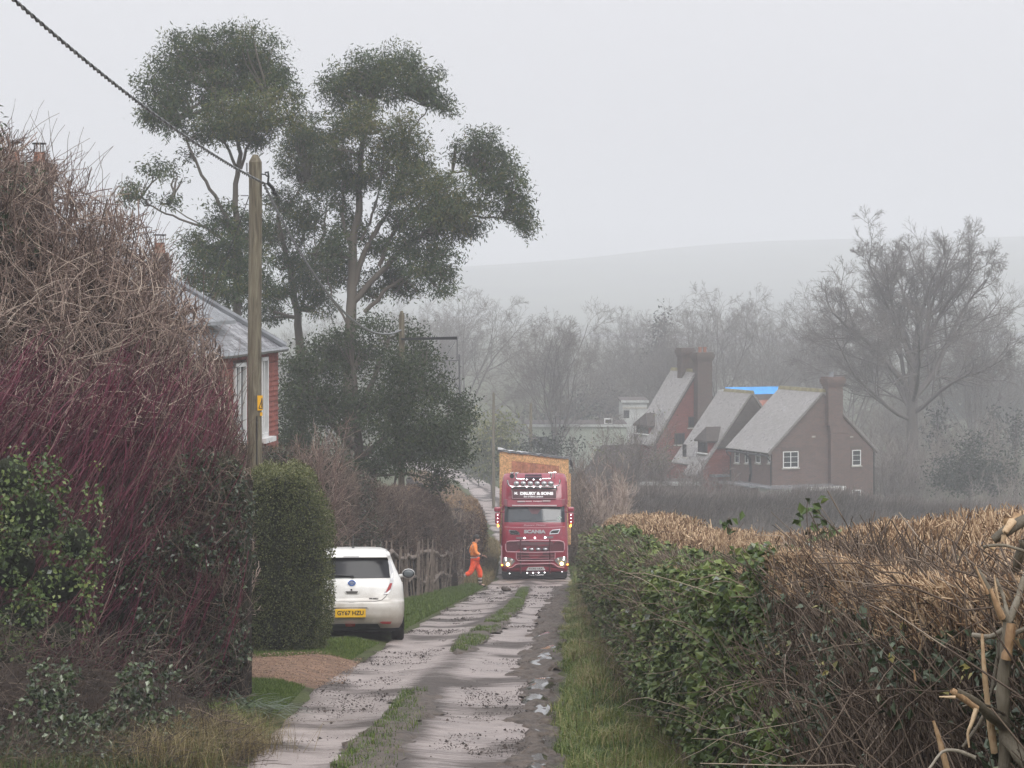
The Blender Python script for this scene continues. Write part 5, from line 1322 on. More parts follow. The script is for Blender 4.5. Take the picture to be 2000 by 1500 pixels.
for a in [("garden_shrub", "tall grey bare shrub right of the lorry's load, left of the tile-hung house", 1180, 850, 150, 62),
          ("garden_shrub", "rounded greenish-grey shrub at the foot of the tile-hung gable", 1240, 845, 152, 60, M_GREYTWIG, 60, .55, 1.3, M_YELLOW, 1500),
          ("garden_shrub", "bare reddish shrub leaning against the lower tiled roof", 1330, 905, 150, 40),
          ("garden_shrub", "low brown scrub beside the lorry's right mirror", 1160, 930, 118, 46, M_TWIG_TAN, 50, .4),
          ("garden_shrub", "pale dry stalks above the far end of the cut hedge", 1192, 940, 112, 24, M_TWIG_TAN, 40, .8),
          ("garden_shrub", "dark scrubby shrub low in front of the white-edged shed roof", 1270, 950, 140, 60),
          ("garden_shrub", "bare shrub between the white-edged shed and the brick house", 1385, 930, 142, 44),
          ("garden_shrub", "brown bare shrub right against the brick house's right corner", 1735, 860, 175, 46),
          ("garden_shrub", "pale twiggy shrub left of the evergreen bush beyond the hedge", 1790, 850, 180, 50, M_GREYTWIG, 55, .7),
          ("garden_shrub", "twiggy shrub between the two pointed yews", 1890, 820, 190, 50, M_GREYTWIG, 55, .7),
          ("garden_shrub", "forked pale shrub in front of the evergreen bush at the right", 1945, 925, 150, 28, M_GREYTWIG, 16, .9),
          ("garden_shrub", "grey shrub filling the right edge behind the hedge", 1990, 850, 172, 50, M_GREYTWIG, 55, .6),
          ("garden_shrub", "scrub below the great spreading tree's trunk", 1780, 800, 215, 60, M_GREYTWIG, 55, .6),
          ("garden_shrub", "greyish scrub on the right bank beside the lorry", 1130, 1000, 104, 26, M_TWIG_BROWN, 40, .4),
          ("garden_shrub", "brown thicket on the right bank behind the lorry's cab", 1105, 930, 112, 30, M_TWIG_BROWN, 40, .45)]:
    bush(*a)

# ------------------------------------------------------------------ cleft post-and-rail fence with palings
M_CLEFT = mat("weathered_cleft_chestnut", (.19, .152, .125), .8, bump=.7, bscale=40, var=.35, vscale=7)
fence = empty("cleft_fence", (-2.6, 70, G(-2.6, 70)), 0, "rustic cleft-wood fence of uneven stakes and two wavy rails below the brown hedge", "fence")
def fx(y): return np.interp(y, [50, 58, 66, 74, 84], [-3.75, -3.35, -2.92, -2.35, -1.62])
yy_ = 50.5; kk = 0
while yy_ < 84.2:
    x = fx(yy_); g = float(G(x, yy_)); h = rng.uniform(1.2, 1.62); w = rng.choice([.016, .02, .026, .045], p=[.4, .3, .2, .1]); lean = rng.normal(0, .09)
    b = MB(); y1 = yy_ + lean * .5
    b.hexa([(x - w, yy_ - w, g - .1), (x + w, yy_ - w, g - .1), (x + w, yy_ + w, g - .1), (x - w, yy_ + w, g - .1),
            (x - w * .7 + lean, y1 - w * .7, g + h), (x + w * .7 + lean, y1 - w * .6, g + h + .03), (x + w * .7 + lean, y1 + w * .7, g + h), (x - w * .6 + lean, y1 + w * .7, g + h - .03)])
    local(b.build("paling", M_CLEFT), fence)
    yy_ += rng.uniform(.3, 1.05)
posts = list(np.arange(50.2, 84.5, 2.6))
for y0 in posts:
    x = fx(y0) - .09; g = float(G(x, y0)); b = MB(); b.cyl((x, y0, g - .2), .065, 1.35, 'z', 8, .055); local(b.build("post", M_CLEFT, None, True), fence)
for i in range(len(posts) - 1):
    for hz_ in (.50, 1.16):
        y0, y1 = posts[i], posts[i + 1]; t = np.linspace(0, 1, 8); y_ = y0 + (y1 - y0) * t; x_ = fx(y_) - .05
        z_ = G(x_, y_) + hz_ + .10 * np.sin(t * pi) * rng.choice([-1, 1]) + rng.normal(0, .015, 8) + (rng.uniform(-.05, .05))
        b = MB(); V_, Q_ = tubes(np.stack([x_, y_, z_], 1)[None], np.array([[.055 + .014 * sin(k_ * 2.1) for k_ in range(8)]]), 7); b.add(V_, [tuple(q_) for q_ in Q_]); local(b.build("rail", M_CLEFT, None, True), fence)
# ------------------------------------------------------------------ wall and roof materials laid out from the wall's own direction
def m_courses(name, c1, c2, mortar, bw, bh, msize=.012, rough=.85, bump=.6, stain=(.5, .5, .5), squash=1.0, vscale=1.0, wet=None, stain_amt=.35):
    m = bpy.data.materials.new(name); m.use_nodes = True; nt = m.node_tree; b = nt.nodes["Principled BSDF"]
    t = nt.nodes.new("ShaderNodeTexCoord")
    cr = nt.nodes.new("ShaderNodeVectorMath"); cr.operation = 'CROSS_PRODUCT'; cr.inputs[0].default_value = (0, 0, 1); nt.links.new(t.outputs["Normal"], cr.inputs[1])
    nn = nt.nodes.new("ShaderNodeVectorMath"); nn.operation = 'NORMALIZE'; nt.links.new(cr.outputs[0], nn.inputs[0])
    dt = nt.nodes.new("ShaderNodeVectorMath"); dt.operation = 'DOT_PRODUCT'; nt.links.new(nn.outputs[0], dt.inputs[0]); nt.links.new(t.outputs["Object"], dt.inputs[1])
    sp = nt.nodes.new("ShaderNodeSeparateXYZ"); nt.links.new(t.outputs["Object"], sp.inputs[0])
    vz = nt.nodes.new("ShaderNodeMath"); vz.operation = 'MULTIPLY'; vz.inputs[1].default_value = vscale; nt.links.new(sp.outputs[2], vz.inputs[0])
    cb = nt.nodes.new("ShaderNodeCombineXYZ"); nt.links.new(dt.outputs["Value"], cb.inputs[0]); nt.links.new(vz.outputs[0], cb.inputs[1])
    br = nt.nodes.new("ShaderNodeTexBrick"); br.inputs["Scale"].default_value = 1.0; br.inputs["Brick Width"].default_value = bw; br.inputs["Row Height"].default_value = bh
    br.inputs["Mortar Size"].default_value = msize; br.inputs["Mortar Smooth"].default_value = .3; br.inputs["Bias"].default_value = -.1
    br.inputs["Color1"].default_value = (*c1, 1); br.inputs["Color2"].default_value = (*c2, 1); br.inputs["Mortar"].default_value = (*mortar, 1)
    nt.links.new(cb.outputs[0], br.inputs["Vector"])
    nz = nt.nodes.new("ShaderNodeTexNoise"); nz.inputs["Scale"].default_value = 1.5; nz.inputs["Detail"].default_value = 8; nz.inputs["Roughness"].default_value = .65; nt.links.new(t.outputs["Object"], nz.inputs["Vector"])
    mr = nt.nodes.new("ShaderNodeMapRange"); mr.inputs[1].default_value, mr.inputs[2].default_value = .43, .70; mr.inputs[4].default_value = min(1, stain_amt * 1.25); nt.links.new(nz.outputs[0], mr.inputs[0])
    mx = nt.nodes.new("ShaderNodeMix"); mx.data_type = 'RGBA'; mx.inputs[7].default_value = (*stain, 1)
    nt.links.new(mr.outputs[0], mx.inputs[0]); nt.links.new(br.outputs[0], mx.inputs[6]); nt.links.new(mx.outputs[2], b.inputs["Base Color"])
    b.inputs["Roughness"].default_value = rough
    if wet:
        r2 = nt.nodes.new("ShaderNodeMapRange"); r2.inputs[1].default_value, r2.inputs[2].default_value = .35, .65; r2.inputs[3].default_value, r2.inputs[4].default_value = wet
        nt.links.new(nz.outputs[0], r2.inputs[0]); nt.links.new(r2.outputs[0], b.inputs["Roughness"])
    bp = nt.nodes.new("ShaderNodeBump"); bp.inputs["Strength"].default_value = bump; bp.inputs["Distance"].default_value = .02; bp.invert = True
    nt.links.new(br.outputs["Fac"], bp.inputs["Height"]); nt.links.new(bp.outputs[0], b.inputs["Normal"])
    return m
M_BRICK = m_courses("old_red_brown_brick", (.142, .074, .060), (.078, .048, .043), (.19, .165, .145), .225, .075, .011, stain=(.085, .062, .055))
M_BRICKD = m_courses("sooty_brick", (.095, .056, .046), (.055, .038, .034), (.15, .13, .115), .225, .075, .011, stain=(.10, .10, .085))
M_TILEHUNG = m_courses("red_hung_tiles", (.225, .065, .050), (.145, .046, .040), (.055, .025, .022), .17, .11, .009, stain=(.16, .075, .06), stain_amt=.4)
M_TILEHUNGD = m_courses("weathered_dark_hung_tiles", (.085, .068, .058), (.055, .045, .04), (.025, .02, .018), .17, .11, .010, stain=(.10, .095, .08))
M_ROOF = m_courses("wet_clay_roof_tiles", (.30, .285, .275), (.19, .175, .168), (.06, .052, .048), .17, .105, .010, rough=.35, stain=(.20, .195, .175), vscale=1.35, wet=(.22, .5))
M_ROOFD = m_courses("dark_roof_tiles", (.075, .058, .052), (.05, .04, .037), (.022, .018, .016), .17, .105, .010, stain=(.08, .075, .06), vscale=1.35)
M_ROOFRED = m_courses("orange_red_roof_tiles", (.34, .12, .075), (.26, .09, .06), (.08, .035, .025), .17, .105, .010, vscale=1.35)
M_WHITE = mat("white_painted_joinery", (.72, .72, .71), .5, var=.08)
M_WHITEDIRTY = mat("weathered_white_render", (.40, .41, .40), .7, var=.2, vscale=1.5, bump=.3)
M_GLASS = mat("dark_window_glass", (.03, .035, .04), .06, spec=.7)
M_LEAD = mat("wet_lead_sheet", (.20, .21, .225), .25, spec=.6, var=.3, vscale=2, bump=.3, bscale=6)
M_BLACKPIPE = mat("black_iron_pipe", (.018, .018, .02), .4)
M_TARP = mat("blue_tarpaulin", (.035, .30, .72), .4, bump=.6, bscale=4, var=.2, vscale=2)
M_DARKTIMBER = mat("dark_stained_timber", (.045, .035, .03), .7, bump=.4)
M_POT = mat("terracotta_pot", (.26, .115, .075), .75, var=.3)
M_STONE = mat("pale_sill_stone", (.38, .36, .32), .8, var=.2)
M_LICHEN = mat("lichened_ridge_tile", (.21, .185, .10), .9, bump=.6, bscale=15, var=.35, vscale=3)

TH = radians(22.3); CT, ST_ = cos(TH), sin(TH)
class House:
    """local frame: x along the gable that faces us, y back along the ridge, z up from the eaves line's own datum"""
    def __init__(s, name, px, d, label, cat="house"):
        s.X0, s.d0 = (px - CX) * d / F, d
        s.root = empty(name, (s.X0, d, 0), TH, label, cat)
    def front(s, px, py, y=0.0):
        a = (px - CX) / F; X0, d0 = s.X0 - ST_ * y, s.d0 + CT * y
        x = (a * d0 - X0) / (CT - ST_ * a); return x, ZC + (HY - py) * (d0 + ST_ * x) / F
    def side(s, px, py, x=0.0):
        a = (px - CX) / F; X0, d0 = s.X0 + CT * x, s.d0 + ST_ * x
        y = (X0 - a * d0) / (ST_ + CT * a); return y, ZC + (HY - py) * (d0 + CT * y) / F
    def add(s, mb, name, m, parent=None, **k):
        return mb.build(name, m, parent or s.root, **k)
def wall_slabs(hs, poly, y0, y1, m, name="wall"):
    b = MB(); b.prism(poly, y0, y1); return hs.add(b, name, m)
def roof_slope(hs, p_ridge, p_eave, y0, y1, m, name="roof", th=.14):
    """slab between a ridge (x,z) and an eave (x,z) from y0 to y1"""
    (xr, zr), (xe, ze) = p_ridge, p_eave
    n_ = np.array([-(ze - zr), xe - xr]); n_ = n_ / np.linalg.norm(n_); n_ = n_ if n_[1] > 0 else -n_
    b = MB(); b.prism([(xr, zr), (xe, ze), (xe + n_[0] * th, ze + n_[1] * th), (xr + n_[0] * th, zr + n_[1] * th)], y0, y1)
    return hs.add(b, name, m)
def window(hs, face, x0, x1, z0, z1, nx, nz, pos=0.0, out_=-1, sill=True, dark=False, parent=None):
    """face 'f': in the gable plane at local y=pos; 's': in the side wall at local x=pos"""
    fr, pn, sl = MB(), MB(), MB(); fw = .055
    def bx(mb, a0, a1, c0, c1, d0, d1):
        if face == 'f': mb.box(a0, a1, min(d0, d1), max(d0, d1), c0, c1)
        else: mb.box(min(d0, d1), max(d0, d1), a0, a1, c0, c1)
    o = out_
    bx(pn, x0 + .01, x1 - .01, z0 + .01, z1 - .01, pos + o * .004, pos + o * .012)
    for a, b_ in ((x0, x0 + fw), (x1 - fw, x1)): bx(fr, a, b_, z0 + fw, z1 - fw, pos + o * .001, pos + o * .045)
    for a, b_ in ((z0, z0 + fw), (z1 - fw, z1)): bx(fr, x0, x1, a, b_, pos + o * .001, pos + o * .046)
    for i in range(1, nx): xm = x0 + (x1 - x0) * i / nx; bx(fr, xm - .025, xm + .025, z0 + fw, z1 - fw, pos + o * .002, pos + o * .040)
    for i in range(1, nz): zm = z0 + (z1 - z0) * i / nz; bx(fr, x0 + fw, x1 - fw, zm - .014, zm + .014, pos + o * .002, pos + o * .034)
    w = hs.add(fr, "window", M_DARKTIMBER if dark else M_WHITE, parent); hs.add(pn, "pane", M_GLASS, w)
    if sill: bx(sl, x0 - .08, x1 + .08, z0 - .09, z0 - .004, pos + o * .002, pos + o * .09); hs.add(sl, "sill", M_STONE, w)
def stack(hs, x0, x1, y0, y1, z0, z1, m, pots=0, name="chimney"):
    b = MB(); b.box(x0, x1, y0, y1, z0, z1 - .62)
    b.box(x0 - .03, x1 + .03, y0 - .03, y1 + .03, z1 - 1.28, z1 - 1.20)
    for k, (e, a, c) in enumerate(((.05, .62, .5), (.10, .5, .38), (.15, .38, .12), (.08, .12, 0))): b.box(x0 - e, x1 + e, y0 - e, y1 + e, z1 - a, z1 - c)
    c = hs.add(b, name, m)
    for i in range(pots):
        p = MB(); xc = x0 + (x1 - x0) * (i + 1) / (pots + 1); p.cyl((xc, (y0 + y1) / 2, z1), .13, .36, 'z', 14, .11); p.cyl((xc, (y0 + y1) / 2, z1 + .30), .145, .05, 'z', 14); hs.add(p, "chimney_pot", M_POT, c, smooth_=True)
    return c

# --- right: brick house with the gable to us
A = House("brick_house", 1508, 165, "red-brown brick house with its gable towards us and one tall chimney")
xr, ze = A.front(1705, 872); ze = A.front(1508, 879)[1]; zb = -14.6; xm = xr / 2; zr = A.front(1607, 768)[1]; LA = A.side(1428, 870)[0]
wall_slabs(A, [(0, zb), (xr, zb), (xr, ze), (xm, zr - .05), (0, ze)], 0, LA, M_BRICK)
pit = (zr - ze) / xm
roof_slope(A, (xm, zr), (-.28, ze - .28 * pit), -.10, LA + .1, M_ROOF, "roof"); roof_slope(A, (xm, zr), (xr + .28, ze - .28 * pit), -.10, LA + .1, M_ROOF, "roof")
b = MB(); b.prism([(xm - .16, zr + .06), (xm + .16, zr + .06), (xm + .08, zr + .28), (xm - .08, zr + .28)], -.12, LA + .12); A.add(b, "ridge_tiles", M_LICHEN)
b = MB()   # barge trim
for sx, xe in ((1, xr + .28), (-1, -.28)):
    b.prism([(xm, zr - .02), (xe, ze - .28 * pit - .02), (xe, ze - .28 * pit - .14), (xm, zr - .16)], -.085, -.004)
A.add(b, "verge_trim", M_BRICKD)
x0, z1 = A.front(1529, 882); x1, z0 = A.front(1559, 913); window(A, 'f', x0, x1, z0, z1, 2, 3)
x0, z1 = A.front(1664, 879); x1, z0 = A.front(1681, 909); window(A, 'f', x0, x1, z0, z1, 1, 3)
x0, z1 = A.front(1664, 957); x1, z0 = A.front(1681, 988); window(A, 'f', x0, x1, z0, z1, 1, 3)
b = MB()
for px0, px1, py in ((1526, 1562, 876), (1661, 1684, 873)):
    x0, zz = A.front(px0, py); x1, _ = A.front(px1, py); b.box(x0, x1, -.012, .02, zz - .18, zz + .06)
A.add(b, "window_arch", M_BRICKD)
for pxa, pxb in ((1436, 1445), (1456, 1462), (1477, 1486), (1501, 1505)):
    y1, z1 = A.side(pxa, 876); y0, z0 = A.side(pxb, 905); window(A, 's', y0, y1, z0, z1, 1, 2)
# chimney breast and stack on the gable
x0 = A.front(1612, 800)[0]; x1 = A.front(1640, 800)[0]; zt = A.front(1626, 736, -.3)[1]
stack(A, x0, x1, -.42, .35, A.front(1626, 830)[1], zt, M_BRICK, 0)
b = MB(); xb0, xb1 = A.front(1617, 850)[0], A.front(1652, 850)[0]; zs = A.front(1640, 828)[1]
b.hexa([(xb0, -.40, zb), (xb1 + .1, -.40, zb), (xb1 + .1, .02, zb), (xb0, .02, zb), (xb0, -.40, zs - .6), (xb1 + .1, -.40, zs - .6), (xb1 + .1, .02, zs - .6), (xb0, .02, zs - .6)])
b.hexa([(xb0, -.40, zs - .59), (xb1 + .1, -.40, zs - .59), (xb1 + .1, .02, zs - .59), (xb0, .02, zs - .59), (x0 + .05, -.40, zs + .35), (x1, -.40, zs + .35), (x1, .02, zs + .35), (x0 + .05, .02, zs + .35)])
A.add(b, "chimney_breast", M_BRICK)
p = MB(); p.cyl(((x0 + x1) / 2 - .1, -.03, zt - .02), .16, .3, 'z', 14, .13); p.cyl(((x0 + x1) / 2 - .1, -.03, zt + .27), .2, .04, 'z', 14); A.add(p, "chimney_pot", M_LEAD, smooth_=True)
# rainwater goods
b = MB(); b.tube([(-.36, -.1, ze - .36), (-.36, LA, ze - .36)], .06); A.add(b, "gutter", M_BLACKPIPE)
for y_, r_, path in ((0, .045, None), (LA - .05, .045, None)):
    b = MB(); b.tube([(-.36, y_ + .05, ze - .38), (-.30, y_ + .05, ze - .55), (-.06, y_ + .05, ze - .75), (-.06, y_ + .05, zb)], .045); A.add(b, "downpipe", M_BLACKPIPE)
b = MB(); y_, zz = A.side(1468, 872); y2, z2 = A.side(1469, 940); b.tube([(-.36, y_ + 1.0, ze - .2), (-.16, y_ + .6, ze - .42), (-.10, y_ + .1, ze - .75), (-.10, y2, z2 + .5), (-.10, y2 + .2, z2)], .085); A.add(b, "downpipe", M_BLACKPIPE, smooth_=True)
b = MB(); b.tube([(xr + .06, -.03, ze - .3), (xr + .06, -.03, zb)], .04); A.add(b, "downpipe", M_BLACKPIPE)
# flat-roofed lean-to at the foot
zl = A.front(1560, 950, -1.3)[1]
b = MB(); b.box(-1.2, xb0 - .02, -2.3, -.01, zl - .10, zl); b.box(-1.6, -.02, -.0, LA * .8, zl - .10, zl - .01); A.add(b, "flat_roof", M_LEAD)
b = MB(); b.box(1.15, xb0, -2.36, -2.31, zl - .26, zl + .015); A.add(b, "fascia", M_WHITE)
b = MB(); b.box(-1.0, xb0 - .1, -2.2, -.02, zb, zl - .11); A.add(b, "lean_to_wall", M_WHITEDIRTY)
b = MB(); b.box(1.3, 3.0, -2.22, -2.205, zl - .62, zl - .30); A.add(b, "clear_panel", M_STONE)
b = MB(); xx_, zz_ = A.front(1589, 853); b.box(xx_ - .13, xx_ + .13, -.02, .01, zz_ - .05, zz_ + .06); xx_, zz_ = A.front(1663, 853); b.box(xx_ - .13, xx_ + .13, -.02, .01, zz_ - .05, zz_ + .04); A.add(b, "vent", M_STONE)

# --- middle: steep gable with a long catslide and dormer
Bh = House("tiled_house", 1468, 173, "middle house with steep long roof, dormer and dark tiled gable, behind the brick house")
za = Bh.front(1468, 770)[1]; xv, zv = Bh.front(1398, 876); pb = (za - zv) / (-xv); LB = Bh.side(1418, 768)[0]; xc, zc_ = Bh.front(1351, 933)
xc = -(za - zc_) / pb; xe_, ze_ = xv * 1.0, zv
wall_slabs(Bh, [(xc + .3, -15.2), (-xc - .3, -15.2), (-xc - .3, zc_ + .25), (0, za - .12), (xc + .3, zc_ + .25)], .02, LB, M_TILEHUNG)
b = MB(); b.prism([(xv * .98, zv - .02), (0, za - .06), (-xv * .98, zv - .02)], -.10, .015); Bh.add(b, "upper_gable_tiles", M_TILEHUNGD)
roof_slope(Bh, (0, za), (xc, zc_), -.12, LB * .52, M_ROOF, "roof"); roof_slope(Bh, (0, za), (xv - .95, zv - .95 * pb), LB * .52 + .004, LB + .9, M_ROOF, "roof"); roof_slope(Bh, (0, za), (-xc, zc_), -.12, LB + .1, M_ROOF, "roof")
b = MB(); b.prism([(-.16, za + .04), (.16, za + .04), (.08, za + .25), (-.08, za + .25)], -.14, LB + .1); Bh.add(b, "ridge_tiles", M_LICHEN)
def dormer(hs, x_face, y0, y1, z_sill, z_eave, z_ridge, run, wm, rm, dark=True):
    b = MB(); b.box(x_face, x_face + run, y0, y1, z_sill, z_eave); o = hs.add(b, "dormer", wm)
    r = MB(); ym = (y0 + y1) / 2
    for sgn, ye in ((-1, y0 - .18), (1, y1 + .18)):
        r.hexa([(x_face - .2, ye, z_eave - .08), (x_face + run, ye, z_eave - .08), (x_face + run + .8, ym, z_ridge - .1), (x_face - .0 + .25, ym, z_ridge - .1),
                (x_face - .2, ye, z_eave + .04), (x_face + run, ye, z_eave + .04), (x_face + run + .8, ym, z_ridge), (x_face + .25, ym, z_ridge)])
    r.hexa([(x_face - .2, y0 - .18, z_eave - .06), (x_face - .2, y1 + .18, z_eave - .06), (x_face + .24, ym + .02, z_ridge - .12), (x_face + .24, ym - .02, z_ridge - .12), (x_face - .2, y0 - .18, z_eave + .05), (x_face - .2, y1 + .18, z_eave + .05), (x_face + .24, ym + .02, z_ridge + .005), (x_face + .24, ym - .02, z_ridge + .005)])
    hs.add(r, "dormer_roof", rm, o)
    window(hs, 's', y0 + .06, y1 - .06, z_sill + .1, z_eave - .04, 3, 1, x_face, -1, False, dark, o)
    s_ = MB(); s_.box(x_face - .22, x_face - .01, y0, y1, z_sill + .02, z_sill + .09); hs.add(s_, "sill", M_WHITE, o)
zd = ZC + (HY - 888) * 172 / F; zde = ZC + (HY - 862) * 172 / F; zdr = ZC + (HY - 835) * 172 / F
xd = -(za - zd) / pb - .15
dormer(Bh, xd, .25, 1.75, zd, zde, zdr, 1.5, M_TILEHUNG, M_ROOFD)
b = MB(); b.box(xv - .5, xv + 2.4, -.9, -.02, zc_ + .05, zc_ + .2); Bh.add(b, "lean_to_roof", M_LEAD)
y0, z0 = Bh.side(1342, 885, xv); window(Bh, 's', LB * .55, LB * .55 + .55, z0 - .1, z0 + .75, 1, 1, xc + .28, -1, True, True)

# --- left: tall tile-hung gable with twin stacks
Ch = House("tile_hung_house", 1359, 181, "left-hand red tile-hung house with two massive brick chimneys and a dormer")
za = Ch.front(1359, 728)[1]; xv, zv = Ch.front(1282, 859); pc = (za - zv) / (-xv); LC = Ch.side(1314, 726)[0]
wall_slabs(Ch, [(xv, -15.6), (-xv, -15.6), (-xv, zv), (0, za - .1), (xv, zv)], .0, LC, M_TILEHUNG)
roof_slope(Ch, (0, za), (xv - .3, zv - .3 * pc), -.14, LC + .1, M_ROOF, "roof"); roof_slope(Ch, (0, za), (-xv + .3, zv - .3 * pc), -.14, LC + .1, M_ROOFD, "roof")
b = MB(); b.prism([(-.17, za + .05), (.17, za + .05), (.08, za + .26), (-.08, za + .26)], -.16, LC + .12); Ch.add(b, "ridge_tiles", M_LICHEN)
b = MB()
for sx in (1, -1): b.prism([(0, za - .02), (sx * (-xv + .3), zv - .3 * pc - .02), (sx * (-xv + .3), zv - .3 * pc - .18), (0, za - .2)], -.13, -.004)
Ch.add(b, "verge_trim", M_DARKTIMBER)
x0, x1 = Ch.front(1361, 760, -.5)[0], Ch.front(1389, 760, -.5)[0]; zt = Ch.front(1377, 688, -.6)[1]
stack(Ch, x0, x1, -.65, .15, Ch.front(1377, 850)[1], zt, M_BRICKD, 2)
y0 = Ch.side(1322, 700, 0)[0]; stack(Ch, -.45, .42, y0 - 1.75, y0 - 1.0, za - 1.2, za + 1.72, M_BRICKD, 0)
x0, z1 = Ch.front(1344, 814); x1, z0 = Ch.front(1358, 835); window(Ch, 'f', x0, x1, z0, z1, 2, 1, 0, -1, True, True)
x0, z1 = Ch.front(1317, 846); x1, z0 = Ch.front(1337, 868); window(Ch, 'f', x0, x1, z0, z1, 3, 1, 0, -1, True, True)
zd = ZC + (HY - 846) * 184 / F; zde = ZC + (HY - 828) * 184 / F; zdr = ZC + (HY - 804) * 184 / F
xd = -(za - zd) / pc - .1
dormer(Ch, xd, LC - 2.4, LC - .3, zd, zde, zdr, 1.8, M_TILEHUNG, M_ROOFD)
b = MB()
for k in range(5):
    y_ = .7 + k * .27
    for (a0, a1) in ((.62, .80),):
        p0 = np.array([xv * a0, y_, za + (zv - za) * a0 + .24]); p1 = np.array([xv * a1, y_, za + (zv - za) * a1 + .24]); b.tube([p0, p1], .035, 6)
Ch.add(b, "roof_rails", M_LEAD)
b = MB(); b.tube([(xv - .08, -.05, zv - .2), (xv - .08, -.05, -15)], .05); Ch.add(b, "downpipe", M_BLACKPIPE)

# --- building with a blue sheet over its ridge
Dh = House("sheeted_house", 1560, 190, "building behind with bright blue tarpaulin along its ridge and orange tiles below")
LD = 5.0; zD = ZC + (HY - 762) * 190 / F; xD = -4.6
b = MB(); b.box(xD, 0, 0, LD, -16, zD - 2.0); b.prism_dir([(xD, 0, zD - 2.0), (xD, LD, zD - 2.0), (xD, LD / 2, zD)], (-xD, 0, 0)); Dh.add(b, "wall", M_BRICK)
def dslab(z0, z1, m, nm, lift):
    b = MB(); t0, t1 = (z0 + 2.4) / 2.4, (z1 + 2.4) / 2.4
    y0, y1 = -.4 + (LD / 2 + .4) * t0, -.4 + (LD / 2 + .4) * t1
    b.hexa([(xD - .2, y0, zD + z0 + lift), (.2, y0, zD + z0 + lift), (.2, y1, zD + z1 + lift), (xD - .2, y1, zD + z1 + lift), (xD - .2, y0, zD + z0 + lift + .08), (.2, y0, zD + z0 + lift + .08), (.2, y1, zD + z1 + lift + .08), (xD - .2, y1, zD + z1 + lift + .08)]); Dh.add(b, nm, m)
dslab(-2.4, -.85, M_ROOFRED, "roof", .02); dslab(-.849, -.45, M_ROOFD, "flashing", .03); dslab(-.449, .06, M_TARP, "tarpaulin", .05)
b = MB(); b.box(xD - .9, xD - .25, 1.6, 2.5, zD - 1.6, zD + .02); Dh.add(b, "white_vent_stack", M_WHITEDIRTY)
b = MB(); b.box(xD - .78, xD - .5, 1.58, 1.599, zD - .22, zD - .06); Dh.add(b, "vent_opening", M_DARKTIMBER)

# --- long white flat-roofed building and a taller white one behind
def flat_building(name, px0, px1, py0, py1, d, label, m, depth=8):
    x0, x1 = (px0 - CX) * d / F, (px1 - CX) * d / F; z1, z0 = ZC + (HY - py0) * d / F, ZC + (HY - py1) * d / F
    root = empty(name, (x0, d, z0), 0, label, "building"); 
    b = MB(); b.box(0, x1 - x0, 0, depth, -4, z1 - z0 - .25); b.build("wall", m, root)
    b = MB(); b.box(-.15, x1 - x0 + .15, -.15, .05, z1 - z0 - .22, z1 - z0); b.build("roof_edge", M_WHITEDIRTY, root); b = MB(); b.box(-.12, x1 - x0 + .12, .051, depth + .15, z1 - z0 - .24, z1 - z0 - .03); b.build("roof", M_ROOFD, root)
    return root, x1 - x0, z1 - z0
r_, w_, h_ = flat_building("flat_roofed_building", 1028, 1224, 829, 862, 222, "long low pale green-white building with flat white roof edge beyond the lorry", mat("pale_green_render", (.30, .33, .28), .8, var=.12))
b = MB(); b.box(w_ - 1.9, w_ - 1.2, 1, 1.6, h_, h_ + .45); o = b.build("air_unit", M_WHITE, r_); b = MB(); b.box(w_ - 1.82, w_ - 1.28, .985, .998, h_ + .07, h_ + .38); b.build("air_unit_grille", M_DARKTIMBER, o)
for k in (3.0, 5.4): b = MB(); b.box(w_ - k, w_ - k + .06, -.03, -.001, -2, h_ - .27); b.build("downpipe", M_STONE, r_)
b = MB(); b.box(.2, 2.0, -.02, -.002, -.6, .4); b.build("window", M_GLASS, r_)
r_, w_, h_ = flat_building("white_house", 1216, 1264, 782, 850, 232, "small white house half hidden behind the tile-hung house's left dormer", M_WHITEDIRTY)
b = MB(); b.box(.1, .6, -.02, -.002, h_ - 1.6, h_ - .9); b.build("window", M_GLASS, r_); b = MB(); b.box(.0, w_, -.05, -.002, h_ - .75, h_ - .6); b.build("band", M_STONE, r_)
r_, w_, h_ = flat_building("garden_shed", 1255, 1362, 941, 1000, 150, "low dark shed with white-edged roof among the shrubs left of the brick house", M_DARKTIMBER, 3)
# dark tiled shed roof between the white building and the shrubs
sh = empty("tiled_outhouse", P(1195, 905, 176), TH, "low brown tiled roof left of the tile-hung house, half covered by shrubs", "outhouse")
b = MB(); b.hexa([(-1.9, -1, -2.2), (2.4, -1, -2.2), (2.4, 3, -2.2), (-1.9, 3, -2.2), (-.2, .6, 1.2), (2.2, .6, 1.2), (2.2, 1.2, 1.2), (-.2, 1.2, 1.2)]); b.build("roof", M_ROOFD, sh)
b = MB(); b.box(-1.6, 2.2, -.7, 2.7, -5, -2.21); b.build("wall", M_BRICK, sh)

# ------------------------------------------------------------------ near cottage on the left, long side to the lane
rng = np.random.default_rng(51)
C0, C1 = np.array([-7.05, 43.5]), np.array([-5.36, 58.2])
ang = math.atan2(C1[1] - C0[1], C1[0] - C0[0]); LEN = float(np.linalg.norm(C1 - C0))
cot = empty("tile_hung_cottage", (C0[0], C0[1], 0), ang, "red tile-hung cottage with wet slate roof on the left behind the wooden pole", "house")
# local x runs along the lane side (away from us), local y points into the house, z is world height
zE = ZC + (HY - 672) * 57 / F; zG = -6.2; DEP = 6.4; zR = zE + 2.35
b = MB(); b.box(0, LEN, .03, DEP, zG - .8, zE); b.build("wall", M_BRICK, cot)
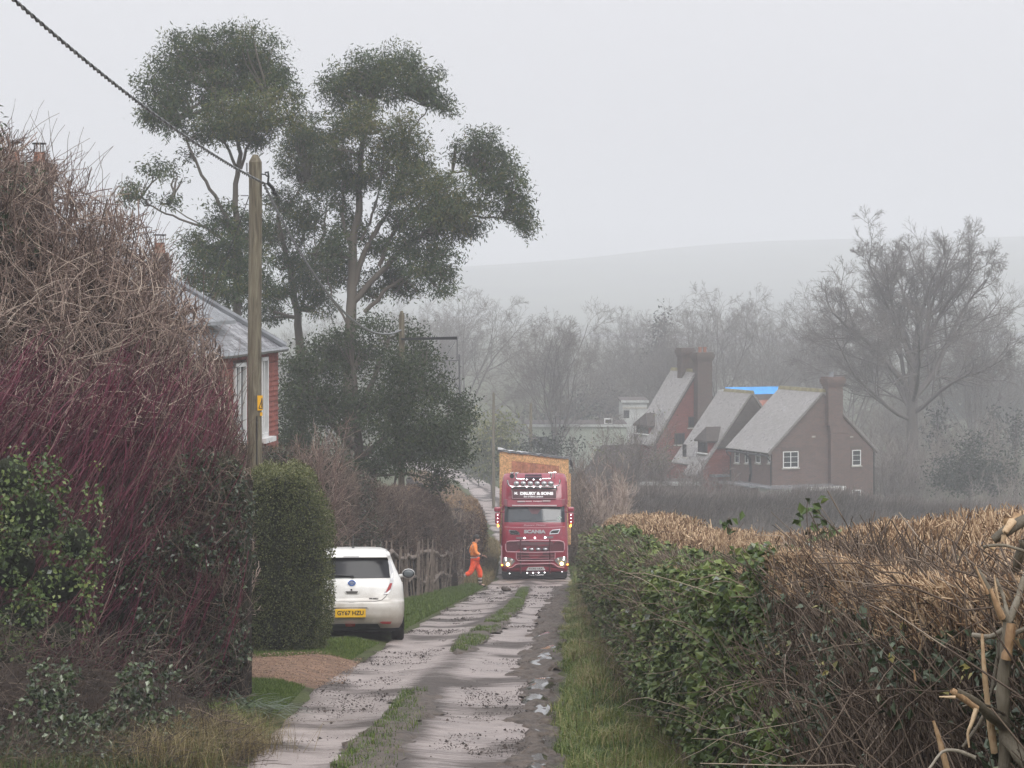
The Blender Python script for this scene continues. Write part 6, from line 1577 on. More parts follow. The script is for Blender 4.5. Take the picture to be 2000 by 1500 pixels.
# courses of hung tiles with a swept-out foot
M_HT = m_courses("near_hung_tiles", (.31, .085, .060), (.21, .058, .045), (.07, .03, .025), .17, 5.0, .008, stain=(.17, .08, .065), stain_amt=.5, bump=.8)
cr = MB(); nC = 36; zF = zE - 4.05; st_ = (zE - zF) / nC
wins = [(LEN - 2.0, LEN - 1.05, zE - 2.05, zE - .28), (LEN - 4.6, LEN - 3.3, zE - 2.25, zE - .34), (LEN - 8.5, LEN - 7.0, zE - 2.2, zE - .3)]
def flare(z): return .62 * np.clip((zE - 2.3 - z) / 1.8, 0, 1) ** 2
for k in range(nC):
    z1 = zE - .13 - k * st_; z0 = z1 - st_ - .03
    cuts = [(-.1, LEN + .02)]
    for (a, c, w0, w1) in wins:
        if z0 < w1 - .02 and z1 > w0 + .02:
            nw = []
            for (p, q) in cuts:
                if a < q and c > p:
                    if a > p: nw.append((p, a))
                    if c < q: nw.append((c, q))
                else: nw.append((p, q))
            cuts = nw
    for (p, q) in cuts:
        nx_ = max(1, int((q - p) / .5))
        for i in range(nx_):
            a, c = p + (q - p) * i / nx_, p + (q - p) * (i + 1) / nx_
            ea = flare(z0) * (1 if c >= LEN - .01 else 0)
            j0, j1 = rng.normal(0, .006), rng.normal(0, .006)
            f0, f1 = flare(z0), flare(z1)
            cr.hexa([(a, -.055 - f0 + j0, z0), (c + (ea * .6 if i == nx_ - 1 else 0), -.055 - f0 + j1, z0), (c + (ea * .6 if i == nx_ - 1 else 0), -.02 - f0 * .9, z0), (a, -.02 - f0 * .9, z0),
                     (a, -.022 - f1, z1), (c + (flare(z1) * .6 if (i == nx_ - 1 and ea) else 0), -.022 - f1, z1), (c, .0, z1), (a, .0, z1)])
cr.build("hung_tiles", M_HT, cot)
b = MB()   # end wall tiles (far end, only just seen)
b.box(LEN + .0, LEN + .05, 0, DEP, zF, zE); b.build("end_tiles", M_HT, cot)
M_REVEAL = mat("brown_timber_reveal", (.13, .085, .055), .7, bump=.5, bscale=20)
for (a, c, w0, w1) in wins:
    f, g_, rv, s_ = MB(), MB(), MB(), MB()
    f.box(a, a + .09, -.10, .02, w0, w1); f.box(c - .30, c - .22, -.10, .02, w0, w1); f.box(a, c - .22, -.10, .02, w1 - .08, w1); f.box(a, c - .22, -.10, .02, w0, w0 + .09)
    m_ = (a + c - .22) / 2; f.box(m_ - .035, m_ + .035, -.085, .01, w0 + .09, w1 - .08)
    g_.box(a + .09, c - .3, -.03, -.02, w0 + .09, w1 - .08)
    rv.box(c - .22, c + .0, -.05, .04, w0, w1 + .04)
    s_.box(a - .12, c + .02, -.22, -.0, w0 - .11, w0 - .002)
    w = f.build("window", M_WHITE, cot); g_.build("pane", M_GLASS, w); rv.build("reveal", M_REVEAL, w); s_.build("sill", M_WHITE, w)
M_SLATE = m_courses("wet_grey_slates", (.24, .24, .255), (.17, .17, .185), (.07, .07, .075), .30, .16, .010, rough=.2, stain=(.42, .42, .44), vscale=1.7, wet=(.10, .34), stain_amt=.6)
# hipped roof
oh = .15
E = [(-oh, -oh), (LEN + oh, -oh), (LEN + oh, DEP + oh), (-oh, DEP + oh)]
ym = DEP / 2; hipx = 3.5
zz = zE - .12; rf = MB(); th = .12
P0, P1, P2, P3 = [(x, y, zz) for x, y in E]; R0, R1 = (hipx, ym, zR), (LEN - hipx, ym, zR)
rf.add([P0, P1, R1, R0], [(0, 1, 2, 3)]); rf.add([P1, P2, R1], [(0, 1, 2)]); rf.add([P2, P3, R0, R1], [(0, 1, 2, 3)]); rf.add([P3, P0, R0], [(0, 1, 2)])
rf.add([P0, P1, P2, P3], [(3, 2, 1, 0)])
ro = rf.build("roof", M_SLATE, cot)
b = MB(); b.tube([R1, (P1[0], P1[1], P1[2] + .06)], .09, 8); b.tube([R0, R1], .10, 8); b.tube([R1, (P2[0], P2[1], P2[2] + .06)], .09, 8); b.build("hip_tiles", M_LEAD, ro)
b = MB(); b.tube([(-oh, -oh - .05, zz - .02), (LEN + oh + .05, -oh - .05, zz - .02)], .06, 8); b.build("gutter", M_LEAD, cot)
# shallow lead-roofed dormer on the lane slope
sl = (zR - zz) / (ym + oh)
b = MB(); yb = 1.1; zb_ = zz + sl * (yb + oh)
b.hexa([(LEN - 7.2, .25, zz + sl * (.25 + oh) + .30), (LEN - 3.0, .25, zz + sl * (.25 + oh) + .30), (LEN - 3.0, 2.2, zz + sl * (2.2 + oh) - .02), (LEN - 7.2, 2.2, zz + sl * (2.2 + oh) - .02),
        (LEN - 7.2, .25, zz + sl * (.25 + oh) + .38), (LEN - 3.0, .25, zz + sl * (.25 + oh) + .38), (LEN - 3.0, 2.2, zz + sl * (2.2 + oh) + .06), (LEN - 7.2, 2.2, zz + sl * (2.2 + oh) + .06)])
b.build("lead_apron", M_LEAD, ro)
# stacks
Mi = np.array([[cos(-ang), -sin(-ang)], [sin(-ang), cos(-ang)]])
def cot_stack(px, py, d, w, m, pots, below):
    p = P(px, py, d); q_ = Mi @ (p[:2] - C0); b = MB(); x, y = q_; z = p[2]
    b.box(x - w, x + w, y - w, y + w, z - below, z - .35); b.box(x - w - .06, x + w + .06, y - w - .06, y + w + .06, z - .35, z - .12); b.box(x - w - .02, x + w + .02, y - w - .02, y + w + .02, z - .12, z)
    o = b.build("chimney", m, cot)
    for i in range(pots):
        xx_ = x + (i - (pots - 1) / 2) * w * 1.0; yy_ = y - (i - (pots - 1) / 2) * w * .9
        b = MB(); b.cyl((xx_, yy_, z), .12, .22, 'z', 14, .10); b.build("chimney_pot", M_POT, o, True)
        b = MB(); b.cyl((xx_, yy_, z + .37), .14, .03, 'z', 14); [b.cyl((xx_ + .1 * cos(a_), yy_ + .1 * sin(a_), z + .2), .01, .18, 'z', 5) for a_ in (0, 2.1, 4.2)]; b.build("cowl", M_BLACKPIPE, o)
cot_stack(52, 318, 50, .42, M_BRICKD, 2, 4.2)
cot_stack(312, 494, 55, .15, M_BRICKD, 1, 1.6)
# ------------------------------------------------------------------ lofted bodywork from horizontal sections
def section(hw, yf, yb, rf, rb, M=64, bow=0.0):
    """rounded rectangle outline, yf is the end facing us; bow bends that end outwards"""
    pts = []
    def arc(cx, cy, r, a0, a1, n):
        for i in range(n): a = a0 + (a1 - a0) * i / (n - 1); pts.append((cx + r * cos(a), cy + r * sin(a)))
    n = M // 4
    arc(-hw + rf, yf + rf, rf, pi, 1.5 * pi, n // 2)
    for i in range(1, n): pts.append((-hw + rf + (2 * hw - 2 * rf) * i / n, yf))
    arc(hw - rf, yf + rf, rf, 1.5 * pi, 2 * pi, n // 2)
    for i in range(1, n): pts.append((hw, yf + rf + (yb - rb - yf - rf) * i / n))
    arc(hw - rb, yb - rb, rb, 0, .5 * pi, n // 2)
    for i in range(1, n): pts.append((hw - rb - (2 * hw - 2 * rb) * i / n, yb))
    arc(-hw + rb, yb - rb, rb, .5 * pi, pi, n // 2)
    for i in range(1, n): pts.append((-hw, yb - rb - (yb - rb - yf - rf) * i / n))
    p = np.array(pts)
    if bow: p[:, 1] = p[:, 1] + bow * (p[:, 0] / hw) ** 2 * np.clip(1 - (p[:, 1] - yf) / (yb - yf) * 2.2, 0, 1)
    return p
def loft(name, levels, m, parent, n_interp=4, close=True, M=64, keep=None, push=0.0):
    lv = np.array(levels, float); z = lv[:, 0]
    zz = np.unique(np.concatenate([np.linspace(z[i], z[i + 1], n_interp + 1) for i in range(len(z) - 1)]))
    prm = [np.interp(zz, z, lv[:, k]) for k in range(1, lv.shape[1])]
    rings = []
    for i, h in enumerate(zz):
        s_ = section(*[prm[k][i] for k in range(5)], M=M, bow=prm[5][i] if len(prm) > 5 else 0)
        rings.append(np.column_stack([s_, np.full(len(s_), h)]))
    n = len(rings[0]); V = np.concatenate(rings)
    fs = []
    for j in range(len(rings) - 1):
        for i in range(n): fs.append((j * n + i, j * n + (i + 1) % n, (j + 1) * n + (i + 1) % n, (j + 1) * n + i))
    fs = np.array(fs)
    if keep is not None:
        c = V[fs].mean(1); k = keep(c); fs = fs[k]
        a = V[fs[:, 1]] - V[fs[:, 0]]; b_ = V[fs[:, 3]] - V[fs[:, 0]]; nn = norm(np.cross(a, b_))
        Vn = np.zeros_like(V); [np.add.at(Vn, fs[:, q], nn) for q in range(4)]; V = V + norm(Vn) * push
        used = np.unique(fs); mp = np.full(len(V), -1); mp[used] = np.arange(len(used)); V = V[used]; fs = mp[fs]
        return mesh(name, V, [fs], m, parent, True)
    caps = [np.array([list(range(n))[::-1]]), np.array([list(range((len(rings) - 1) * n, len(rings) * n))])] if close else []
    return mesh(name, V, [fs] + caps, m, parent, True)
def yfun(levels): 
    lv = np.array(levels, float); return lambda z: np.interp(z, lv[:, 0], lv[:, 2])

M_TYRE = mat("black_tyre_rubber", (.015, .015, .016), .75, bump=.4)
M_ALLOY = mat("grey_alloy", (.38, .38, .40), .35, .8)
M_CHROME = mat("polished_chrome", (.80, .78, .80), .12, 1.0)
M_BLACKP = mat("black_plastic", (.014, .014, .016), .45)
def wheel(name, c, r, w, parent, rim=.62):
    b = MB(); n = 28
    prof_ = [(r * rim, -w / 2), (r * .93, -w / 2), (r, -w * .36), (r, w * .36), (r * .93, w / 2), (r * rim, w / 2)]
    vs = [(c[0] + x, c[1] + rr * cos(2 * pi * i / n), c[2] + rr * sin(2 * pi * i / n)) for i in range(n) for rr, x in prof_]
    k = len(prof_); fs = [(i * k + j, i * k + j + 1, ((i + 1) % n) * k + j + 1, ((i + 1) % n) * k + j) for i in range(n) for j in range(k - 1)]
    b.add(vs, fs); t = b.build(name, M_TYRE, parent, True)
    h = MB(); sx = 1 if c[0] > 0 else -1
    h.cyl((c[0] - sx * w * .5, c[1], c[2]), r * rim * .99, sx * w * .78, 'x', 24)
    for i in range(5):
        a = 2 * pi * i / 5; p0 = (c[0] + sx * w * .40, c[1], c[2]); p1 = (c[0] + sx * w * .44, c[1] + r * rim * .95 * cos(a), c[2] + r * rim * .95 * sin(a)); h.tube([p0, p1], r * .07, 6)
    h.build("rim", M_ALLOY, t, True)
    return t

# ------------------------------------------------------------------ white hatchback seen from behind
def m_carpaint():
    m = mat("white_car_paint", (.72, .71, .68), .30, spec=.5, coat=.4); nt = m.node_tree; b = nt.nodes["Principled BSDF"]
    t = nt.nodes.new("ShaderNodeTexCoord"); sp = nt.nodes.new("ShaderNodeSeparateXYZ"); nt.links.new(t.outputs["Object"], sp.inputs[0])
    nz = nt.nodes.new("ShaderNodeTexNoise"); nz.inputs["Scale"].default_value = 3.5; nz.inputs["Detail"].default_value = 7; nt.links.new(t.outputs["Object"], nz.inputs["Vector"])
    mr = nt.nodes.new("ShaderNodeMapRange"); mr.inputs[1].default_value, mr.inputs[2].default_value = .98, .42; mr.inputs[3].default_value, mr.inputs[4].default_value = -.30, .55; nt.links.new(sp.outputs[2], mr.inputs[0])
    ad = nt.nodes.new("ShaderNodeMath"); ad.operation = 'ADD'; nt.links.new(mr.outputs[0], ad.inputs[0]); nt.links.new(nz.outputs[0], ad.inputs[1])
    m2 = nt.nodes.new("ShaderNodeMapRange"); m2.inputs[1].default_value, m2.inputs[2].default_value = .25, 1.0; m2.inputs[4].default_value = .78; nt.links.new(ad.outputs[0], m2.inputs[0])
    mx = nt.nodes.new("ShaderNodeMix"); mx.data_type = 'RGBA'; mx.inputs[6].default_value = (.74, .73, .70, 1); mx.inputs[7].default_value = (.27, .225, .17, 1)   # road dirt thrown up round the bumper
    nt.links.new(m2.outputs[0], mx.inputs[0]); nt.links.new(mx.outputs[2], b.inputs["Base Color"]); return m
M_CARW = m_carpaint()
M_CARGLASS = mat("tinted_car_glass", (.014, .015, .018), .16, spec=.22)
M_MIRG = mat("mirror_glass_grey", (.10, .115, .12), .2, spec=.4); M_TAIL = mat("red_tail_lens", (.30, .02, .02), .15, coat=.6); M_CLEAR = mat("clear_lens", (.55, .55, .56), .12, spec=.6, coat=.5)
M_PLATEY = mat("yellow_plate", (.72, .42, .015), .4); M_PLATETXT = mat("plate_lettering", (.01, .01, .01), .5)
M_BADGE = mat("blue_badge", (.04, .14, .45), .3); M_SEAM = mat("panel_seam", (.06, .055, .05), .7)
DC = 42.3
cx_ = (686 - CX) * DC / F; gz = float(prof(np.array([DC]))[0]) + .03
car = empty("parked_car", (cx_, DC, gz), radians(3.5), "white electric hatchback parked half on the verge, back end towards us", "car")
slope_c = math.atan((float(prof(np.array([DC + 4]))[0]) - gz + .03) / 4); car.rotation_euler = (slope_c, 0, radians(3.5))
#        z    hw   yrear yfront rrear rfront bow
LV = [(.22, .80, .16, 4.25, .20, .30, .06), (.30, .85, .06, 4.36, .22, .34, .07), (.42, .875, .00, 4.43, .24, .40, .09), (.56, .885, -.005, 4.44, .26, .42, .10),
      (.66, .885, .015, 4.42, .27, .44, .11), (.69, .882, .05, 4.40, .27, .45, .11), (.80, .875, .075, 4.30, .27, .50, .12), (.92, .865, .10, 4.00, .27, .5, .13), (1.03, .825, .135, 3.35, .25, .35, .14),
      (1.10, .79, .165, 3.15, .24, .3, .14), (1.22, .735, .225, 2.85, .23, .3, .13), (1.34, .685, .285, 2.55, .22, .3, .12), (1.395, .665, .27, 2.40, .20, .3, .11), (1.41, .66, .255, 2.36, .20, .3, .10), (1.46, .645, .29, 2.22, .22, .3, .10), (1.51, .60, .40, 2.0, .26, .3, .10), (1.545, .50, .62, 1.75, .3, .3, .08), (1.555, .30, .85, 1.5, .2, .2, .05)]
loft("body", LV, M_CARW, car, 3, M=96)
yr_ = yfun(LV)
hwz = lambda z: np.interp(z, [l[0] for l in LV], [l[1] for l in LV])
for sgn in (-1, 1):
    loft("side_window", LV, M_CARGLASS, car, 6, M=96, push=.006, keep=lambda c: (c[:, 2] > 1.03) & (c[:, 2] < 1.40) & (c[:, 0] * sgn > hwz(c[:, 2]) * .96) & (c[:, 1] > .75 + .4 * (c[:, 2] - 1.03)) & (c[:, 1] < 2.95 - 1.5 * (c[:, 2] - 1.03)))
loft("windscreen", LV, M_CARGLASS, car, 6, M=96, push=.006, keep=lambda c: (c[:, 2] > 1.05) & (c[:, 2] < 1.46) & (np.abs(c[:, 0]) < hwz(c[:, 2]) * .84) & (c[:, 1] > 2.1))
def ys_at(x, z):
    w, r_, bw = (float(np.interp(z, [l[0] for l in LV], [l[k] for l in LV])) for k in (1, 4, 6)); c = max(0.0, min(abs(x) - (w - r_), r_ * .995))
    return float(yr_(z)) + bw * (x / w) ** 2 + r_ - math.sqrt(r_ * r_ - c * c)
_zr = np.linspace(1.05, 1.383, 12); _g = []
for z_ in _zr:
    w_ = .648 - .10 * (z_ - 1.05) - .5 * max(0, z_ - 1.35)
    for x_ in np.linspace(-w_, w_, 27): _g.append((x_, ys_at(x_, z_) - .010, z_))
_i = (np.arange(11)[:, None] * 27 + np.arange(26)[None, :]).ravel()
mesh("rear_window", np.array(_g), [np.stack([_i, _i + 1, _i + 28, _i + 27], 1)], M_CARGLASS, car, True)
def decal(name, poly, m, lift=.008, th=.012, parent=car):
    """thin panel following the car's back, poly in (x,z)"""
    f = [(x, ys_at(x, z) - lift - th, z) for x, z in poly]; b_ = [(x, ys_at(x, z) + .01, z) for x, z in poly]; n = len(poly)
    b = MB(); b.add(f + b_, [tuple(range(n)), tuple(range(2 * n - 1, n - 1, -1))] + [(i, i + n, (i + 1) % n + n, (i + 1) % n) for i in range(n)]); return b.build(name, m, parent)
zx = lambda a: (a - 1025) / 590.0
zz_ = lambda a: (1280 - a) / 590.0
# spoiler lip and high brake light
b = MB(); b.hexa([(-.60, .22, 1.385), (.60, .22, 1.385), (.62, .40, 1.385), (-.62, .40, 1.385), (-.58, .235, 1.425), (.58, .235, 1.425), (.60, .5, 1.47), (-.60, .5, 1.47)]); b.build("spoiler", M_CARW, car, bevel=.012)
b = MB(); b.box(-.13, .13, .212, .222, 1.39, 1.412); b.build("high_brake_light", M_CLEAR, car)
b = MB(); b.cyl((0.03, .62, 1.53), .035, .03, 'z', 10, .02); b.tube([(0.03, .62, 1.55), (0.03, .70, 1.74)], .006, 5); b.build("aerial", M_BLACKP, car)
for s_ in (1, -1):
    M2 = lambda pts: [(s_ * zx(x), zz_(y)) for x, y in pts] if s_ > 0 else [(s_ * zx(x), zz_(y)) for x, y in pts][::-1]
    t = decal("tail_light", M2([(1440, 690), (1425, 770), (1390, 812), (1338, 822), (1352, 795), (1385, 745), (1405, 690)]), M_CLEAR, .006)
    decal("red_lens", M2([(1428, 712), (1412, 765), (1372, 800), (1358, 800), (1380, 760), (1404, 712)]), M_TAIL, .012, .012, t)
    decal("pillar_lens", M2([(1440, 688), (1405, 688), (1412, 600), (1384, 492), (1408, 488), (1440, 600)]), M_CLEAR, .004, .008, t)
    decal("reflector", M2([(1300, 1090), (1325, 1083), (1420, 1085), (1408, 1108), (1330, 1106)]), M_TAIL, .006, .014)
    b = MB(); xm_ = s_ * .86; b.tube([(s_ * .80, 2.62, 1.02), (s_ * .93, 2.60, 1.04)], .03, 8); mo = b.build("door_mirror", M_CARW, car, True)
    b = MB(); b.ball((s_ * 1.0, 2.62, 1.07), 1, 16, 10, (.115, .10, .085)); b.build("mirror_shell", M_CARW, mo, True)
    b = MB(); b.ball((s_ * 1.0, 2.555, 1.07), 1, 16, 10, (.105, .05, .078)); b.build("mirror_rim", M_BLACKP, mo, True)
    b = MB(); b.ball((s_ * 1.0, 2.52, 1.07), 1, 16, 10, (.088, .022, .062)); b.build("mirror_glass", M_MIRG, mo, True)
    for y_ in (.78, 3.45):
        wheel("wheel", (s_ * .775, y_, .315), .315, .21, car)
        b = MB(); n_ = 20; pts = [(s_ * (float(hwz(.4)) - .008), y_ + .40 * cos(pi * i / n_ * 1.16 - .25), .32 + .40 * sin(pi * i / n_ * 1.16 - .25)) for i in range(n_ + 1)]
        b.tube(pts, .024, 6); b.build("wheel_arch", M_BLACKP, car, True)
    b = MB(); b.tube([(s_ * .86, 1.35, .93), (s_ * .87, 1.55, .93)], .018, 6); b.build("door_handle", M_CARW, car)
    b = MB(); b.tube([(s_ * .60, .52, 1.52), (s_ * .625, 1.2, 1.52), (s_ * .62, 2.0, 1.49)], .010, 5); b.build("roof_seam", M_SEAM, car)
# hatch seam, recesses, plate, badge
seam = [(-.60, .79), (-.57, .74), (-.50, .685), (-.40, .665), (0, .66), (.40, .665), (.50, .685), (.57, .74), (.60, .79), (.64, .90), (.66, 1.0)]
b = MB(); b.tube([(x, ys_at(x, z) - .001, z) for x, z in seam], .006, 5); b.build("hatch_seam", M_SEAM, car)
decal("handle_recess", [(zx(x), zz_(y)) for x, y in [(962, 752), (1108, 752), (1112, 790), (1092, 812), (980, 812), (958, 790)]], M_CARW, .004, .012)
decal("handle_slot", [(zx(x), zz_(y)) for x, y in [(968, 786), (1092, 786), (1082, 808), (984, 808)]], M_SEAM, .014, .010)
b = MB(); b.ball((zx(1027), ys_at(0, .866) - .03, zz_(772)), .016); b.build("camera_lens", M_BLACKP, car)
bd = MB(); zc0 = zz_(707); yb0 = ys_at(0, zc0) - .022
n_ = 24; ring = [(zx(1031) + .050 * cos(2 * pi * i / n_), yb0, zc0 + .040 * sin(2 * pi * i / n_)) for i in range(n_ + 1)]
bd.tube(ring, .011, 6); bd.box(zx(1031) - .066, zx(1031) + .066, yb0 - .012, yb0 + .006, zc0 - .013, zc0 + .013); bo = bd.build("maker_badge", M_BADGE, car, True)
b = MB(); b.cyl((zx(1031), yb0 + .004, zc0), .046, .012, 'y', 24); b.build("badge_back", M_CLEAR, bo)
text_mesh("NISSAN", .026, M_CLEAR, "badge_lettering", bo, (zx(1031), yb0 - .016, zc0), (radians(90), 0, 0), .002, bold=.0006)
decal("plate_recess", [(zx(x), zz_(y)) for x, y in [(842, 950), (1188, 950), (1232, 1055), (1222, 1060), (812, 1060), (805, 1055)]], M_CARW, -.004, .008)
decal("painted_recess_shadow", [(zx(x), zz_(y)) for x, y in [(850, 944), (1180, 944), (1185, 951), (845, 951)]], M_SEAM, .003, .008)  # dark strip painted as the shade under the recess edge
pl = MB(); px0, px1, pz0, pz1 = zx(868), zx(1166), zz_(1040), zz_(957); py_ = ys_at(0, .48) - .035; pl.box(px0, px1, py_, py_ + .03, pz0, pz1); po = pl.build("number_plate", M_PLATEY, car, bevel=.006)
text_mesh("GY67 HZU", .098, M_PLATETXT, "plate_text", po, ((px0 + px1) / 2, py_ - .002, (pz0 + pz1) / 2), (radians(90), 0, 0), .002, width=(px1 - px0) * .86, bold=.002)
text_mesh("ZERO EMISSION", .022, M_SEAM, "boot_badge", car, (zx(1245), ys_at(.37, .715) - .012, zz_(858)), (radians(90), 0, 0), .003, width=.155, bold=.0012)
text_mesh("LEAF", .028, M_SEAM, "boot_badge", car, (zx(838), ys_at(.32, .73) - .012, zz_(848)), (radians(90), 0, 0), .003, width=.10, bold=.001)
b = MB(); b.tube([(zx(1040), ys_at(0, 1.09) - .03, zz_(640)), (zx(930), ys_at(.1, 1.10) - .035, zz_(632)), (zx(820), ys_at(.3, 1.11) - .03, zz_(630))], .011, 6); b.cyl((zx(1038), ys_at(0, 1.07) - .04, zz_(645)), .022, .04, 'y', 10); b.build("rear_wiper", M_BLACKP, car)
# sill under the bumper
decal("lower_bumper", [(-.62, .20), (.50, .20), (.44, .295), (.20, .30), (-.20, .30), (-.56, .295)], M_BLACKP, .012, .02)
decal("fog_lamp", [(zx(x), zz_(y)) for x, y in [(965, 1100), (1066, 1100), (1060, 1130), (972, 1130)]], M_TAIL, .02, .03)
b = MB(); b.box(-.78, .78, .4, 4.0, .16, .24); b.build("underbody", M_BLACKP, car)

# ------------------------------------------------------------------ red articulated lorry with a boarded load
M_RED = mat("deep_red_lorry_paint", (.27, .012, .036), .28, spec=.5, coat=.5, var=.12, vscale=2)
M_REDD = mat("dark_red_grille", (.10, .012, .022), .5, bump=.8, bscale=60)
M_SCREEN = mat("lorry_windscreen", (.028, .036, .045), .05, spec=.7)
M_LED = mat("white_marker_led", (1, 1, 1), .3, emit=(1, .97, 1), estr=3.5); M_AMBER = mat("amber_lamp", (.9, .35, .05), .3, emit=(1, .36, .05), estr=4.0)
M_BEAM = mat("warm_headlamp", (1, .8, .5), .3, emit=(1, .60, .24), estr=7.0)
M_SIGN = mat("dark_sign_board", (.075, .022, .028), .4); M_LETTER = mat("glowing_white_lettering", (.78, .76, .77), .5, emit=(1, .96, .97), estr=.25)  # lettering is given a slight glow of its own
M_PINK = mat("pale_pinstripe", (.55, .30, .34), .4); M_GREYL = mat("grey_raised_lettering", (.42, .40, .42), .35, .3)
M_SPOT = mat("lamp_reflector", (.5, .5, .52), .15, .7); M_PLATEW = mat("white_plate", (.50, .48, .48), .4)
DT = 93.8
tx = lambda a: (a - 505) / 319.0
tz = lambda a: (1415 - a) / 319.0
gz = float(prof(np.array([DT]))[0]) + .02
lorry = empty("articulated_lorry", ((1044.2 - CX) * DT / F, DT, gz), 0, "dark red lorry facing us on the lane with roof lamps and headlights lit", "lorry")
sl_ = math.atan((float(prof(np.array([DT + 10]))[0]) - gz) / 10); lorry.rotation_euler = (sl_, 0, radians(-.4))
TV = [(.28, 1.18, .10, 2.1, .22, .1, .05), (.36, 1.22, .03, 2.1, .24, .1, .06), (.60, 1.235, .0, 2.15, .24, .1, .07), (1.0, 1.235, .0, 2.2, .24, .1, .07), (1.45, 1.225, .02, 2.2, .25, .1, .08), (1.80, 1.215, .05, 2.2, .26, .1, .09), (2.05, 1.205, .09, 2.2, .26, .1, .10),
      (2.12, 1.20, .11, 2.2, .26, .1, .10), (2.68, 1.185, .27, 2.2, .25, .1, .10), (2.74, 1.195, .24, 2.2, .25, .1, .10), (2.95, 1.20, .26, 2.2, .25, .1, .10), (3.45, 1.195, .46, 2.2, .25, .1, .10), (3.72, 1.18, .66, 2.2, .25, .1, .08), (3.86, 1.12, .88, 2.15, .25, .1, .06), (3.90, 1.02, 1.05, 2.05, .25, .1, .04)]
loft("cab", TV, M_RED, lorry, 3, M=80)
yt_ = yfun(TV)
def yl(x, z): return float(yt_(z) + np.interp(z, [l[0] for l in TV], [l[6] for l in TV]) * (x / 1.2) ** 2)
def ldec(name, poly, m, lift=.008, th=.015, parent=lorry, zy=True):
    poly = [(tx(a), tz(c)) for a, c in poly] if zy else poly
    f = [(x, yl(x, z) - lift - th, z) for x, z in poly]; b_ = [(x, yl(x, z) + .02, z) for x, z in poly]; n = len(poly)
    b = MB(); b.add(f + b_, [tuple(range(n)), tuple(range(2 * n - 1, n - 1, -1))] + [(i, i + n, (i + 1) % n + n, (i + 1) % n) for i in range(n)]); return b.build(name, m, parent)
def lbar(name, pts, r, m, off=.03, parent=lorry, n=8):
    b = MB(); b.tube([(tx(a), yl(tx(a), tz(c)) - off, tz(c)) for a, c in pts], r, n); return b.build(name, m, parent, True)
def led(pts, r=.021, m=None, off=.05, name="marker_light", parent=lorry):
    for a, c in pts:
        b = MB(); b.ball((tx(a), yl(tx(a), tz(c)) - off, tz(c)), r, 10, 6); b.build(name, m or M_LED, parent, True)
loft("windscreen", TV, M_SCREEN, lorry, 8, M=80, push=.008, keep=lambda c: (c[:, 2] > 2.10) & (c[:, 2] < 2.665) & (np.abs(c[:, 0]) < 1.09 + .02 * (2.4 - c[:, 2])) & (c[:, 1] < .55))
for s_ in (-1, 1):
    loft("side_window", TV, M_SCREEN, lorry, 6, M=80, push=.008, keep=lambda c: (c[:, 2] > 2.0) & (c[:, 2] < 2.62) & (c[:, 0] * s_ > 1.15) & (c[:, 1] > .55) & (c[:, 1] < 1.5))
# pennant and stickers behind the screen, cab furniture
b = MB(); b.add([(tx(420), yl(-.2, 2.64) - .012, tz(572)), (tx(592), yl(.2, 2.64) - .012, tz(572)), (tx(540), yl(0, 2.4) - .012, tz(650)), (tx(472), yl(0, 2.4) - .012, tz(650))], [(0, 1, 2, 3)]); b.build("windscreen_pennant", mat("faded_red_pennant", (.10, .035, .045), .6), lorry)
b = MB()
for a, c in ((782, 695), (800, 680), (800, 705), (818, 690)): b.cyl((tx(a), yl(tx(a), tz(c)) - .016, tz(c)), .022, .004, 'y', 12)
b.build("windscreen_stickers", mat("pale_green_sticker", (.45, .6, .5), .5), lorry)
lbar("wiper", [(250, 738), (470, 715)], .008, M_BLACKP, .02); lbar("wiper", [(520, 740), (760, 718)], .008, M_BLACKP, .02)
# sun visor with pale bars and tiny lettering
b = MB(); b.hexa([(-1.0, yl(0, 2.72) - .14, 2.66), (1.0, yl(0, 2.72) - .14, 2.66), (1.12, .36, 2.70), (-1.12, .36, 2.70), (-1.0, yl(0, 2.95) - .10, 2.93), (1.0, yl(0, 2.95) - .10, 2.93), (1.12, .40, 2.95), (-1.12, .40, 2.95)]); vis = b.build("sun_visor", M_RED, lorry, bevel=.02)
ysv = yl(0, 2.72) - .145
for nm, a0, a1, c0, c1 in (("visor_stripe", 240, 765, 542, 556), ("visor_stripe", 303, 396, 494, 508), ("visor_stripe", 600, 690, 489, 502)):
    b = MB(); b.box(tx(a0), tx(a1), ysv - .012, ysv + .03, tz(c1), tz(c0)); b.build(nm, mat("pale_stripe", (.62, .52, .53), .4) if "M_STRIPE" not in globals() else M_STRIPE, vis)
text_mesh("sussex  transport", .055, M_LETTER, "visor_text", vis, (tx(498), ysv - .004, tz(498)), (radians(90), 0, 0), .003, width=.60, bold=.001)
for a0, c0 in ((210, 512), (210, 557), (786, 497), (786, 541)):
    for k in range(5): led([(a0 + (k - 2) * 11, c0)], .014, off=.13 if c0 > 530 else .115, parent=vis)
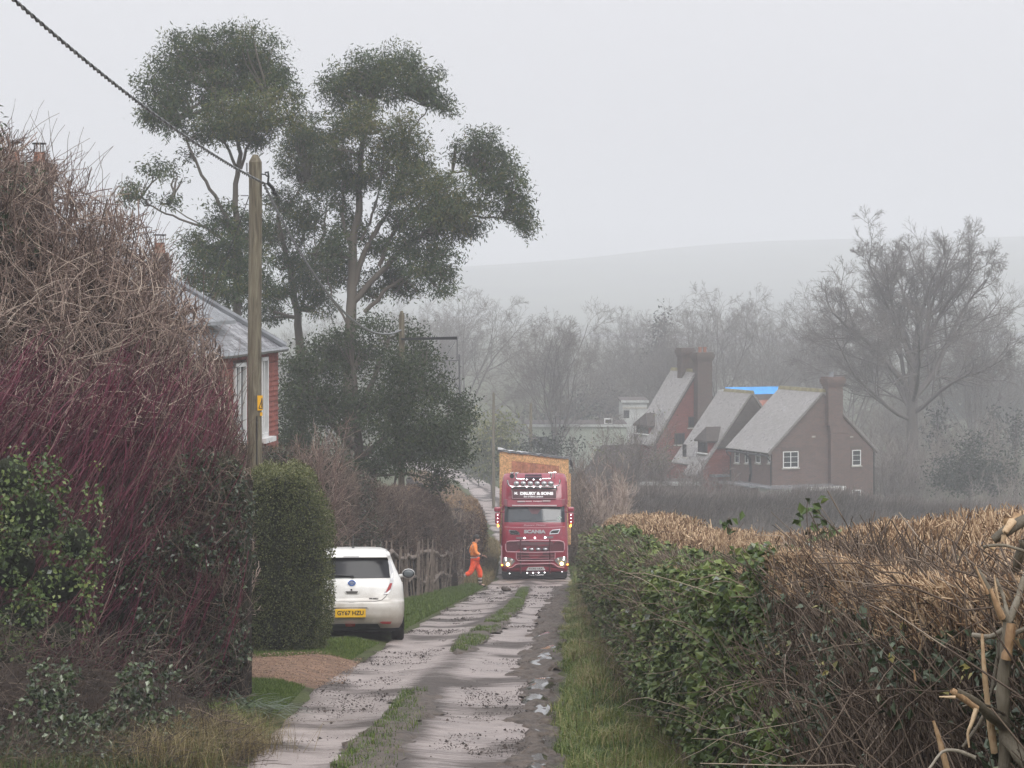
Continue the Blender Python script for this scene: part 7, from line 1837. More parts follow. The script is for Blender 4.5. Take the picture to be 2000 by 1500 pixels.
# sign board with the haulier's name
sb = MB(); ys_ = yl(0, 3.1) - .20; sb.hexa([(tx(243), ys_, tz(470)), (tx(755), ys_, tz(468)), (tx(755), ys_ + .12, tz(468)), (tx(243), ys_ + .12, tz(470)), (tx(240), ys_ + .05, tz(372)), (tx(757), ys_ + .05, tz(370)), (tx(757), ys_ + .2, tz(370)), (tx(240), ys_ + .2, tz(372))])
sbo = sb.build("sign_board", M_SIGN, lorry)
text_mesh("DRURY & SONS", .14, M_LETTER, "sign_text", sbo, (tx(528), ys_ + .022, tz(410)), (radians(81), 0, 0), .006, width=1.22, bold=.010)
text_mesh("M.", .13, M_LETTER, "sign_text", sbo, (tx(288), ys_ + .022, tz(408)), (radians(81), 0, 0), .006, width=.13, bold=.006)
text_mesh("Son of Steve Lambert", .085, M_LETTER, "sign_script", sbo, (tx(488), ys_ + .008, tz(445)), (radians(81), 0, 0), .004, shear=.35, width=.72, bold=.002)
b = MB(); b.tube([(tx(243), ys_ - .004, tz(470)), (tx(755), ys_ - .004, tz(468)), (tx(757), ys_ + .045, tz(371))], .008, 5); b.tube([(tx(243), ys_ - .004, tz(470)), (tx(240), ys_ + .045, tz(372))], .008, 5); b.build("sign_frame", M_PINK, sbo)
# roof lamp bar
lb_y = yl(0, 3.35) - .26
b = MB(); b.tube([(tx(a), lb_y, tz(c)) for a, c in [(186, 250), (190, 285), (204, 315), (225, 327), (505, 327), (770, 322), (790, 312), (800, 285), (804, 245)]], .028, 10); lbo = b.build("lamp_bar", M_CHROME, lorry, True)
b = MB(); b.box(tx(235), tx(765), lb_y - .03, lb_y + .06, tz(362), tz(338)); b.build("lamp_bar_board", M_BLACKP, lbo)
for a, c0, a1, c1 in ((235, 355, 246, 398), (765, 350, 750, 392)):
    b = MB(); b.tube([(tx(a), lb_y, tz(c0)), (tx(a1), lb_y + .02, tz(c1))], .02, 8); b.build("bracket", M_CHROME, lbo, True)
for i, a in enumerate((292, 373, 455, 536, 616, 694)):
    b = MB(); b.ball((tx(a), lb_y + .02, tz(292)), 1, 18, 10, (.118, .10, .092)); so = b.build("roof_spotlight", M_BLACKP, lbo, True)
    b = MB(); b.ball((tx(a), lb_y - .035, tz(292)), 1, 18, 10, (.106, .06, .080)); b.build("lens", M_SPOT, so, True)
for a in (245, 412, 493, 573, 742):
    b = MB(); b.ball((tx(a), lb_y - .045, tz(335)), .02, 10, 6); b.build("marker_light", M_LED, lbo, True)
ub_y = yl(0, 3.6) - .16
b = MB(); b.tube([(tx(a), ub_y, tz(c)) for a, c in [(282, 172), (280, 205), (285, 232), (300, 240), (505, 240), (690, 236), (703, 226), (706, 170)]], .024, 8); ubo = b.build("upper_bar", M_CHROME, lorry, True)
b = MB(); b.box(tx(390), tx(592), ub_y - .06, ub_y + .12, tz(236), tz(212)); b.box(tx(392), tx(588), ub_y - .03, ub_y + .14, tz(208), tz(186)); b.build("beacon_bar", mat("smoked_beacon", (.06, .035, .06), .3), ubo)
for a in (412, 493, 573): b = MB(); b.ball((tx(a), ub_y - .07, tz(246)), .024, 10, 6); b.build("marker_light", M_LED, ubo, True)
b = MB(); b.cyl((tx(238), ub_y - .1, tz(206)), .085, .16, 'y', 18, .05); b.cyl((tx(238), ub_y - .11, tz(206)), .06, .012, 'y', 18); b.build("air_horn", M_BLACKP, ubo, True)
for a, c in ((240, 172), (293, 172), (690, 168), (740, 165)):
    b = MB(); b.tube([(tx(a) - .06, ub_y, tz(c)), (tx(a) + .06, ub_y, tz(c))], .03, 8); b.tube([(tx(a), ub_y, tz(c)), (tx(a), ub_y + .05, tz(c + 70))], .012, 6); b.build("horn_trumpet", M_CHROME, ubo, True)
# bonnet lettering, intakes, LED slot
text_mesh("Sussex Finest", .10, M_PINK, "bonnet_script", lorry, (tx(500), yl(0, 1.98) - .014, tz(779)), (radians(84), 0, 0), .004, shear=.4, width=.82, bold=.001)
text_mesh("SCANIA", .165, M_GREYL, "maker_lettering", lorry, (tx(505), yl(0, 1.75) - .022, tz(855)), (radians(85), 0, 0), .010, width=.80, bold=.010)
for pts in ([(200, 834), (290, 838), (325, 860), (333, 890), (226, 886), (212, 858)], [(806, 822), (712, 832), (685, 856), (678, 886), (782, 878), (796, 850)]):
    o = ldec("air_intake", pts, M_CHROME, .006); c = np.mean(pts, 0); ldec("intake_grille", [tuple(c + (np.array(p) - c) * np.array([.84, .66])) for p in pts], M_BLACKP, .018, .012, o)
lbar("bonnet_crease", [(150, 800), (330, 808), (505, 810), (680, 806), (860, 796)], .010, M_PINK, .0)
ldec("led_slot", [(288, 918), (725, 906), (722, 930), (292, 940)], mat("grey_slot", (.16, .13, .14), .4), .006)
led([(386, 927), (508, 925), (629, 922)], .034)
# grilles and bars
ldec("upper_grille", [(176, 965), (330, 950), (690, 948), (850, 962), (845, 1080), (690, 1086), (330, 1090), (180, 1086)], M_REDD, .006)
ldec("grille_slat", [(300, 976), (720, 972), (716, 1004), (305, 1008)], mat("grey_red_slat", (.16, .075, .085), .4), .018)
ldec("lower_grille", [(292, 1104), (742, 1100), (736, 1170), (700, 1190), (320, 1192), (296, 1170)], M_REDD, .006)
for c in (1130, 1165, 1192): lbar("grille_bar", [(300, c), (505, c + 1), (735, c - 2)], .012, M_RED, .03)
ldec("lower_mesh", [(300, 1238), (700, 1234), (760, 1262), (850, 1290), (850, 1318), (180, 1320), (180, 1296), (262, 1266)], M_REDD, .006)
for a in (390, 468, 546, 630):
    b = MB(); b.ball((tx(a), yl(tx(a), 1.13) - .06, tz(1056)), 1, 16, 8, (.108, .06, .068)); so = b.build("grille_spotlight", M_BLACKP, lorry, True)
    b = MB(); b.ball((tx(a), yl(tx(a), 1.13) - .09, tz(1058)), 1, 16, 8, (.092, .045, .052)); b.build("lens", M_SPOT, so, True)
bull = lbar("bull_bar", [(178, 1085), (166, 1060), (166, 1000), (180, 972), (210, 964), (505, 952), (800, 960), (838, 968), (854, 996), (854, 1060), (842, 1084)], .020, M_PINK, .10)
lbar("bull_bar_rail", [(180, 1088), (505, 1094), (842, 1086)], .016, M_PINK, .10, bull)
for a in (341, 684): lbar("bull_bar_upright", [(a, 940), (a, 1340)], .028, M_REDD, .12, bull)
lbar("bull_bar_rail", [(290, 1100), (290, 1168), (310, 1188), (505, 1192), (720, 1186), (742, 1168), (744, 1098)], .014, M_PINK, .08, bull)
lbar("bull_bar_rail", [(200, 1276), (240, 1272), (285, 1236), (310, 1230), (505, 1227), (705, 1222), (735, 1230), (778, 1264), (850, 1270)], .016, M_PINK, .08, bull)
lbar("bull_bar_rail", [(170, 1336), (505, 1332), (850, 1328)], .012, M_PINK, .06, bull)
# lamps
for s_, a0 in ((1, 0), (-1, 0)):
    mir = (lambda pts: pts) if s_ > 0 else (lambda pts: [(1014 - a, c - 8) for a, c in pts][::-1])
    h = ldec("headlamp", mir([(140, 1150), (230, 1158), (272, 1180), (276, 1200), (220, 1262), (150, 1262), (132, 1210)]), M_SPOT, .006)
    ldec("daytime_light", mir([(158, 1152), (172, 1154), (176, 1195), (164, 1196)]), M_LED, .02, .01, h)
    a, c = mir([(192, 1235)])[0]; b = MB(); b.ball((tx(a), yl(tx(a), tz(c)) - .05, tz(c)), .062, 14, 8); b.build("headlamp_beam", M_BEAM, h, True)
    a, c = mir([(236, 1185)])[0]; b = MB(); b.ball((tx(a), yl(tx(a), tz(c)) - .03, tz(c)), .05, 14, 8); b.build("lamp_lens", M_CLEAR, h, True)
    a, c = mir([(124, 1244)])[0]; b = MB(); b.ball((tx(a), yl(tx(a), tz(c)) - .03, tz(c)), .034, 10, 6); b.build("side_marker", M_AMBER, lorry, True)
    # mirrors
    sx = 1 if s_ < 0 else -1
    b = MB(); b.tube([(sx * 1.10, .45, 2.80), (sx * 1.30, .15, 2.52)], .022, 8); b.tube([(sx * 1.12, .30, 2.48), (sx * 1.36, .12, 2.44)], .022, 8); mo = b.build("mirror", M_RED, lorry, True)
    cxm = tx(72) if sx < 0 else tx(930)
    b = MB(); b.box(cxm - .13, cxm + .12, .02, .22, tz(624), tz(566)); b.build("mirror_head", M_RED, mo, bevel=.05)
    b = MB(); b.box(cxm - .10, cxm + .11, .02, .22, tz(764), tz(630)); b.build("mirror_head", M_RED, mo, bevel=.05)
    for c in (660, 698, 738): b = MB(); b.ball((cxm, .01, tz(c)), .018, 10, 6); b.build("marker_light", M_LED, mo, True)
    b = MB(); b.ball((cxm + sx * -.02, .02, tz(788)), .042, 12, 8); b.tube([(cxm, .06, tz(764)), (cxm, .04, tz(788))], .02, 6); b.build("indicator", M_AMBER, mo, True)
    # wheels
    wheel("wheel", (sx * 1.03, 1.35, .50), .50, .34, lorry)
    for y_ in (4.6, 9.2, 10.5, 11.8): wheel("wheel", (sx * .98, y_, .50), .50, .52, lorry)
    lbar("corner_trim", [(505 + sx * 385, 1020), (505 + sx * 388, 1240)], .018, M_PINK, .0)
    b = MB(); b.tube([(sx * 1.17, .30, 3.6), (sx * 1.19, .24, 3.1), (sx * 1.19, .2, 2.75)], .03, 8); b.build("cab_flare", M_RED, lorry, True)
led([(212, 1340), (418, 1334), (487, 1333), (551, 1331), (622, 1329), (825, 1325)], .024, off=.07)
b = MB(); b.hexa([(tx(405), yl(0, .4) - .075, tz(1306)), (tx(632), yl(0, .4) - .075, tz(1302)), (tx(632), yl(0, .4) - .06, tz(1302)), (tx(405), yl(0, .4) - .06, tz(1306)), (tx(430), yl(0, .4) - .075, tz(1266)), (tx(608), yl(0, .4) - .075, tz(1262)), (tx(608), yl(0, .4) - .06, tz(1262)), (tx(430), yl(0, .4) - .06, tz(1266))]); po = b.build("number_plate", M_PLATEW, lorry)
text_mesh("KO02 ULK", .088, M_PLATETXT, "plate_text", po, (tx(519), yl(0, .4) - .078, tz(1284)), (radians(90), 0, 0), .002, width=.50, bold=.002)
b = MB(); b.hexa([(-1.16, .10, .06), (1.16, .10, .06), (1.16, 1.0, .06), (-1.16, 1.0, .06), (-1.21, .03, .285), (1.21, .03, .285), (1.2, 1.0, .285), (-1.2, 1.0, .285)]); b.build("black_valance", M_BLACKP, lorry)
b = MB(); b.tube([(tx(445), .02, tz(1362)), (tx(610), .02, tz(1358))], .01, 6); b.build("valance_strip", M_CHROME, lorry)
b = MB(); b.box(-.45, .45, 1.9, 12.6, .55, .92); b.build("chassis", M_BLACKP, lorry)
b = MB(); b.box(-1.25, 1.25, 2.45, 12.8, .93, 1.18); b.build("trailer_bed", mat("red_trailer_frame", (.20, .02, .035), .5), lorry)

# the load
M_OSB = mat("orange_strand_board", (.60, .355, .165), .75, bump=.6, bscale=35, var=.45, vscale=22)
M_BOARD = mat("reddish_vertical_boards", (.40, .17, .10), .75, bump=.5, bscale=12, var=.35, vscale=9)
M_TARPB = mat("wet_black_sheeting", (.028, .03, .034), .22, bump=.9, bscale=7)
M_TARPW = mat("pale_polythene", (.55, .56, .58), .25, bump=.9, bscale=9)
DLd = DT + 2.6
load = empty("boarded_load", ((1044.2 - CX) * DT / F, DT, gz), 0, "tall wooden boarded load with a sloping sheeted top, carried behind the red cab", "load")
load.rotation_euler = lorry.rotation_euler
def lq(px, py):   # photo pixel on the load's front face, in the lorry's own frame
    p = P(px, py, DLd) - np.array([load.location[0], load.location[1], load.location[2]]); c_, s__ = cos(-sl_), sin(-sl_)
    return p[0], p[1] * s__ + p[2] * c_
xl, zl_ = lq(974.5, 881); xr_, zr_ = lq(1110, 896); yL = 2.62
top_at = lambda x: zl_ + (zr_ - zl_) * (x - xl) / (xr_ - xl)
def board(poly, m, name, y0=yL, y1=None): b = MB(); b.prism(poly, y0, (y1 if y1 else y0 + .02)); return b.build(name, m, load)
b = MB(); b.prism([(xl + .01, 1.19), (xr_ - .01, 1.19), (xr_ - .01, top_at(xr_ - .01) - .03), (xl + .01, top_at(xl + .01) - .03)], yL + .03, 12.4); b.build("side_boards", M_OSB, load)
x1_ = lq(998, 900)[0]
board([(xl, 1.2), (x1_ - .004, 1.2), (x1_ - .004, top_at(x1_) - .03), (xl, top_at(xl) - .0)], M_OSB, "strand_board_panel", yL)
dz_ = .36
board([(x1_ + .003, top_at(x1_) - dz_ * .86), (xr_, top_at(xr_) - dz_ * .86), (xr_, top_at(xr_)), (x1_ + .003, top_at(x1_) - .02)], M_OSB, "strand_board_header", yL)
board([(xr_ - .34, 1.2), (xr_, 1.2), (xr_, top_at(xr_) - dz_ * .87), (xr_ - .34, top_at(xr_ - .34) - dz_ * .87)], M_OSB, "strand_board_panel", yL)
xx = x1_ + .006
while xx < xr_ - .36:
    w_ = min(.19, xr_ - .352 - xx); board([(xx, 1.2), (xx + w_ - .012, 1.2), (xx + w_ - .012, top_at(xx + w_) - dz_ * .88), (xx, top_at(xx) - dz_ * .88)], M_BOARD, "vertical_board", yL + .006); xx += .19
x2_ = lq(1113.5, 950); b = MB(); b.box(x2_[0] - .05, x2_[0] + .01, yL, yL + .1, 1.2, lq(1112, 925)[1]); b.build("edge_post", M_OSB, load)
b = MB()
N_ = 26
for (lo, hi, m_, nm) in ((-.02, .055, M_TARPB, "black_sheeting"), (.06, .10, M_TARPW, "pale_sheet_fold")):
    b = MB(); xs_ = np.linspace(xl - .06, xr_ + .08, N_); rr_ = np.random.default_rng(4)
    a_ = top_at(xs_) + lo + rr_.normal(0, .014, N_); c_ = top_at(xs_) + hi + rr_.normal(0, .018, N_) + .05 * (np.abs(xs_ - xl - .02) < .12)
    if nm == "pale_sheet_fold": c_ = np.maximum(a_ + .006, c_ - .10 * np.clip((xs_ - xl - .2) / 2.4, 0, .9)); 
    vs = [(x, yL - .05, z) for x, z in zip(xs_, a_)] + [(x, yL - .03, z) for x, z in zip(xs_, c_)] + [(x, 12.4, z - .06) for x, z in zip(xs_, c_)]
    b.add(vs, [(i, i + 1, N_ + i + 1, N_ + i) for i in range(N_ - 1)] + [(N_ + i, N_ + i + 1, 2 * N_ + i + 1, 2 * N_ + i) for i in range(N_ - 1)]); b.build(nm, m_, load, True)
b = MB(); b.add([(xr_ + .05, yL - .04, top_at(xr_) + .03), (xr_ + .13, yL - .03, top_at(xr_) - .12), (xr_ + .16, yL, top_at(xr_) - .36), (xr_ + .03, yL, top_at(xr_) - .22)], [(0, 1, 2, 3)]); b.build("loose_flap", M_TARPB, load)
# ------------------------------------------------------------------ the man in orange
DM_ = 86.0
mx = lambda a: (a - 430) / 623.0
mz = lambda a: (1330 - a) / 623.0
mgx = P(890 + 430 / 10.71, 1154, DM_)[0]; mgz = float(prof(np.array([DM_]))[0]) + .03
man = empty("person", (mgx, DM_, mgz), 0, "man in orange hi-vis jacket and bright orange trousers striding onto the lane beside the lorry", "person")
M_SKIN = mat("skin", (.48, .27, .20), .55); M_HAIR = mat("dark_hair", (.02, .017, .015), .7)
M_HIVIS = mat("orange_hi_vis_cloth", (.86, .25, .05), .7, var=.14, vscale=14, bump=.6, bscale=18); M_HIRED = mat("red_orange_hi_vis_cloth", (.95, .10, .028), .7, var=.16, vscale=12, bump=.7, bscale=16)
M_NAVY = mat("dark_navy_cloth", (.022, .026, .034), .8); M_REFL = mat("silver_reflective_tape", (.42, .43, .44), .4); M_BOOT = mat("muddy_black_boot", (.035, .03, .026), .7, var=.4, vscale=20)
def skin(name, pts, edges, rad, m, parent, root=0, sub=2):
    me = bpy.data.meshes.new(name); me.from_pydata([tuple(p) for p in pts], edges, [])
    o = bpy.data.objects.new(name, me); COL.objects.link(o); o.parent = parent
    md = o.modifiers.new("skin", 'SKIN'); md.use_smooth_shade = True; md.branch_smoothing = .5
    sv = me.skin_vertices[0].data
    for i, r in enumerate(rad): sv[i].radius = (r if isinstance(r, tuple) else (r, r)); sv[i].use_root = (i == root)
    s_ = o.modifiers.new("sub", 'SUBSURF'); s_.levels = s_.render_levels = sub
    me.materials.append(m); return o
# joints (x to the right of the picture, y away from us)
HIP = (-.07, 0, .92); CH = (-.09, .0, 1.30); NK = (-.055, 0, 1.50); HD = (.015, -.01, 1.62)
RS = (-.06, -.17, 1.43); RE = (.00, -.22, 1.17); RW = (.225, -.21, 1.09)     # near arm
LS = (-.10, .17, 1.43); LE = (-.20, .24, 1.17); LW = (-.02, .26, 1.05)      # far arm
RH = (-.05, -.09, .88); RK = (-.19, -.10, .50); RA = (-.50, -.10, .36); RT = (-.60, -.10, .22)   # trailing leg, lifted
LH = (-.05, .09, .88); LK = (.125, .08, .52); LA = (.13, .07, .09); LT = (.30, .05, .035)          # leading leg
pts = [HIP, CH, NK, HD, (.03, -.015, 1.71), RS, RE, RW, LS, LE, LW, RH, RK, RA, RT, LH, LK, LA, LT]
ed = [(0, 1), (1, 2), (2, 3), (3, 4), (1, 5), (5, 6), (6, 7), (1, 8), (8, 9), (9, 10), (0, 11), (11, 12), (12, 13), (13, 14), (0, 15), (15, 16), (16, 17), (17, 18)]
rd = [(.13, .11), (.15, .12), .062, (.082, .10), (.06, .07), .062, .045, .033, .062, .045, .033, .09, .062, .045, .04, .09, .062, .045, .04]
skin("body", pts, ed, rd, M_SKIN, man)
# face details
b = MB(); b.ball((.105, -.02, 1.60), 1, 10, 8, (.022, .018, .026)); b.build("nose", M_SKIN, man, True)
for y_ in (-.045, .02): b = MB(); b.ball((.088, y_, 1.632), .011, 8, 6); b.build("eye", M_HAIR, man, True)
b = MB(); b.ball((.088, -.015, 1.556), 1, 10, 6, (.012, .028, .008)); b.build("mouth", mat("lips", (.30, .12, .10), .6), man, True)
b = MB(); b.ball((-.005, -.098, 1.61), 1, 8, 8, (.022, .014, .035)); b.build("ear", M_SKIN, man, True)
b = MB(); b.ball((.0, -.01, 1.685), 1, 18, 12, (.108, .105, .085)); b.ball((-.055, -.005, 1.63), 1, 14, 10, (.065, .095, .10)); b.build("hair", M_HAIR, man, True)
# jacket
skin("jacket", [(-.07, 0, .97), (-.085, 0, 1.16), CH, (-.07, 0, 1.45), (-.05, 0, 1.53), RS, RE, (.13, -.215, 1.125), LS, LE, (-.06, .255, 1.08)], [(0, 1), (1, 2), (2, 3), (3, 4), (2, 5), (5, 6), (6, 7), (2, 8), (8, 9), (9, 10)],
     [(.165, .145), (.175, .15), (.175, .15), (.13, .12), (.085, .085), .085, .072, .060, .085, .072, .060], M_HIVIS, man)
skin("jacket_hem", [(-.072, 0, .895), (-.072, 0, .96)], [(0, 1)], [(.175, .15), (.178, .152)], M_NAVY, man)
skin("jacket_tape", [(-.078, 0, .985), (-.08, 0, 1.025)], [(0, 1)], [(.176, .152), (.178, .154)], M_REFL, man)
skin("jacket_tape", [(-.087, 0, 1.20), (-.088, 0, 1.235)], [(0, 1)], [(.181, .156), (.181, .156)], M_REFL, man)
skin("jacket_panel", [(-.08, 0, 1.03), (-.082, 0, 1.10)], [(0, 1)], [(.177, .153), (.178, .154)], M_NAVY, man)
skin("cuff", [(.135, -.215, 1.123), (.20, -.212, 1.098)], [(0, 1)], [.062, .055], M_NAVY, man)
skin("cuff_tape", [(.095, -.216, 1.138), (.125, -.2155, 1.127)], [(0, 1)], [.0665, .064], M_REFL, man)
# hands: palm with five fingers
for nm, W_, d_ in (("hand", RW, np.array([.9, -.05, -.30])), ("hand", LW, np.array([.85, .0, -.35]))):
    d_ = d_ / np.linalg.norm(d_); W0 = np.array(W_); up = np.array([.3, 0, .95]); sd = np.array([0, 1.0, 0])
    P_ = [W0, W0 + d_ * .05, W0 + d_ * .09]; R_ = [.026, (.034, .018), (.036, .016)]; E_ = [(0, 1), (1, 2)]
    for k, (off, ln) in enumerate(((-.030, .062), (-.010, .075), (.010, .070), (.028, .055))):
        q0 = P_[2] + sd * off; q1 = q0 + d_ * ln * .5 - up * .008; q2 = q0 + d_ * ln * .85 - up * .03
        i0 = len(P_); P_ += [q0 + d_ * .012, q1, q2]; R_ += [.0105, .0095, .0075]; E_ += [(2, i0), (i0, i0 + 1), (i0 + 1, i0 + 2)]
    i0 = len(P_); P_ += [P_[1] + up * .03 - sd * .02, P_[1] + up * .045 + d_ * .035 - sd * .022]; R_ += [.012, .009]; E_ += [(1, i0), (i0, i0 + 1)]
    skin(nm, P_, E_, R_, M_SKIN, man, 0, 1)
# trousers, bands and boots
skin("trousers", [(-.07, 0, .91), RH, RK, (-.36, -.10, .43), LH, LK, (.128, .072, .31)], [(0, 1), (1, 2), (2, 3), (0, 4), (4, 5), (5, 6)], [(.155, .135), .115, .098, .085, .115, .100, .088], M_HIRED, man)
skin("trouser_band", [(.128, .072, .305), (.129, .071, .27)], [(0, 1)], [.092, .09], M_REFL, man)
skin("trouser_hem", [(.129, .071, .265), (.13, .07, .20)], [(0, 1)], [.089, .086], M_NAVY, man)
skin("trouser_band", [(.13, .07, .195), (.13, .07, .16)], [(0, 1)], [.087, .085], M_REFL, man)
skin("trouser_band", [(-.37, -.10, .425), (-.41, -.10, .405)], [(0, 1)], [.088, .085], M_REFL, man)
skin("trouser_hem", [(-.415, -.10, .402), (-.47, -.10, .375)], [(0, 1)], [.085, .08], M_NAVY, man)
skin("boot", [(.13, .07, .16), (.135, .07, .06), (.22, .06, .045), (.325, .05, .035)], [(0, 1), (1, 2), (2, 3)], [.068, .062, (.05, .048), (.042, .035)], M_BOOT, man)
skin("boot", [(-.46, -.10, .375), (-.53, -.10, .34), (-.575, -.10, .26), (-.60, -.10, .16)], [(0, 1), (1, 2), (2, 3)], [.065, .06, .05, .04], M_BOOT, man)

# ------------------------------------------------------------------ poles and lines
def m_pole():
    m = mat("weathered_pole_timber", (.15, .125, .085), .85); nt = m.node_tree; b = nt.nodes["Principled BSDF"]
    t = nt.nodes.new("ShaderNodeTexCoord"); mp = nt.nodes.new("ShaderNodeMapping"); mp.inputs["Scale"].default_value = (9, 9, .9); nt.links.new(t.outputs["Object"], mp.inputs[0])
    n1 = nt.nodes.new("ShaderNodeTexNoise"); n1.inputs["Scale"].default_value = 1.6; n1.inputs["Detail"].default_value = 9; n1.inputs["Distortion"].default_value = 1.2; nt.links.new(mp.outputs[0], n1.inputs["Vector"])
    r = ramp_node(nt, [(.3, (.055, .042, .028)), (.48, (.125, .105, .070)), (.62, (.175, .155, .105)), (.8, (.23, .21, .15))]); nt.links.new(n1.outputs[0], r.inputs[0]); nt.links.new(r.outputs[0], b.inputs["Base Color"])
    bp = nt.nodes.new("ShaderNodeBump"); bp.inputs["Strength"].default_value = .8; bp.inputs["Distance"].default_value = .02; nt.links.new(n1.outputs[0], bp.inputs["Height"]); nt.links.new(bp.outputs[0], b.inputs["Normal"]); return m
M_POLE = m_pole(); M_STEEL = mat("galvanised_steel", (.18, .18, .19), .5, .6); M_CABLE = mat("black_cable_sheath", (.016, .017, .019), .35); M_CABLEW = mat("pale_sheen_strand", (.36, .37, .39), .2, .4)  # pale strand has its wet sheen painted into the colour
M_WARN = mat("yellow_warning_plate", (.78, .40, .01), .45)
def pole(px, pyt, d, r0, r1, label, name="utility_pole", group=None):
    p = P(px, pyt, d); g = float(G(p[0], d)); root = empty(name, (p[0], d, g), 0, label, "pole", group); h = p[2] - g
    b = MB(); n = 20
    zs = np.linspace(-.3, h - .14, 12); V_, Q_ = tubes(np.stack([.01 * np.sin(zs), 0 * zs, zs], 1)[None], np.linspace(r0, r1, 12)[None], n); b.add(V_, [tuple(q) for q in Q_])
    b.cyl((.01 * sin(h - .14), 0, h - .14), r1, .14, 'z', n, r1 * .42)
    b.build("shaft", M_POLE, root, True); return root, h
p1, h1 = pole(498, 302, 48, .142, .122, "thick brown wooden pole in front of the cottage carrying a twisted cable, yellow warning plate")
z_at = lambda py, d=48: ZC + (HY - py) * d / F - p1.location[2]
# hook bracket and clamp at right of the head
b = MB(); b.tube([(.12, -.02, z_at(340)), (.20, -.04, z_at(341)), (.24, -.05, z_at(345))], .016, 6); b.tube([(.19, -.05, z_at(338)), (.25, -.05, z_at(336)), (.26, -.05, z_at(345)), (.25, -.05, z_at(356))], .022, 6); b.build("hook_bracket", M_CABLE, p1, True)
b = MB(); b.tube([(.24, -.05, z_at(357)), (.32, .0, z_at(366)), (.38, .2, z_at(380))], .035, 8); b.ball((.36, .1, z_at(376)), .05); b.build("cable_clamp", M_CABLE, p1, True)
b = MB(); b.box(-.165, -.14, -.02, .02, z_at(335), z_at(318)); b.box(-.19, -.12, -.03, .03, z_at(340), z_at(336)); b.build("side_pin", M_STEEL, p1)
b = MB(); b.tube([(-.12, 0, z_at(382)), (-.27, 0, z_at(382))], .012, 6); b.build("step_bolt", M_STEEL, p1, True)
# warning plate wraps round the right-hand side
def wrap(z0, z1, a0, a1, m, name, par, r=.146, n=8):
    A_ = np.linspace(a0, a1, n); b = MB(); b.add([(r * cos(a), r * sin(a), z0) for a in A_] + [(r * cos(a), r * sin(a), z1) for a in A_] + [((r - .008) * cos(a), (r - .008) * sin(a), z0) for a in A_] + [((r - .008) * cos(a), (r - .008) * sin(a), z1) for a in A_],
        [(i, i + 1, n + i + 1, n + i) for i in range(n - 1)] + [(2 * n + i, 3 * n + i, 3 * n + i + 1, 2 * n + i + 1) for i in range(n - 1)] + [(i, 2 * n + i, 2 * n + i + 1, i + 1) for i in range(n - 1)] + [(n + i, n + i + 1, 3 * n + i + 1, 3 * n + i) for i in range(n - 1)]); return b.build(name, m, par, True)
wp = wrap(z_at(801), z_at(772), -1.15, -.1, M_WARN, "warning_plate", p1, .15)
for pts in ([(-.98, 797), (-.45, 777)], [(-.45, 777), (-.25, 797)], [(-.98, 797), (-.25, 797)]):
    b = MB(); b.tube([(.153 * cos(a), .153 * sin(a), z_at(py)) for a, py in [(pts[0][0] + (pts[1][0] - pts[0][0]) * t, pts[0][1] + (pts[1][1] - pts[0][1]) * t) for t in np.linspace(0, 1, 6)]], .007, 5); b.build("warning_triangle", M_CABLE, wp)
b = MB(); b.tube([(.154 * cos(a), .154 * sin(a), z_at(py)) for a, py in ((-.52, 782), (-.62, 789), (-.5, 789), (-.58, 795))], .006, 5); b.build("lightning_flash", M_CABLE, wp)
wrap(z_at(812), z_at(805), -.75, -.25, M_WARN, "number_tag", p1, .15)
b = MB(); b.tube([(.05, -.14, z_at(812)), (.05, -.145, 0)], .012, 6); b.build("conduit", M_CABLE, p1, True)

p2, h2 = pole(784, 607, 76.6, .105, .085, "second wooden pole rising out of the dark evergreen, steel arm reaching right")
zz2 = lambda py: ZC + (HY - py) * 76.6 / F - p2.location[2]
xx2 = lambda px: (px - CX) * 76.6 / F - p2.location[0]
b = MB(); b.hexa([(0, -.16, zz2(664)), (xx2(893), -.16, zz2(663)), (xx2(893), -.06, zz2(663)), (0, -.06, zz2(664)), (0, -.16, zz2(660)), (xx2(893), -.16, zz2(657)), (xx2(893), -.06, zz2(657)), (0, -.06, zz2(660))]); b.build("cross_arm", M_CABLE, p2)
b = MB(); b.tube([(xx2(893), -.1, zz2(660)), (xx2(893), -.1, zz2(704))], .016, 5); b.tube([(xx2(868), -.1, zz2(704)), (xx2(897), -.1, zz2(703))], .02, 5); b.tube([(xx2(889), -.1, zz2(668)), (xx2(866), -.1, zz2(703))], .010, 5); b.build("arm_stay", M_STEEL, p2, True)
b = MB(); b.tube([(xx2(897), -.1, zz2(692)), (xx2(898), -.1, zz2(768))], .03, 6); b.build("hanging_rod", M_STEEL, p2, True)
g3 = "slim poles on the lane's bend"
pole(964, 766, 158, .10, .075, "slim pale pole left of two, in front of the yellowish bush", group=g3)
pole(1037, 786, 168, .11, .09, "slim wooden pole right of the yellowish bush, above the lorry's load", group=g3)

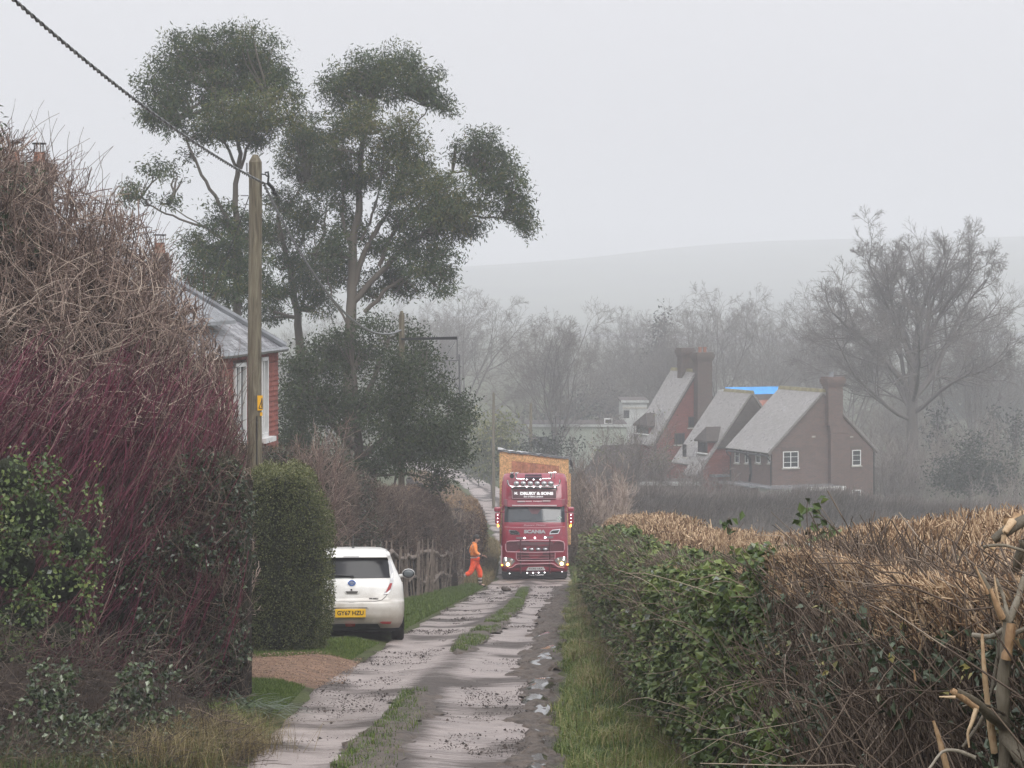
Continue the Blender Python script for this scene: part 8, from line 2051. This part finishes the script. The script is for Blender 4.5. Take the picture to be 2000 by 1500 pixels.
def cable(name, pts, r, label, strands=2, pitch=.35, wet=False):  # wet: all strands take the pale colour with painted sheen
    pts = np.array(pts, float); seg = np.r_[0, np.cumsum(np.linalg.norm(np.diff(pts, axis=0), axis=1))]; n = int(seg[-1] / (pitch / 8)); t = np.linspace(0, seg[-1], n)
    c = np.stack([np.interp(t, seg, pts[:, k]) for k in range(3)], 1)
    for _ in range(30): c[1:-1] = .25 * c[:-2] + .5 * c[1:-1] + .25 * c[2:]
    tg = norm(np.gradient(c, axis=0)); u = norm(np.cross(tg, [0, 0, 1.0])); v = np.cross(tg, u)
    root = empty(name, c[0], 0, label, "cable")
    for k in range(strands):
        ph = 2 * pi * t / pitch + 2 * pi * k / strands
        q = c + r * (np.cos(ph)[:, None] * u + np.sin(ph)[:, None] * v) if strands > 1 else c
        V_, Q_ = tubes(q[None], np.full((1, n), r * .95), 6); local(mesh("strand", V_, [Q_], M_CABLEW if (k == 1 or wet) else M_CABLE, None, True), root)
A0 = np.array([-4.62, 47.95, ZC + (HY - 360) * 48 / F])
t = np.linspace(0, 1, 40)[:, None]
B0 = P(80, 0, 31); dirn = (B0 - A0); far = A0 + dirn * 1.9
seg1 = A0 * (1 - t) + far * t; seg1[:, 2] -= (.55 * 4 * (t * (1 - t)))[:, 0]; seg1[:, 2] += .5 * t[:, 0] * 1.0
cable("overhead_cable", seg1, .0155, "twisted overhead cable crossing the sky from the top left to the wooden pole", pitch=.44)
A1 = P(516, 362, 48.2); B1 = P(783, 645, 76.5)
seg2 = A1 * (1 - t) + B1 * t; seg2[:, 2] -= 1.02 * 4 * (t * (1 - t))[:, 0]
cable("overhead_cable", seg2, .017, "twisted cable sagging in front of the eucalyptus between the two poles", pitch=.45, wet=True)
A2 = P(486, 384, 48); B2 = P(395, 610, 52); s3 = A2 * (1 - t) + B2 * t; s3[:, 2] -= .12 * 4 * (t * (1 - t))[:, 0]
cable("service_wire", s3, .010, "thin black service wire slanting from the pole down to the cottage roof", 1)
# clod lying on the lane
cl = MB(); xq, yq = P(988, 1161, 80)[0], 80.0; zq = float(prof(np.array([yq]))[0]) + .06
cl.ball((0, 0, .05), 1, 12, 8, (.14, .10, .07)); cl.ball((-.10, 0, .08), 1, 10, 8, (.05, .05, .05)); cl.ball((.08, .03, .03), 1, 10, 8, (.09, .08, .05))
o = cl.build("mud_clod", M_MUD, None, True); o.location = (xq, yq, zq); tag(o, "small dark clod lying on the wet lane a little in front of the lorry", "clod")
